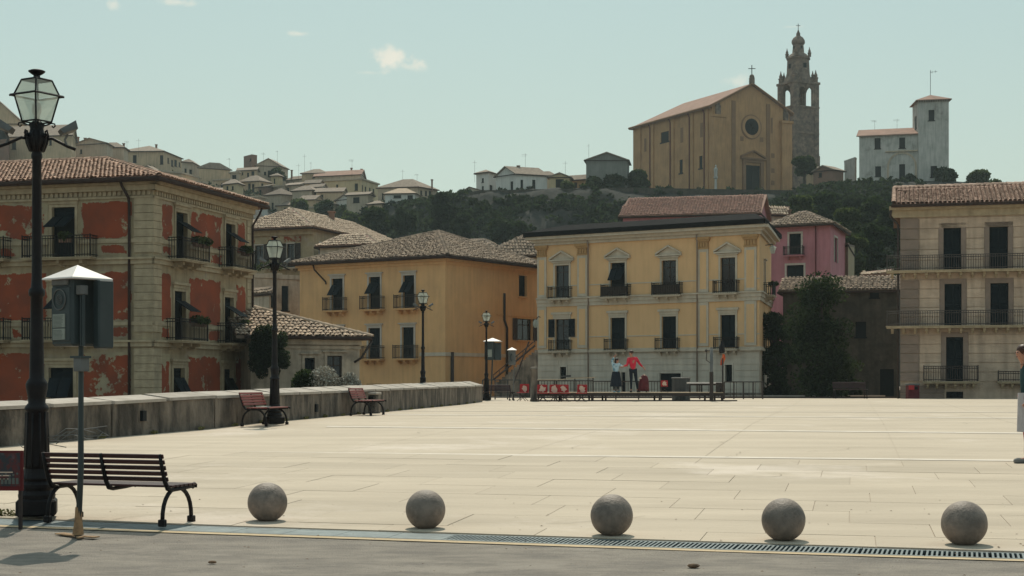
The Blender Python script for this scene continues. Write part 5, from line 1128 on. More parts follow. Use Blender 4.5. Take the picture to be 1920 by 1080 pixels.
for i in range(12):
    a, b_ = math.pi * i / 12, math.pi * (i + 1) / 12; p = [Fv.pt(ma_ - r_ * math.cos(a), zsp + r_ * math.sin(a), .15), Fv.pt(ma_ - r_ * math.cos(b_), zsp + r_ * math.sin(b_), .15), Fv.pt(ma_ - (r_ + .35) * math.cos(b_), zsp + (r_ + .35) * math.sin(b_), .15), Fv.pt(ma_ - (r_ + .35) * math.cos(a), zsp + (r_ + .35) * math.sin(a), .15)]; g.quad(*p)
g.fbox(Fv, ma_ - r_ - .35, ma_ - r_, 33, zsp, .15, .001); g.fbox(Fv, ma_ + r_, ma_ + r_ + .35, 33, zsp, .15, .001); g.fbox(Fv, ma_ - 3, ma_ + 2.9, zsp + r_ + .36, zsp + r_ + .6, .3, .001); g.build('blind_arch', 'town2', CV)
house('apse_wall', 'curved pale wall fragment left of the white convent', 1583, 1603, 1606, 305, 298, 300, 345, 290, 'convent', 'flat', [], d=292, zb=30, ov=.05, group=None, rmat='convent')
house('brick_cottage', 'low brick cottage with bright tiled roof between tower and convent', 1525, 1562, 1582, 322, 318, 321, 350, 311, 'town5', 'gl', [(1535, 1541, 324, 332)], d=288, zb=30, group=None, rmat='townroof')
house('brick_cottage', 'small tiled shed half hidden right of the bell tower', 1512, 1530, 1536, 320, 319, 320, 350, 313, 'town1', 'gr', [], d=296, zb=30, group=None, rmat='townroof')
# ------------------------------------------------------------------ hilltop houses on the cliff edge
G2 = 'houses on the cliff edge'
def hh(label, *a, **k): k.setdefault('group', G2); k.setdefault('zb', 28); return house('hill_house', label, *a, **k)
hh('grey green blind-walled house with low gable left of the church', 1099, 1176, 1180, 300, 300, 300, 345, 289, 'townd', 'gl', [], d=283, depth=7)
hh('white cube house with two tiny windows at left end of the cliff row', 893, 916, 930, 325, 322, 326, 360, 318, 'town4', 'hip', [(903, 907, 334, 342), (903, 907, 349, 356), (918, 924, 347, 357)], d=292)
hh('white gable house with three dark shuttered windows above the cliff', 930, 968, 1026, 331, 326, 329, 360, 313, 'town4', 'gl', [(957, 962, 340, 358), (976, 981, 337, 355), (998, 1004, 337, 356)], d=284, chim=[(972, 312, 318, 5)])
hh('yellow house with arched loggia right of the white gable house', 1030, 1068, 1072, 332, 332, 333, 360, 325, 'town3', 'gl', [(1042, 1057, 336, 352)], d=286)
hh('low orange plaster shed with sloping roof left of the grey house', 1068, 1098, 1102, 338, 336, 336, 360, 328, 'churchw', 'gr', [(1076, 1082, 342, 355)], d=289)
hh('tiled roof showing behind the white gable house', 1006, 1040, 1046, 329, 329, 330, 350, 321, 'town1', 'hip', [], d=300)
hh('wide grey house with hipped tile roof left of the cliff trees', 709, 783, 820, 352, 350, 356, 380, 336, 'town2', 'hip', [(788, 792, 357, 366), (797, 801, 358, 367), (804, 809, 358, 367), (716, 719, 362, 374)], d=316, chim=[(810, 338, 350, 3)])
hh('low pavilion with pale pyramid roof before the wide grey house', 722, 778, 786, 363, 362, 363, 380, 353, 'town4', 'hip', [(738, 752, 366, 371), (764, 774, 366, 373)], d=306, rmat='tilepale')
hh('dark low ridge-roofed barn on the wooded cliff shoulder', 857, 905, 912, 366, 358, 360, 375, 352, 'town2', 'gl', [], d=288, rmat='tiledeckold')
# ------------------------------------------------------------------ hill town on the left
def th(label, *a, **k): return house('town_house', label, *a, **k)
th('arched ochre church front cut by the left edge of the picture', -70, 43, 60, 232, 232, 238, 305, 186, 'town1', 'gl', [(-12, 30, 238, 290)], d=330, group=None)
th('long cream house under a grey roof behind the near lamp lantern', 18, 134, 142, 257, 253, 256, 300, 235, 'town1', 'gr', [(17 + 5, 30, 262, 280), (92, 97, 262, 272)], d=320, chim=[(127, 246, 256, 6)])
th('brick red stub wall at far left below the arched front', -30, 16, 18, 268, 264, 266, 300, 262, 'town5', 'flat', [], d=318, rmat='town5')
th('greyish house with two chimneys right of the near lantern', 136, 200, 212, 272, 268, 271, 310, 262, 'town2', 'gl', [(150, 154, 280, 288)], d=335, chim=[(146, 258, 268, 4), (160, 260, 268, 4)])
th('low roof building between the twin chimneys and big ochre house', 185, 232, 240, 276, 276, 277, 310, 267, 'town2', 'hip', [], d=345, chim=[(232, 270, 276, 3)])
th('big ochre house with dark shutters at crest of the left slope', 222, 307, 341, 284, 283, 297, 330, 274, 'town1', 'hip', [(249, 256, 291, 305), (300, 306, 291, 308), (314, 317, 296, 306), (321, 325, 300, 312), (327, 332, 300, 312), (335, 338, 304, 313)], chim=[(293, 272, 278, 3)])
th('tawny house with pale roof edge right of the crest house', 341, 362, 376, 303, 305, 312, 345, 300, 'town2', 'hip', [(355, 360, 318, 335), (346, 350, 316, 330)])
th('ochre house with long dark window under a flat hipped roof', 373, 396, 432, 314, 316, 317, 352, 305, 'town1', 'hip', [(374, 378, 322, 335), (382, 388, 321, 336), (413, 419, 321, 333)])
th('lower ochre block with single window before the flat hipped house', 402, 430, 434, 339, 338, 341, 368, 337, 'town1', 'flat', [(414, 420, 343, 354, 'b')], rmat='town2')
th('narrow house with tall pale blue shutters between taller neighbours', 432, 447, 449, 325, 324, 325, 365, 321, 'town2', 'flat', [(435, 443, 328, 343), (435, 442, 350, 362)], rmat='town2', wmat='dark')
th('stub of a brick tower with broken top on the skyline', 457, 472, 482, 296, 292, 293, 335, 291, 'town5', 'flat', [(468, 471, 297, 302)], rmat='town5', d=392, ov=.02)
th('grey gable house with arched opening beside the brick tower', 480, 526, 540, 310, 312, 313, 350, 299, 'town2', 'gl', [(495, 499, 322, 328), (502, 520, 320, 332), (528, 534, 322, 329)], d=386)
th('small house with three tiny windows under the brick tower', 446, 481, 484, 320, 318, 319, 350, 314, 'town1', 'gr', [(463, 467, 324, 332), (471, 477, 321, 330), (453, 456, 323, 328)], d=380)
th('pinkish hip roofed house with tall green shutters mid slope', 449, 486, 507, 341, 339, 340, 372, 329, 'town1', 'hip', [(465, 470, 344, 358), (472, 477, 345, 360), (490, 494, 344, 352)])
th('pale house with rounded roof and slit windows above frieze house', 497, 526, 557, 366, 364, 367, 410, 353, 'town2', 'hip', [(509, 513, 380, 394), (546, 552, 382, 394), (546, 551, 374, 379)], rmat='tiledeckold')
th('tumbledown grey terrace stack below the gable house', 530, 560, 575, 348, 346, 349, 380, 340, 'town2', 'mono', [(538, 542, 352, 360), (566, 569, 353, 361)])
th('dark tiled roof crowding behind the rounded roof', 548, 585, 600, 358, 356, 358, 400, 348, 'town2', 'hip', [(570, 575, 366, 377), (590, 594, 362, 374)])
th('small tan house under the tiled roofs left of yellow house', 562, 590, 606, 375, 374, 377, 410, 366, 'town1', 'gr', [(570, 574, 382, 391)])
th('ruinous house with a chimney behind the terrace stack', 536, 566, 580, 338, 335, 337, 360, 330, 'town2', 'hip', [(548, 551, 341, 347)], d=384, chim=[(547, 320, 334, 3)])
th('pale roof house on the skyline behind the pink roof', 566, 608, 622, 325, 324, 325, 345, 317, 'town1', 'hip', [(586, 590, 329, 334)], d=378)
th('wide pink roofed house on the skyline above the yellow house', 590, 676, 684, 331, 327, 330, 345, 320, 'town2', 'gr', [], d=372, rmat='townroofp', chim=[(659, 316, 325, 3), (678, 318, 330, 3)])
th('big yellow house with roof terrace and row of windows', 594, 678, 709, 341, 337, 347, 382, 336, 'town3', 'flat', [(608, 612, 346, 353), (630, 634, 346, 353), (665, 671, 344, 357), (678.5, 681, 347, 362), (684, 687, 350, 366), (692, 695, 352, 368), (699, 702, 354, 369)], rmat='town2', d=355)
th('low tiled lean-to below the yellow house', 593, 642, 650, 360, 359, 361, 388, 352, 'town1', 'gr', [(602, 606, 365, 373)], d=342)
th('white gable house with one dark door low on the slope', 630, 671, 706, 376, 371, 380, 405, 366, 'town4', 'gl', [(646, 652, 385, 402)], d=328)
th('dark outbuilding next to the white gable house', 592, 626, 632, 384, 382, 384, 410, 375, 'town2', 'gl', [(604, 609, 388, 398)], d=330)
th('long mid slope roof above the red palazzo gutter', 380, 448, 456, 356, 358, 359, 390, 352, 'town1', 'gr', [(392, 396, 362, 370), (440, 445, 363, 371)], d=340)
th('two storey ochre block under the crest house left end', 228, 262, 270, 318, 316, 318, 345, 312, 'town1', 'flat', [(236, 240, 322, 330), (250, 254, 322, 330)], rmat='town2')
th('cream gable house between crest house and tawny house', 262, 290, 300, 322, 320, 322, 350, 311, 'town3', 'gl', [(272, 276, 326, 335)])
th('small flat roofed terrace house right of the tawny house', 352, 378, 386, 345, 343, 346, 372, 340, 'town2', 'flat', [(360, 364, 349, 357), (370, 373, 349, 357)], rmat='town2')
th('tall yellow tenement with four small windows mid slope', 418, 446, 456, 346, 343, 347, 385, 336, 'town3', 'hip', [(424, 428, 349, 356), (434, 438, 349, 356), (424, 428, 362, 369), (434, 438, 362, 369)])
th('brown stepped house beside the narrow blue shuttered house', 478, 500, 512, 352, 349, 353, 380, 344, 'town5', 'mono', [(486, 490, 356, 365)])
th('grey tall block behind the rounded roof house', 512, 534, 546, 352, 349, 354, 385, 345, 'town2', 'flat', [(518, 521, 354, 361), (526, 529, 354, 361), (538, 541, 356, 363)], rmat='town2')
th('cream block under the long yellow house left corner', 560, 590, 600, 392, 390, 393, 415, 386, 'town3', 'flat', [(568, 572, 396, 404), (580, 584, 396, 404)], rmat='town2')
th('pale arcaded house right of the ruinous chimney house', 580, 604, 612, 352, 350, 352, 378, 345, 'town4', 'gr', [(586, 590, 356, 364), (595, 599, 356, 364)])
th('dim house with a wide dark opening below the yellow terrace house', 650, 690, 700, 366, 364, 367, 390, 360, 'town2', 'gr', [(662, 674, 370, 380)])
th('ochre cube by the left end of the cliff trees', 690, 716, 726, 383, 381, 384, 405, 376, 'town1', 'hip', [(698, 702, 386, 394), (718, 721, 387, 394)])
th('narrow pink plaster house wedged below the flat hipped house', 384, 404, 412, 366, 364, 366, 395, 356, 'churchw', 'hip', [(390, 394, 371, 380)])
th('cream cottage with two windows above the palazzo gutter', 408, 440, 450, 372, 371, 373, 398, 364, 'town3', 'gr', [(415, 419, 378, 387), (428, 432, 378, 387)])
th('grey block with balcony window left of the rounded roof', 458, 486, 498, 372, 370, 373, 402, 365, 'town2', 'flat', [(466, 471, 378, 390, 'b'), (478, 482, 378, 388)], rmat='town2')
th('long low tiled roof in the gap above the frieze house', 520, 570, 582, 385, 383, 386, 410, 376, 'town1', 'hip', [(532, 536, 390, 398), (552, 556, 390, 398)])
th('tall slim ochre tower house mid slope among the small roofs', 508, 522, 530, 330, 329, 331, 360, 324, 'town3', 'hip', [(513, 516, 335, 344), (513, 516, 349, 357)])
th('pale block with three small windows under the pinkish hip roofed house', 452, 492, 502, 384, 383, 385, 410, 379, 'town4', 'gr', [(458, 461, 388, 395), (470, 473, 388, 395), (482, 485, 388, 395)])
th('weathered brown house right of the terrace stack', 572, 598, 606, 344, 343, 345, 372, 337, 'town1', 'gr', [(579, 583, 349, 358), (588, 591, 349, 358)])
th('tiny white hut at the right foot of the hill town', 606, 624, 630, 398, 396, 398, 415, 390, 'town4', 'hip', [(612, 616, 400, 409)])
th('ochre wall with shutters below the crest house', 300, 340, 372, 322, 326, 334, 360, 316, 'town1', 'flat', [(310, 315, 330, 340)], rmat='town2', d=330)
rr = random.Random(5)
AN = [(238, 278, 'over the low roof left of the big ochre crest house'), (260, 275, 'on the big ochre crest house'), (430, 305, 'right of the flat hipped ochre house'), (494, 300, 'right beside the broken brick tower stub'), (560, 322, 'over the ruinous house with a chimney'), (583, 312, 'tallest one left of the pink roof'), (571, 306, 'behind the pale skyline roof'), (660, 312, 'on the wide pink roof'), (520, 290, 'over the grey gable house peak'), (755, 331, 'on the ridge of the wide grey hipped house'), (782, 334, 'near right end of the grey hipped ridge'), (890, 318, 'over the white cube house'), (985, 308, 'over the white gable house roof'), (1060, 318, 'over the yellow arched house'), (1104, 286, 'left of the grey blind-walled gable'), (1533, 306, 'over the brick cottage by the bell tower'), (1640, 236, 'on left part of the convent roof'), (1682, 238, 'on the convent roof close to its tower')]
for i, (px, py, where) in enumerate(AN):
    d = 300 if px > 800 else 370; p = W(px, py, d); h_ = rr.uniform(.9, 2.2); T = MB(); T.tube([p - Vector((0, 0, 2.5)), p + Vector((0, 0, h_))], .022, 4)
    for k in range(rr.choice((1, 2, 3))): w_ = rr.uniform(.35, .8); T.tube([p + Vector((-w_, 0, h_ * (.75 + .12 * k))), p + Vector((w_ * rr.uniform(.3, 1), 0, h_ * (.75 + .12 * k)))], .016, 4)
    tag(T.build('tv_antenna', 'iron2'), 'thin television antenna ' + where, 'antenna', 'rooftop antennas')
# retaining wall that crowns the cliff
RW = MB()
for k in range(60):
    u0, u1 = ((880 + k * 10.2 - 960) / F), ((880 + (k + 1) * 10.2 - 960) / F)
    d0, d1 = float(np.interp(880 + k * 10.2, TP, TD)) - 4.5, float(np.interp(880 + (k + 1) * 10.2, TP, TD)) - 4.5
    za, zb_ = terr(u0, d0 + 5, False) - .9, terr(u1, d1 + 5, False) - .9
    RW.hexa([Vector((u0 * d0, d0, za - 8)), Vector((u1 * d1, d1, zb_ - 8)), Vector((u1 * (d1 + .6), d1 + .6, zb_ - 5)), Vector((u0 * (d0 + .6), d0 + .6, za - 5)), Vector((u0 * d0, d0, za + .35)), Vector((u1 * d1, d1, zb_ + .35)), Vector((u1 * (d1 + .6), d1 + .6, zb_ + .35)), Vector((u0 * (d0 + .6), d0 + .6, za + .35))])
tag(RW.build('retaining_wall', 'dkwall'), 'long dark retaining wall crowning the cliff below the church', 'wall')
# trees
GT = 'trees on the wooded slope'
tree('broad_tree', 'large dark evergreen in front of the derelict house', (19.1, 95.5, -.9), 7.5, 5.1, 15000, 'leafdark', .105, None, clumps=34, low=.03)
tree('small_tree', 'dark overgrown shrub tree filling gap between yellow palace and big tree', W(1453, 748, 103), 6.0, 3.1, 10000, 'leafdark', .1, None, clumps=20, low=.02)
tree('small_tree', 'low dark thicket under right side of the big tree', W(1590, 748, 99.5), 2.0, 2.2, 4000, 'leafdark', .09, None, clumps=16, low=.02)
for (px, yb, yt, w_, d, lf, lab) in [
    (1508, 345, 284, 42, 292, 'leaf', 'dark conifer-like tree against foot of the bell tower'),
    (1772, 348, 314, 44, 282, 'leaf', 'rounded dark tree at the convent tower foot'), (1708, 347, 329, 24, 285, 'leaf', 'small clipped dark bush beside convent doorway'),
    (1838, 356, 321, 56, 276, 'leaf3', 'thin spreading tree right of the convent tower'), (1868, 356, 338, 26, 276, 'leaf3', 'tiny thin tree at the right above the tan roof'),
    (1196, 360, 322, 60, 284, 'leafdark', 'dark bush pressed against the left flank of the church'), (1150, 360, 330, 56, 283, 'leafdark', 'dark bush below the grey blind-walled house'), (1112, 360, 334, 40, 283, 'leaf3', 'leftmost bush of the hedge near the grey house'), (1060, 362, 343, 34, 281, 'leaf3', 'small bush before the yellow arched house'),
    (835, 440, 365, 68, 262, 'leaf2', 'round lit tree growing on the cliff shoulder'), (868, 450, 400, 50, 255, 'leafdark', 'dark tree halfway down the cliff under the barn'), (760, 440, 395, 60, 262, 'leafdark', 'dark tree under the pavilion with pyramid roof'), (700, 445, 395, 70, 260, 'leaf', 'bushy tree left on the wooded cliff foot'), (655, 430, 400, 40, 290, 'leaf3', 'lighter shrub tree under the white gable house'),
    (935, 450, 410, 60, 250, 'leafdark', 'dark tree at centre foot of the cliff'), (980, 455, 418, 46, 246, 'leaf2', 'small tree at cliff foot left of palace roof'),
    (1500, 430, 365, 60, 200, 'leaf3', 'olive tree directly above the pink house roof'), (1545, 420, 362, 62, 215, 'leaf', 'tree high on slope right of pink house'), (1592, 480, 390, 80, 180, 'leaf3', 'tall bushy tree right of pink house gable'), (1640, 440, 372, 74, 200, 'leaf', 'tree high on slope near the tan house roof'),
    (1640, 510, 415, 84, 165, 'leaf', 'big tree low on slope against the tan house'), (1602, 520, 440, 60, 160, 'leaf3', 'lowest olive tree right of the cream annex'), (1560, 400, 368, 60, 235, 'leaf2', 'scrubby tree below the brick cottage'), (1655, 400, 360, 60, 240, 'leaf2', 'scrubby tree below the white convent'), (1610, 410, 366, 60, 232, 'leaf2', 'scrubby tree mid slope below the convent door'),
    (1680, 480, 380, 70, 180, 'leaf', 'tree partly hidden by the tan house corner'), (560, 400, 372, 40, 330, 'leaf3', 'shrub tree among roofs right of the rounded roof'), (520, 345, 318, 30, 384, 'leafdark', 'dark tree before the grey gable house'), (610, 410, 380, 50, 300, 'leafdark', 'dark tree left of the white gable house'), (1450, 420, 385, 30, 165, 'leaf', 'dark shrub behind the palace right corner')]:
    h_ = (yb - yt) / F * d; wv = w_ / F * d; p = W(px, yb, d)
    big = w_ * (yb - yt) ; tree('slope_tree', lab, (p.x, d, p.z), h_, wv, int(min(9000, 900 + big * 1.6)), lf, .0011 * d + .04, GT, clumps=12, low=.12)
V, Q = leafcloud([(W(478 + (k % 5) * 13, 622 + 15 * (k // 5), 73.6), (.2 + .22 * random.random(), .4, .2 + .25 * random.random())) for k in range(30) if not ((k < 5 and k % 5 in (0, 3, 4)) or k in (14, 25, 27, 29))], 12000, .055); 
tag(nmesh('shaded_wall_mass', V, Q, 'leafdark'), 'dark leafy mass standing in for the shaded overhanging wall between red palazzo and low house', 'shaded wall')  # dark leaf cloud added to stand for the shade on an overhanging wall
for (px, py, r_, lf, lab) in [(607, 712, .55, 'leafpale', 'pale dry bush over the wall before the low house'), (655, 716, .36, 'leafpale', 'smaller pale dry bush over the wall near the ochre house'), (572, 712, .42, 'leaf', 'dark potted shrub left of the pale bush')]:
    p = W(px, py, 57); V, Q = leafcloud([(p, (r_, r_ * .8, r_)), (p + Vector((r_ * .6, 0, -r_ * .3)), (r_ * .6, r_ * .6, r_ * .7)), (p - Vector((r_ * .5, 0, r_ * .6)), (r_ * .8, r_ * .6, r_))], 3500, .045)
    T = thing('garden_bush', lab, 'bush', p - Vector((0, 0, 5))); nmesh('foliage', V, Q, lf, T); MB().tube([p - Vector((0, 0, 4.4)), p], [.08, .03], 6).build('stem', 'trunk', T)
# ------------------------------------------------------------------ stone balls along the edge of the square
BL = ['leftmost big stone ball, with a dark damp stain low on its right side', 'stone ball second from the left, between the stained ball and the middle one', 'middle stone ball of the row, in front of the drain grate start', 'reddish stone ball fourth from the left along the slot drain', 'rightmost and nearest stone ball of the row of five']
for i, (px, pyb, dia) in enumerate([(501.5, 979, 74), (798, 993, 74.5), (1147, 1006, 79.5), (1469, 1015.5, 81.5), (1808, 1024, 85)]):
    d = gd(pyb - 1.0); bd = dia * d / F; x = (px - 960) / F * d; r_ = bd / 2; T = MB(); c = Vector((x, d, gz(d) + .008 + r_ * .925))
    bm = bmesh.new(); bmesh.ops.create_icosphere(bm, subdivisions=5, radius=r_)
    for v in bm.verts:
        v.co *= 1 + .008 * mn.noise(v.co * 14 + Vector((i * 3, 0, 0))) + .004 * mn.noise(v.co * 40)
        if v.co.z < -r_ * .925: v.co.z = -r_ * .925
    me = bpy.data.meshes.new('stone_ball'); bm.to_mesh(me); bm.free(); me.polygons.foreach_set('use_smooth', [True] * len(me.polygons))
    o = link('stone_ball', me, 'ball'); o.location = c; o.rotation_euler = (0, 0, i * 1.3); tag(o, BL[i], 'stone ball', 'stone ball bollards along the square edge')

# ------------------------------------------------------------------ benches (x along, back towards +y)
def make_bench(wood):
    T = thing('park_bench', 'bench', 'bench'); L = .70
    for s_ in (-1, 1):
        x = s_ * (L - .04); g = MB(); arc = [Vector((x, -.26 * math.cos(t_) - .01, .02 + .34 * math.sin(t_) ** .75)) for t_ in np.linspace(.0, math.pi, 15)]
        g.tube(arc, .021, 8); g.build('leg', 'iron', T, smooth=True)
        for y in (-.27, .25): g = MB(); g.bevbox(x - .035, x + .035, y - .03, y + .03, 0, .07, .008); g.build('foot', 'iron', T)
    for x, nm in ((-L + .03, 'side_frame'), (0, 'centre_bracket'), (L - .03, 'side_frame')):
        g = MB(); P = [(x, -.29, .345), (x, -.27, .365), (x, -.12, .352), (x, .10, .345), (x, .17, .36), (x, .22, .43), (x, .27, .56), (x, .31, .70)]
        g.tube(P, [.016, .022, .02, .02, .024, .022, .02, .016], 8); 
        if nm == 'side_frame': g.tube([(x, -.26, .36), (x, -.31, .385), (x, -.335, .37), (x, -.33, .345)], .018, 8)
        g.build(nm, 'iron', T, smooth=True)
    for k in range(5):
        z = .435 + k * .056; y = .197 + (z - .40) * .37; m4 = Matrix.Translation((0, y, z + .02)) @ Matrix.Rotation(R(-20), 4, 'X')
        g = MB(); g.bevbox(-L, L, -.010, .010, -.0215, .0215, .004, m4); g.build('back_slat', wood, T)
    for k in range(6):
        y = -.27 + k * .076; g = MB(); g.bevbox(-L, L, y - .031, y + .031, .372, .394, .004); g.build('seat_slat', wood, T)
    return T
b1 = make_bench('wood'); b2 = make_bench('woodred')
GB = 'slatted park benches'
p = Vector((-3.71, 14.60)); place(b1, (p.x, p.y, gz(14.55) + .004), R(160), 'dark red slatted bench seen from behind at near left beside the big lamp post', GB, .95)
def wall_bench(o, px, d, off, label, rot=None, sc=1.0):
    x = wx(d); t_ = (Vector((wx(d + 1), d + 1)) - Vector((wx(d - 1), d - 1))).normalized(); n_ = Vector((t_.y, -t_.x)); c = Vector((x, d)) + n_ * off
    place(o, (c.x, c.y, gz(c.y)), math.atan2(t_.y, t_.x) - R(0) + (rot or 0), label, GB, sc); return c
c2 = wall_bench(b2, 470, 34.1, .62, 'bright faded red bench by the wall, beside the second lamp post', None, 1.05)
b3 = dup(b2); wall_bench(b3, 650, 43.0, .55, 'red bench by the wall, next to the concrete litter box', None, 1.08)
b4 = dup(b1); p = ground_pt(933, 68.5); place(b4, p, R(20), 'small dark bench just right of the farthest lamp post', GB, 1.0)
b5 = dup(b1); p = ground_pt(1594, 89); place(b5, (p.x, p.y, p.z), R(-2), 'dark bench at the far edge before the big tree', GB, 1.35)
for nm, px, yb, dd in (('cloth', 0, 0, 0),):
    g = MB(); g.bevbox(-.25, .38, -.02, .12, .396, .43, .012); o = g.build('folded_cloth', 'paper'); o.location = b2.location; o.rotation_euler = b2.rotation_euler; tag(o, 'pale folded newspaper lying on the bright faded red bench', 'newspaper')

# ------------------------------------------------------------------ lamp posts
def make_lamp():
    T = thing('street_lamp', 'lamp', 'street lamp')
    g = MB(); g.bevbox(-.185, .185, -.185, .185, 0, .16, .02); g.lathe([(.17, .16), (.175, .2), (.15, .24), (.165, .27), (.165, .30), (.13, .33), (.145, .36), (.125, .41), (.118, .45)], (0, 0, 0), 20); g.build('base', 'iron', T, smooth=False)
    g = MB(); prof = [(.118, .45), (.115, .5), (.098, 1.0), (.112, 1.01), (.115, 1.03), (.105, 1.05), (.08, 1.08), (.085, 1.14), (.1, 1.22), (.104, 1.26), (.092, 1.29), (.07, 1.32), (.068, 1.4), (.06, 1.9), (.058, 2.1), (.074, 2.11), (.078, 2.14), (.074, 2.17), (.056, 2.19), (.048, 2.3), (.043, 3.42), (.052, 3.44), (.052, 3.47), (.044, 3.49), (.06, 3.52), (.085, 3.57), (.098, 3.62), (.095, 3.66), (.07, 3.68), (.062, 3.72), (.075, 3.76), (.04, 3.79)]
    g.lathe(prof, (0, 0, 0), 20); g.build('post', 'iron', T, smooth=True)
    g = MB()
    for k in range(10):      # fluting and little leaves round the capital
        a = 2 * math.pi * k / 10; c, s_ = math.cos(a), math.sin(a); g.tube([(.06 * c, .06 * s_, 3.5), (.09 * c, .09 * s_, 3.58), (.108 * c, .108 * s_, 3.65), (.098 * c, .098 * s_, 3.69)], [.014, .016, .012, .005], 5)
        g.tube([(.112 * c, .112 * s_, .46), (.095 * c, .095 * s_, .99)], .012, 4)
    g.build('ornament', 'iron', T, smooth=True)
    A4 = [R(0), R(90), R(180), R(270)]; z0, z1, z2 = 3.785, 4.035, 4.185; r0, r1, re, r2 = .135, .205, .245, .14
    q = lambda r_, a, z: Vector((r_ * math.cos(a), r_ * math.sin(a), z))
    g = MB()
    for i in range(4):
        a, b_ = A4[i], A4[(i + 1) % 4]; g.tube([q(r0, a, z0), q(r1, a, z1)], .009, 5); g.tube([q(r0, a, z0), q(r0, b_, z0)], .009, 5); g.tube([q(re, a, z1), q(re, b_, z1)], .011, 5); g.tube([q(r1, a, z1), q(re * 1.04, a, z1 - .004)], .01, 5)
        g.tube([q(r1 * 1.02, a, z1 + .008), q(r2, a, z2)], .009, 5); g.tube([q(r2, a, z2), q(r2, b_, z2)], .009, 5)
        g.quad(q(r1, a, z1), q(r1, b_, z1), q(re, b_, z1 - .004), q(re, a, z1 - .004))
        # scrolls under the lantern
        g.tube([q(.03, a, 3.74), q(.09, a, 3.755), q(.135, a, 3.775), q(.165, a, 3.77), q(.17, a, 3.75), q(.155, a, 3.735), q(.14, a, 3.748)], .008, 5)
        g.tube([q(.07, a + .78, 3.62), q(.12, a + .78, 3.63), q(.15, a + .78, 3.66), q(.14, a + .78, 3.69), q(.12, a + .78, 3.68)], .009, 5)
    g.quad(*[q(r2, a, z2) for a in A4]); fr = g.build('lantern', 'iron', T)
    for i in range(4):
        a, b_ = A4[i], A4[(i + 1) % 4]
        g = MB(); g.quad(q(r0, a, z0), q(r0, b_, z0), q(r1, b_, z1), q(r1, a, z1)); g.build('glass_pane', 'frost', fr)
        g = MB(); g.quad(q(r1, a, z1 + .01), q(r1, b_, z1 + .01), q(r2, b_, z2), q(r2, a, z2)); g.build('roof_pane', 'frost', fr)
    g = MB(); g.lathe([(.035, z2), (.032, z2 + .03), (.03, z2 + .045), (.055, z2 + .06), (.078, z2 + .078), (.08, z2 + .088), (.05, z2 + .1), (.01, z2 + .104)], (0, 0, 0), 14); g.build('chimney_cap', 'iron', T, smooth=True)
    g = MB(); g.lathe([(.02, z0), (.03, z0 + .06), (.045, z0 + .1), (.04, z0 + .16), (.02, z0 + .2)], (0, 0, 0), 10); g.build('bulb', 'white', fr, smooth=True)
    for s_ in (-1, 1):       # floodlights on side arms
        ar = MB(); ar.tube([(0, 0, 3.6), (s_ * .14, 0, 3.63), (s_ * .28, 0, 3.56), (s_ * .36, 0, 3.53)], .016, 6); ao = ar.build('side_arm', 'iron', T, smooth=True)
        g = MB(); m4 = Matrix.Translation((s_ * .29, -.02, 3.72)) @ Matrix.Rotation(R(-30 * s_), 4, 'Y') @ Matrix.Rotation(R(20 * s_), 4, 'Z') @ Matrix.Diagonal((.72 * s_, .8, .8, 1))
        p8 = [(-.11, -.07, -.03), (.10, -.07, -.05), (.10, .07, -.05), (-.11, .07, -.03), (-.12, -.05, .035), (.13, -.075, .05), (.13, .075, .05), (-.12, .05, .035)]; g.hexa([m4 @ Vector(v) for v in p8]); g.tube([(s_ * .28, 0, 3.56), (s_ * .26, -.01, 3.62), (s_ * .29, -.03, 3.67)], .012, 5); g.build('floodlight', 'greylight', T)
    return T
lp = make_lamp(); GL = 'cast iron lantern posts'
def lampat(o, px, pyb, H, rot, label, base_d=None):
    d = base_d; x = (px - 960) / F * d; place(o, (x, d, gz(d)), rot, label, GL, H / 4.29)
lampat(lp, 69, 0, 4.31, R(14), 'nearest tall black lantern post with floodlights at far left', 14.95)
l2 = dup(lp); lampat(l2, 515, 0, 4.24, R(28), 'black lantern post beside the bright red bench at the wall', 35.0)
l3 = dup(lp); lampat(l3, 793, 0, 4.29, R(14), 'black lantern post before the ochre house, third from the left', 57.0)
l4 = dup(lp); lampat(l4, 912, 0, 4.0, R(8), 'farthest lantern post, right of the end of the parapet wall', 68.6)
# post base sits at the photo's rows
for o, y in ((lp, 966), (l2, 794), (l3, 765.5), (l4, 753)): o.location.z = (HY - y) / F * o.location.y if abs((HY - y) / F * o.location.y - gz(o.location.y)) < .04 else gz(o.location.y)

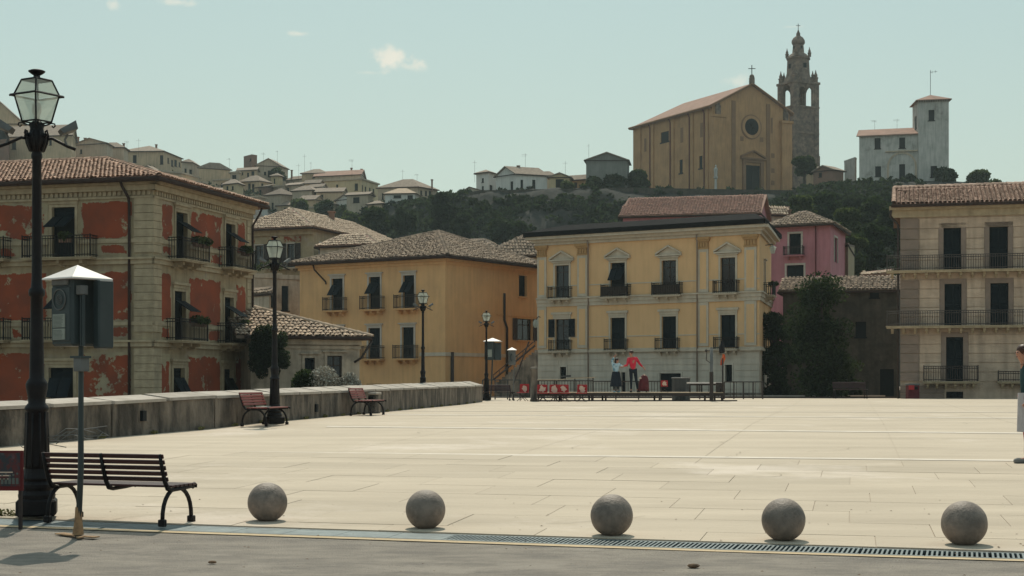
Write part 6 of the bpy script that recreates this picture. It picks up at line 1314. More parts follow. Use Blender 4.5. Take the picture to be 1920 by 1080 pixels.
# ------------------------------------------------------------------ pay phones on poles
def payphone(base, ztop, s_, rot, label, style):
    T = thing('payphone', label, 'payphone', (0, 0, 0)); w, dp, h = .30, .27, .66
    if style == 0:
        MB().bevbox(-w / 2, w / 2, -dp / 2, dp / 2, -h, -.07, .02).build('housing', 'greybox', T)
        MB().bevbox(-w / 2 + .02, w / 2 - .02, -dp / 2 - .012, -dp / 2 + .01, -h + .04, -.15, .008).build('front_panel', 'greybox', T)
        MB().bevbox(-w / 2 + .03, w / 2 - .05, -dp / 2 - .02, -dp / 2 + .01, -.135, -.085, .006).build('header_plate', 'greylight', T)
        g = MB()
        for r_ in (.088, .04, .025, .012): 
            pts = [Vector((-.01 + r_ * math.cos(a), -dp / 2 - .018, -.26 + r_ * math.sin(a))) for a in np.linspace(0, 2 * math.pi, 25)]; g.tube(pts, .006 if r_ > .05 else .0032, 4, False)
        g.build('round_emblem', 'greylight', T)
        for z0, z1 in ((-.50, -.385), (-.605, -.51)):
            po = MB().box(-.10, .07, -dp / 2 - .02, -dp / 2 - .012, z0, z1).build('notice', 'paper', T)
            g = MB(); z = z1 - .015
            while z > z0 + .01: g.box(-.09, .055 - .03 * random.random(), -dp / 2 - .0215, -dp / 2 - .0203, z - .0035, z); z -= .011
            g.build('print', 'ink', po)
        MB().bevbox(w / 2 + .06, w / 2 + .15, .03, .19, -h - .02, -.09, .012).build('side_casing', 'greybox', T)
        g = MB(); g.bevbox(w / 2, w / 2 + .07, -.10, -.02, -.22, -.14, .006); g.build('coin_unit', 'greylight', T)
        for x in (.175, .205): MB().tube([(x, -.06, -.2), (x, -.06, -h)], .014, 7).build('conduit', 'greybox', T)
        cx_, rx, ry, za_, ap = .04, .215, .21, -.075, .045
    else:
        MB().bevbox(-w / 2, w / 2, -dp / 2, dp / 2, -h, -.05, .02).build('housing', 'greybox' if style == 1 else 'greylight', T)
        if style == 1: 
            MB().box(-.04, .09, -dp / 2 - .012, -dp / 2 - .002, -.56, -.32).build('notice', 'paper', T); MB().bevbox(w / 2 + .01, w / 2 + .22, -.08, .1, -h, -.1, .01).build('side_casing', 'greybox', T)
        else: MB().tube([(-.02, -dp / 2 - .015, -.2), (-.05, -dp / 2 - .03, -.3), (-.05, -dp / 2 - .03, -.42), (-.02, -dp / 2 - .015, -.5)], .03, 6).build('handset', 'greybox', T)
        cx_, rx, ry, za_, ap = (.1 if style == 1 else 0), (.29 if style == 1 else .2), .2, -.05, .06
    g = MB(); E = [Vector((cx_ + sx * rx, sy * ry, za_)) for sx, sy in ((-1, -1), (1, -1), (1, 1), (-1, 1))]; a_ = Vector((cx_, 0, ap)); U = [v + Vector((0, 0, -.012)) for v in E]
    for i in range(4): g.quad(E[i], E[(i + 1) % 4], a_); g.quad(U[i], U[(i + 1) % 4], E[(i + 1) % 4], E[i])
    g.quad(*U[::-1]); g.build('pyramid_roof', 'white', T)
    gzb = gz(base.y); zt = ztop; lo = (gzb - zt) / s_
    g = MB(); g.tube([(.02, .02, lo), (.06, .02, lo * .75), (.09, .0, -h + .0), (.1, .0, -h + .2)], [.026, .026, .022, .022], 8); g.build('pole', 'greylight' if style == 2 else 'greybox', T, smooth=True)
    if style == 0:
        m_ = MB(); m_.bevbox(.06, .17, -.06, .03, -.88, -.76, .006); m_.build('junction_box', 'greylight', T); MB().box(.03, .185, -.07, .035, -.765, -.745).build('junction_lid', 'greybox', T)
        g = MB(); g.tube([(.02, .02, lo + .02), (.025, .02, lo + .14), (.03, .02, lo + .26)], [.05, .034, .03], 9); g.build('tape_wrap', 'tape', T)
        for a, L, wd in ((R(172), .34, .05), (R(10), .22, .045), (R(-30), .17, .03)):
            c, s2 = math.cos(a), math.sin(a); g = MB(); g.hexa([Vector((.02 + c * u_ - s2 * v_, .02 + s2 * u_ + c * v_, lo + z_)) for z_ in (.002, .012) for u_, v_ in ((0, -wd * .5), (L, -wd), (L * .95, wd), (0, wd * .5))]); g.build('cardboard_flap', 'tape', T)
    T.location = (base.x, base.y, zt); T.rotation_euler = (0, 0, rot); T.scale = (s_,) * 3
    return T
d = 13.45; p = ground_pt(140, d); payphone(Vector((p.x, d)), (HY - 507) / F * d, 1.0, R(-38), 'nearest grey green payphone with white pyramid roof and round emblem on a pole', 0)
d = 71; payphone(Vector(((918 - 960) / F * d, d)), (HY - 637) / F * d, 1.42, R(-6), 'dark double payphone with white roof behind the farthest lamp post', 1)
d = 72; payphone(Vector(((960 - 960) / F * d, d)), (HY - 654) / F * d, 1.15, R(0), 'light grey single payphone left of the stone pillar', 2)

# ------------------------------------------------------------------ poster board at the left edge
T = thing('poster_board', 'red bordered poster board with dark crowded print at far left edge', 'poster', ground_pt(18, 14.0))
d = 14.0; g = MB(); a, b_ = W(-34, 920, d), W(43, 845, d); g.box(a.x, b_.x, d, d + .025, a.z, b_.z); g.build('board', 'redframe', T)
g = MB(); g.box(a.x + .02, b_.x - .025, d - .006, d - .002, a.z + .04, b_.z - .02); pr = g.build('print', 'poster', T)
g = MB()
for k in range(9): x = a.x + .05 + k * .034; g.ball((x, d - .008, a.z + .13 + .012 * (k % 3)), .011, 6, 4, (1, .3, 1)); g.box(x - .012, x + .012, d - .009, d - .0065, a.z + .06, a.z + .115)
g.build('printed_figures', 'ink', pr)
g = MB(); 
for k in range(3): g.box(a.x + .1 + .03 * k, b_.x - .09 - .02 * k, d - .009, d - .0065, b_.z - .20 - .03 * k, b_.z - .19 - .03 * k)
g.build('printed_lines', 'emblem', pr)
g = MB(); g.box(a.x + .02, a.x + .05, d + .01, d + .04, gz(d), b_.z - .01); g.box(b_.x - .05, b_.x - .02, d + .026, d + .056, gz(d), a.z + .1); g.build('leg', 'iron2', T)
# twisted wire and weeds at the lamp foot
g = MB()
for k in range(7):
    x0 = -4.7 + random.uniform(-.25, .3); z0 = -.62 + random.uniform(-.05, .1); pts = [Vector((x0 + .12 * i * random.uniform(.6, 1.2), 15.0 + random.uniform(-.05, .05), z0 + .05 * math.sin(i * 1.3 + k) + .02 * i)) for i in range(6)]; g.tube(pts, .004, 4, False)
tag(g.build('loose_wire', 'greylight'), 'tangle of thin loose wire hanging round the near lamp post', 'wire')
V, Q = leafcloud([(Vector((-4.95 + .12 * k, 15.15, gz(15.15) + .03)), (.1, .06, .05)) for k in range(-2, 2)], 260, .018); stuff(nmesh('dry_weeds', V, Q, 'greenpatch'))
V, Q = leafcloud([(Vector((wx(y) + .06, y, gz(y) + .03)), (.05, .25, .035)) for y in np.arange(27, 64, 1.7)], 1500, .03); stuff(nmesh('wall_weeds', V, Q, 'greenpatch'))

# ------------------------------------------------------------------ litter boxes
def bin_at(px, pyb, d, w, h, mat, label, rot=0, nm='litter_bin'):
    p = ground_pt(px, d); T = thing(nm, label, 'litter bin', p, 0); g = MB(); m4 = Matrix.Translation(p) @ Matrix.Rotation(rot, 4, 'Z')
    g.bevbox(-w / 2, w / 2, -w / 2, w / 2, .0, h * .88, .02, m4); g.build('body', mat, T); g = MB(); g.bevbox(-w / 2 - .02, w / 2 + .02, -w / 2 - .02, w / 2 + .02, h * .881, h, .015, m4); g.build('rim', 'greylight' if mat != 'wall' else 'coping', T)
    g = MB(); g.box(-w * .35, w * .35, -w / 2 - .006, -w / 2 + .001, h * .6, h * .8, m4); g.build('slot', 'void', T); return T
bin_at(694, 775, 45.5, .5, .62, 'wall', 'square concrete litter box against the wall beside a red bench', R(-12))
T = bin_at(1711, 748, 86.6, .62, .85, 'maroon', 'red brown litter bin at left corner of the tan house'); g = MB(); p = ground_pt(1711, 86.2); g.box(p.x - .2, p.x + .1, 86.2, 86.25, p.z + .5, p.z + .75); g.build('label', 'red', T)

# ------------------------------------------------------------------ the low stage with its furniture
DS = 66.0; zdk = (HY - 735.5) / F * DS; zg = gz(DS)
ST_ = thing('low_stage', 'long low dark plank stage on short legs at far side of the square', 'stage', ground_pt(1180, DS))
x0, x1 = (1000 - 960) / F * DS, (1356 - 960) / F * DS
n_ = 18
for k in range(n_):
    g = MB(); a = x0 + (x1 - x0) * k / n_; b_ = x0 + (x1 - x0) * (k + 1) / n_; g.box(a + .004, b_ - .004, DS, DS + 2.6, zdk - .03, zdk); g.build('deck_board', 'tabletop', ST_)
g = MB(); g.box(x0, x1, DS + .02, DS + .07, zdk - .16, zdk - .032); g.build('fascia_beam', 'iron2', ST_)
g = MB(); g.box(x0 - .05, x1 + .6, DS + .0, DS + .12, zg + .0, zg + .05); g.build('ground_beam', 'iron2', ST_)
for px in (1003, 1052, 1110, 1136, 1237, 1335, 1354):
    x = (px - 960) / F * DS; g = MB(); g.box(x - .04, x + .04, DS + .03, DS + .11, zg + .05, zdk - .16); g.build('leg', 'iron2', ST_)
    g = MB(); g.box(x - .04, x + .04, DS + 2.4, DS + 2.48, gz(DS + 2.4), zdk - .03); g.build('leg', 'iron2', ST_)
# second low rail that runs on to the right behind the stage
RL = thing('kerb_rail', 'low dark rail along the far edge of the square, right of the stage', 'railing', ground_pt(1500, 93))
g = MB(); a = (1010 - 960) / F * 92; b_ = (1692 - 960) / F * 92; g.box(a, b_, 92, 92.15, gz(92), gz(92) + .1); g.build('rail', 'iron2', RL); 
g = MB(); g.box(a, (1432 - 960) / F * 96, 96.2, 99, -.88, -.55); g.build('low_terrace', 'wall', RL)
# director style folding chairs in red canvas
def make_chair(k=0):
    T = thing('folding_chair', 'chair', 'chair'); w = .23
    for s_ in (-1, 1):
        MB().tube([(s_ * w, -.16, 0), (-s_ * w, .0, .40)], .016, 6).build('leg', 'iron2', T); MB().tube([(s_ * w, .16, 0), (-s_ * w, .03, .40)], .016, 6).build('leg', 'iron2', T)
        MB().tube([(s_ * w, .17, .38), (s_ * w, .2, .60), (s_ * w, .22, .8)], .014, 6).build('back_post', 'red', T)
    MB().bevbox(-w, w, -.18, .2, .39, .42, .008).build('seat', 'red', T)
    g = MB(); P = []
    for i in range(7):
        x = -w + 2 * w * i / 6; P.append((x, .2 + .03 * math.sin(math.pi * i / 6), .44)); 
    for i in range(7): x = -w + 2 * w * i / 6; P.append((x, .215 + .035 * math.sin(math.pi * i / 6), .82))
    g.add(P, [(i, i + 1, 8 + i, 7 + i) for i in range(6)]); P2 = [(p[0], p[1] + .012, p[2]) for p in P]; g.add(P2, [(i + 7, i + 8, 1 + i, i) for i in range(6)]); bo = g.build('backrest', 'red', T)
    r0 = random.Random(40 + k); g = MB(); pts = []
    for i in range(14): a = 2 * math.pi * i / 14; r_ = r0.uniform(.09, .19); pts.append((math.cos(a) * r_ * 1.1, .2, .60 + math.sin(a) * r_ * 1.1))
    for yy in (.195, .262): g.add([(p[0], yy, p[2]) for p in pts] + [(0, yy, .6)], [(i, (i + 1) % 14, 14) for i in range(14)])
    g.build('printed_motif', 'emblem', bo); return T
GC = 'red canvas folding chairs'; dch = 65.2
CL = [(1018, 'red folding chair next to the stone pillar, first from the pillar'), (1039, 'red folding chair second from the stone pillar'), (1059, 'red folding chair third from the stone pillar'), (1090, 'red folding chair standing apart right of the trio by the stage')]
for i, (px, lab) in enumerate(CL):
    o = make_chair(i); place(o, ground_pt(px, dch), R([8, -6, 12, -14][i]), lab, GC, .88)
o = make_chair(7); place(o, ground_pt(980, 67), R(-25), 'red folding chair standing alone left of the stone pillar', GC, .9)
o = make_chair(8); p = ground_pt(1246, 66.9); place(o, (p.x, 66.9, zdk), R(170), 'red folding chair up on the stage near the big round bin', GC, .62)
# chair covered with a maroon jacket
T = thing('draped_chair', 'chair draped with a maroon coat on the stage right of the red dancer', 'chair', (0, 0, 0)); 
for s_ in (-1, 1):
    MB().tube([(s_ * .15, -.12, 0), (s_ * .13, .1, .36)], .02, 6).build('leg', 'iron2', T); MB().tube([(s_ * .15, .14, 0), (s_ * .14, .1, .36)], .02, 6).build('leg', 'iron2', T)
g = MB(); g.lathe([(.24, .04), (.22, .2), (.2, .38), (.19, .55), (.13, .68), (.06, .74), (.02, .75)], (0, .03, 0), 11); 
g.v = [(v[0] * (1 + .14 * math.sin(7 * math.atan2(v[1], v[0])) + .05 * math.sin(3 + 5 * v[2] * 3)) + .05 * v[2], v[1] * .8, v[2]) for v in g.v]; g.build('coat', 'maroon', T, smooth=True)
g = MB(); g.ball((.05, -.02, .74), .045, 8, 6); g.ball((-.12, -.06, .6), .05, 8, 6, (1.6, .6, .6)); g.build('white_lining', 'emblem', T)
px = 1206; T.location = ((px - 960) / F * 66.6, 66.6, zdk)
# stone pillar, trestle counter, white table, round bin, poles
p = ground_pt(1001, 65.6); T = thing('stone_pillar', 'pale round stone pillar at left end of the stage', 'pillar', p); MB().lathe([(.17, 0), (.17, .08), (.14, .1), (.135, 1.3), (.16, 1.34), (.16, 1.42), (.1, 1.47)], p, 16).build('shaft', 'wall', T, smooth=True)
T = thing('trestle_counter', 'long narrow pale counter on thin legs behind the red chairs', 'table', ground_pt(1060, 68.9)); d = 68.9
def cz(px): return float(np.interp(px, [1005, 1050, 1075, 1118], [713, 712.5, 710, 708.5]))
g = MB(); N_ = 12
for k in range(N_):
    pa, pb = 1006 + 110 * k / N_, 1006 + 110 * (k + 1) / N_; a, b_ = W(pa, cz(pa), d), W(pb, cz(pb), d); up = Vector((0, 0, .035)); bk = Vector((0, .55, 0)); g.hexa([a, b_, b_ + bk, a + bk, a + up, b_ + up, b_ + bk + up, a + bk + up])
g.build('top', 'tabletop', T)
for px in (1009, 1040, 1078, 1112): a = W(px, cz(px), d); g = MB(); g.box(a.x - .025, a.x + .025, d + .02, d + .07, gz(d), a.z - .002); g.build('leg', 'iron2', T)
g = MB(); a = W(1062, 708, d + .2); g.hexa([a + Vector(v) for v in ((-.25, 0, .03), (.2, 0, .03), (.2, .3, .03), (-.25, .3, .03), (-.1, 0, .1), (.2, 0, .12), (.2, .3, .12), (-.1, .3, .1))]); tag(g.build('folded_tarp', 'corr'), 'dark folded tarp lying on the long pale counter', 'tarp')
T = thing('white_table', 'pale topped table on two legs at right end of the stage', 'table', W(1322, 735, 67.2)); d = 67.2; a, b_ = W(1291, 720, d), W(1354, 716.5, d)
MB().box(a.x, b_.x, d, d + .7, a.z + .02, b_.z).build('top', 'white', T)
for px in (1294, 1316, 1351): x = (px - 960) / F * d; MB().box(x - .03, x + .03, d + .05, d + .1, zdk, a.z + .019).build('leg', 'iron2', T)
MB().box(a.x + .05, b_.x - .05, d + .06, d + .09, a.z - .06, a.z + .018).build('rail', 'iron2', T)
T = thing('round_bin', 'big dark corrugated round bin standing behind the stage', 'bin', ground_pt(1277, 69.5)); p = ground_pt(1277, 69.5); g = MB(); r_ = .39; hb = (HY - 710) / F * 69.5 - p.z; prof = []
seg = 40; vs = []
for z in (0, hb):
    for k in range(seg): a = 2 * math.pi * k / seg; rr_ = r_ * (1 + .05 * (k % 4 < 2)); vs.append(p + Vector((rr_ * math.cos(a), rr_ * math.sin(a), z)))
g.add(vs, [(k, (k + 1) % seg, seg + (k + 1) % seg, seg + k) for k in range(seg)]); g.build('body', 'corr', T); g = MB(); g.lathe([(r_ * 1.1, hb), (r_ * 1.12, hb + .05), (r_ * 1.02, hb + .06), (r_ * .9, hb + .0)], p, 24); g.build('rim', 'greylight', T)
def pole(px, pt, d, r_, name, label, cat, mat='iron2', base=None):
    p = ground_pt(px, d); T = thing(name, label, cat, p); t_ = W(px, pt, d); MB().tube([p, (p.x, p.y, t_.z)], r_, 8).build('shaft', mat, T, smooth=True); return T, p, t_
T, p, t_ = pole(1334, 653, 65.7, .07, 'speaker_pole', 'grey pole with a side bracket at right end of the stage', 'pole', 'greylight'); g = MB(); g.tube([t_ + Vector((-.0, 0, -.05)), t_ + Vector((-.2, 0, -.12)), t_ + Vector((-.22, 0, -.5)), t_ + Vector((-.05, 0, -.62))], .02, 5); g.ball(t_ + Vector((-.22, 0, -.1)), .06, 8, 5); g.lathe([(.05, -.02), (.05, .03)], t_, 8); g.build('bracket', 'iron2', T); 
g = MB(); g.tube([(p.x, p.y, p.z), (p.x, p.y, p.z + 1.25)], .085, 8); g.build('sleeve', 'iron2', T)
T, p, t_ = pole(1355, 672, 66.2, .035, 'flag_pole', 'thin pole carrying a furled dark umbrella above a small orange flag', 'pole'); 
g = MB(); V = [t_ + Vector(v) for v in ((.0, 0, .2), (.1, .02, .16), (.12, .0, .0), (.06, -.02, -.14), (.03, .01, -.28), (-.1, .02, -.3), (-.09, 0, -.1), (-.02, -.02, .05))]; g.add(V + [v + Vector((0, .012, 0)) for v in V], [tuple(range(8)), tuple(range(15, 7, -1))] + [(i, (i + 1) % 8, 8 + (i + 1) % 8, 8 + i) for i in range(8)]); g.build('flag', 'orange', T)
g = MB(); g.lathe([(.1, .22), (.13, .3), (.11, .5), (.05, .68), (.015, .8)], t_ + Vector((-.03, 0, 0)), 8); g.build('furled_umbrella', 'iron', T)
g = MB(); g.bevbox(-.12, .12, -.12, .12, 0, .42, .02, Matrix.Translation(p + Vector((-.15, 0.15, .38)))); g.build('base_box', 'iron2', T)
# railings behind the stage
def railing(px0, px1, d, yt, label, bars, mat='iron2', nposts=6, zb=None):
    z0 = gz(d) if zb is None else zb; a, b_ = (px0 - 960) / F * d, (px1 - 960) / F * d; zt = (HY - yt) / F * d; T = thing('railing', label, 'railing', ((a + b_) / 2, d, z0)); g = MB(); g.tube([(a, d, zt), (b_, d, zt)], .03, 6); g.build('handrail', mat, T)
    for k in range(nposts): x = a + (b_ - a) * k / (nposts - 1); MB().box(x - .03, x + .03, d - .03, d + .03, z0, zt - .003).build('post', mat, T)
    g = MB(); x = a; g.tube([(a, d, z0 + .12), (b_, d, z0 + .12)], .02, 4)
    while x < b_ and bars: g.box(x - .012, x + .012, d - .012, d + .012, z0 + .1, zt - .02); x += bars
    stuff(g.build('bars', mat, T)); return T
railing(1112, 1240, 74, 715, 'dark barred railing between the counter and the round bin', .14, nposts=4)
railing(1010, 1112, 74.5, 714, 'dark barred railing behind the long counter and red chairs', .14, nposts=4)
railing(1290, 1356, 76, 718, 'thin open railing behind the white table', .5, nposts=4)
railing(1358, 1430, 80, 716, 'spindly open railing right of the flag pole', .32, nposts=5)
railing(905, 975, 75, 712.5, 'pale topped rail behind the small dark bench', .3, 'corr', nposts=4)
railing(1690, 1692, 90, 735, 'stub of rail at the left corner of the tan house', 0, nposts=2)
p = ground_pt(1686, 89); T = thing('globe_lamp', 'small white globe lamp beside the tan house corner', 'lamp', p); MB().tube([p, p + Vector((0, 0, .5))], .03, 6).build('post', 'iron2', T); MB().ball(p + Vector((0, 0, .58)), .11, 12, 8).build('globe', 'white', T, smooth=True)
# outdoor stair rising at the right side of the ochre house
T = thing('stone_stair', 'dark stone stair with iron handrail climbing between ochre house and yellow palace', 'stair', W(970, 740, 97)); d = 97.0
for k in range(14):
    pa = 930 + k * 5.6; x = (pa - 960) / F * d; zt = (HY - (716 - k * 4.6)) / F * d; g = MB(); g.box(x, x + 5.6 / F * d, d, d + 1.8, gz(d) - .1, zt); g.build('step', 'wall', T)
g = MB(); a, b_ = W(925, 712, d - .1), W(1003, 648, d - .1); g.tube([a, b_], .06, 5); g.tube([a + Vector((0, 0, .3)), b_ + Vector((0, 0, .3))], .03, 5)
for k in range(8): q_ = a.lerp(b_, k / 7); g.tube([q_, q_ + Vector((0, 0, .32))], .02, 4)
g.build('handrail', 'iron2', T); MB().tube([W(962, 722, d - 2), W(992, 640, d - 2)], .05, 5).build('prop', 'iron2', T)
# wall lamp on the palace corner and small lights on the facade
T = thing('wall_lantern', 'hanging lantern on a bracket at right corner of the yellow palace', 'lantern', W(1449, 468, 100.5)); a = W(1449, 468, 100.5); g = MB(); g.tube([a + Vector((-.45, .2, .3)), a + Vector((0, 0, .35)), a + Vector((0, 0, .2))], .03, 5); g.build('bracket', 'iron', T); g = MB(); g.lathe([(.12, -.25), (.22, .12), (.26, .13), (.1, .25)], a, 6); g.build('lantern', 'frost', T)
T = thing('wall_lantern', 'round wall lamp between the ochre house and the palace left edge', 'lantern', W(1004, 607, 104)); a = W(1004, 607, 104); MB().ball(a, .22, 10, 7, (.8, 1, 1.3)).build('glass', 'frost', T); MB().tube([a + Vector((0, 0, .2)), a + Vector((.2, .4, .5)), a + Vector((.35, 1.5, .5))], .03, 5).build('bracket', 'iron', T)

# ------------------------------------------------------------------ people
def skinmesh(name, J, Ed, mat, parent, rootv, lev=2):
    names = list(J); ix = {k: i for i, k in enumerate(names)}; me = bpy.data.meshes.new(name)
    me.from_pydata([J[k][0] for k in names], [(ix[a], ix[b]) for a, b in Ed], []); o = link(name, me, mat, parent)
    md = o.modifiers.new('skin', 'SKIN'); md.use_smooth_shade = True
    sv = me.skin_vertices[0].data
    for i, k in enumerate(names): r_ = J[k][1]; sv[i].radius = (r_, r_) if isinstance(r_, (int, float)) else r_; sv[i].use_root = (k == rootv)
    s2 = o.modifiers.new('sub', 'SUBSURF'); s2.levels = lev; s2.render_levels = lev; return o
def person(label, pose, H=1.75, top='redtop', legs='navy', hair='hair', shoes='iron', skirt=None, hairstyle='short'):
    """pose: dict of joint offsets in metres for a 1.75 m figure that faces -y"""
    T = thing('person', label, 'person'); P = {k: Vector(v) for k, v in pose.items()}
    J = {'pelvis': (P['pelvis'], .11), 'waist': (P['waist'], .10), 'chest': (P['chest'], .125), 'neck': (P['neck'], .05), 'jaw': (P['head'] + Vector((0, 0, -.06)) + P['face'] * .015, .065), 'head': (P['head'] + Vector((0, 0, .02)), .085), 'crown': (P['head'] + Vector((0, 0, .08)), .062), 'nose': (P['head'] + P['face'] * .098 + Vector((0, 0, -.015)), .012)}
    Ed = [('pelvis', 'waist'), ('waist', 'chest'), ('chest', 'neck'), ('neck', 'jaw'), ('jaw', 'head'), ('head', 'crown'), ('head', 'nose')]
    for s_ in 'LR':
        sh, el, wr = P['sh' + s_], P['el' + s_], P['wr' + s_]; hd = (wr - el).normalized(); side = hd.cross(Vector((0, 1, 0))).normalized() if abs(hd.y) < .9 else Vector((1, 0, 0)); pal = wr + hd * .075
        J.update({'sh' + s_: (sh, .055), 'el' + s_: (el, .038), 'wr' + s_: (wr, .026), 'pa' + s_: (pal, (.036, .018))}); Ed += [('chest', 'sh' + s_), ('sh' + s_, 'el' + s_), ('el' + s_, 'wr' + s_), ('wr' + s_, 'pa' + s_)]
        nrm = hd.cross(side)
        for f_ in range(4):
            o_ = (f_ - 1.5) * .02; ln = (.06, .072, .068, .052)[f_]; J[f'f{f_}{s_}'] = (pal + hd * ln * .55 + side * (o_ + .0) + nrm * .006, .0085); J[f'g{f_}{s_}'] = (pal + hd * ln + side * o_ * 1.05 + nrm * .028, .007); Ed += [('pa' + s_, f'f{f_}{s_}'), (f'f{f_}{s_}', f'g{f_}{s_}')]
        J['t' + s_] = (wr + hd * .05 + side * .05 + nrm * .012, .010); Ed += [('wr' + s_, 't' + s_)]
        J.update({'hi' + s_: (P['hi' + s_], .085), 'kn' + s_: (P['kn' + s_], .055), 'an' + s_: (P['an' + s_], .036), 'to' + s_: (P['to' + s_], .03)}); Ed += [('pelvis', 'hi' + s_), ('hi' + s_, 'kn' + s_), ('kn' + s_, 'an' + s_), ('an' + s_, 'to' + s_)]
    skinmesh('body', J, Ed, 'skin', T, 'pelvis')
    g = 1.0; C = {k: (J[k][0], (J[k][1] if not isinstance(J[k][1], tuple) else .03) + .016) for k in ('pelvis', 'waist', 'chest', 'shL', 'elL', 'shR', 'elR')}
    C['chest'] = (J['chest'][0] + Vector((0, 0, .02)), .15); C['neck'] = (P['chest'].lerp(P['neck'], .78), .082)
    for s_ in 'LR': C['wr' + s_] = (P['wr' + s_].lerp(P['el' + s_], .12), .036)
    skinmesh('top', C, [('pelvis', 'waist'), ('waist', 'chest'), ('chest', 'neck'), ('chest', 'shL'), ('shL', 'elL'), ('elL', 'wrL'), ('chest', 'shR'), ('shR', 'elR'), ('elR', 'wrR')], top, T, 'waist')
    if skirt:
        mat_, zb_, r1, sx_, sy_ = skirt; c = P['pelvis']; gg = MB(); seg = 36; zs = np.linspace(c.z + .08, zb_, 9); vs = []
        for i, z in enumerate(zs):
            for k in range(seg): a = 2 * math.pi * k / seg; rr_ = (.19 + (r1 - .19) * (i / 8) ** .8) * (1 + .06 * (i / 8) * math.sin(9 * a)); vs.append((c.x + rr_ * sx_ * math.cos(a), c.y + rr_ * sy_ * math.sin(a), z))
        gg.add(vs, [(i * seg + k, i * seg + (k + 1) % seg, (i + 1) * seg + (k + 1) % seg, (i + 1) * seg + k) for i in range(8) for k in range(seg)]); gg.build('skirt', mat_, T, smooth=True)
    if legs: 
        Lg = {'pelvis': (P['pelvis'], .118)}; E2 = []
        for s_ in 'LR': Lg.update({'hi' + s_: (P['hi' + s_], .095), 'kn' + s_: (P['kn' + s_], .064), 'an' + s_: (P['an' + s_] + Vector((0, 0, .03)), .045)}); E2 += [('pelvis', 'hi' + s_), ('hi' + s_, 'kn' + s_), ('kn' + s_, 'an' + s_)]
        skinmesh('trousers' if not skirt else 'stockings', Lg, E2, legs, T, 'pelvis')
    for s_ in 'LR':
        a, b_ = P['an' + s_], P['to' + s_]; dr_ = (b_ - a); dr_.z = 0; dr_.normalize(); m4 = Matrix.Translation((a.x, a.y, 0)) @ Matrix.Rotation(math.atan2(dr_.x, -dr_.y), 4, 'Z'); MB().bevbox(-.045, .045, -.19, .07, .0, .075, .022, m4).build('shoe', shoes, T)
    h = P['head']; f_ = P['face']; gg = MB(); gg.ball(h - f_ * .022 + Vector((0, 0, .045)), .1, 14, 9, (1, 1.02, .88))
    if hairstyle == 'long': gg.ball(h - f_ * .06 + Vector((0, 0, -.06)), .085, 12, 8, (1, .8, 1.5))
    if hairstyle == 'bun': gg.ball(h - f_ * .09 + Vector((0, 0, .09)), .05, 10, 7)
    gg.build('hair', hair, T, smooth=True)
    for sx in (-1, 1):
        sd_ = f_.cross(Vector((0, 0, 1))) * sx; MB().ball(h + sd_ * .085 + Vector((0, 0, -.01)), .02, 6, 5, (.7, .7, 1.3)).build('ear', 'skin', T); MB().ball(h + f_ * .082 + sd_ * .03 + Vector((0, 0, .01)), .009, 6, 4).build('eye', 'iron', T)
    MB().ball(h + f_ * .083 + Vector((0, 0, -.055)), .014, 8, 4, (1.3, 1, .35)).build('mouth', 'redframe', T)
    T.scale = (H / 1.75,) * 3; return T
pA = dict(pelvis=(0, 0, .95), waist=(-.01, 0, 1.1), chest=(-.03, 0, 1.34), neck=(-.05, 0, 1.5), head=(-.09, -.01, 1.63), face=(-.85, -.5, 0),
          shL=(.14, 0, 1.42), elL=(.27, .03, 1.2), wrL=(.42, .02, 1.04), shR=(-.2, -.02, 1.40), elR=(-.25, -.12, 1.14), wrR=(-.43, -.18, 1.08),
          hiL=(.09, 0, .9), knL=(.13, -.03, .5), anL=(.2, .03, .07), toL=(.2, -.12, .03), hiR=(-.09, 0, .9), knR=(-.08, -.05, .5), anR=(-.08, 0, .07), toR=(-.12, -.16, .03))
pA['face'] = Vector(pA['face']).normalized()
o = person('tall dancer in bright red top and dark trousers with arms spread on the stage', pA, 1.80, 'redtop', 'navy', 'hairb', 'iron'); o.location = ((1187 - 960) / F * 66.7, 66.7, zdk)
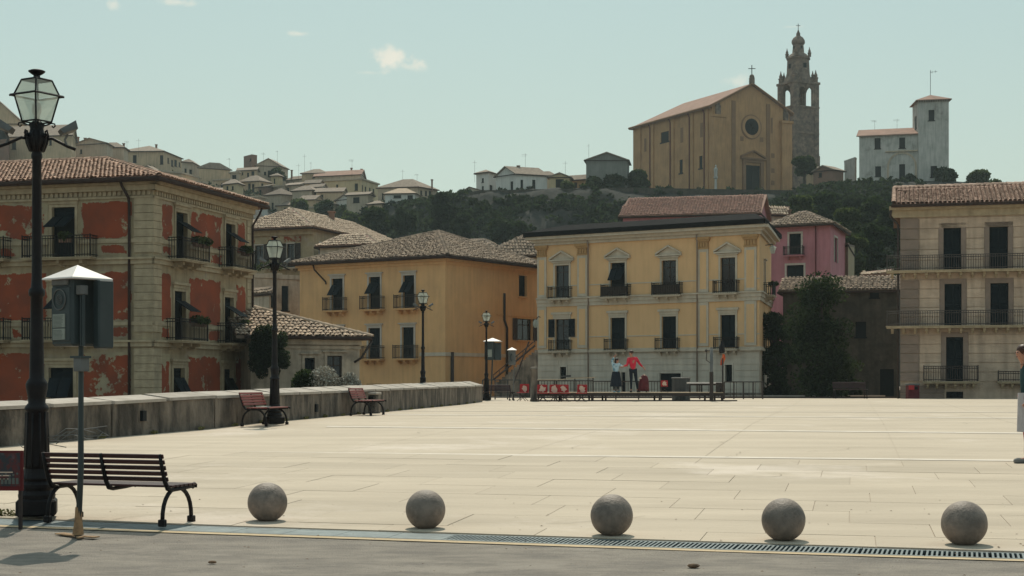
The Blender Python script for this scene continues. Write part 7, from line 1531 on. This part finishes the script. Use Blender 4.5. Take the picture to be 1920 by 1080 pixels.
pB = dict(pA); pB.update(chest=(.0, 0, 1.32), neck=(.03, 0, 1.47), head=(.06, -.02, 1.6), face=Vector((.9, -.4, 0)).normalized(), shL=(.17, 0, 1.4), elL=(.3, -.05, 1.28), wrL=(.47, -.08, 1.3), shR=(-.17, 0, 1.4), elR=(-.2, -.03, 1.6), wrR=(-.08, -.03, 1.78), anL=(.1, .0, .07), toL=(.14, -.13, .03), knL=(.1, -.02, .5), anR=(-.1, .02, .07), toR=(-.08, -.14, .03), knR=(-.1, -.03, .5), waist=(0, 0, 1.1))
o = person('dancer in pale blue patterned shirt with one arm raised on the stage', pB, 1.50, 'bluetop', 'navy', 'hair', 'bluetop', ('navy', .28, .3, 1, .9), 'long'); o.location = ((1155 - 960) / F * 66.7, 66.7, zdk)
pC = dict(pA); pC.update(pelvis=(0, 0, .95), waist=(-.01, 0, 1.1), chest=(-.03, 0, 1.34), neck=(-.06, 0, 1.49), head=(-.10, -.01, 1.61), face=Vector((-1, -.1, 0)).normalized(), shL=(.05, .17, 1.41), elL=(.06, .2, 1.14), wrL=(-.02, .2, .92), shR=(.02, -.17, 1.41), elR=(.03, -.2, 1.14), wrR=(-.08, -.2, .94), hiL=(0, .09, .9), knL=(0, .09, .5), anL=(.03, .09, .07), toL=(-.12, .09, .03), hiR=(0, -.09, .9), knR=(-.03, -.09, .5), anR=(-.06, -.09, .07), toR=(-.21, -.1, .03))
o = person('woman in dark teal jacket and long grey skirt stepping in at right edge', pC, 1.72, 'teal', 'pinkleg', 'hairb', 'greylight', ('greyskirt', .46, .2, .78, 1.05), 'bun'); o.location = ((1929 - 960) / F * 22.2, 22.2, gz(22.2) + .004)

# ------------------------------------------------------------------ air
hz = MB(); hz.box(-420, 420, -14, 480, -5.9, 78); ho = hz.build('haze', None); stuff(ho)
m = bpy.data.materials.new('haze'); m.use_nodes = True; n = m.node_tree.nodes; n.remove(n['Principled BSDF']); pv = n.new('ShaderNodeVolumePrincipled'); pv.inputs['Color'].default_value = (.80, .93, .93, 1); pv.inputs['Density'].default_value = HAZE; pv.inputs['Anisotropy'].default_value = 0.2
m.node_tree.links.new(pv.outputs[0], n['Material Output'].inputs['Volume']); ho.data.materials.append(m)
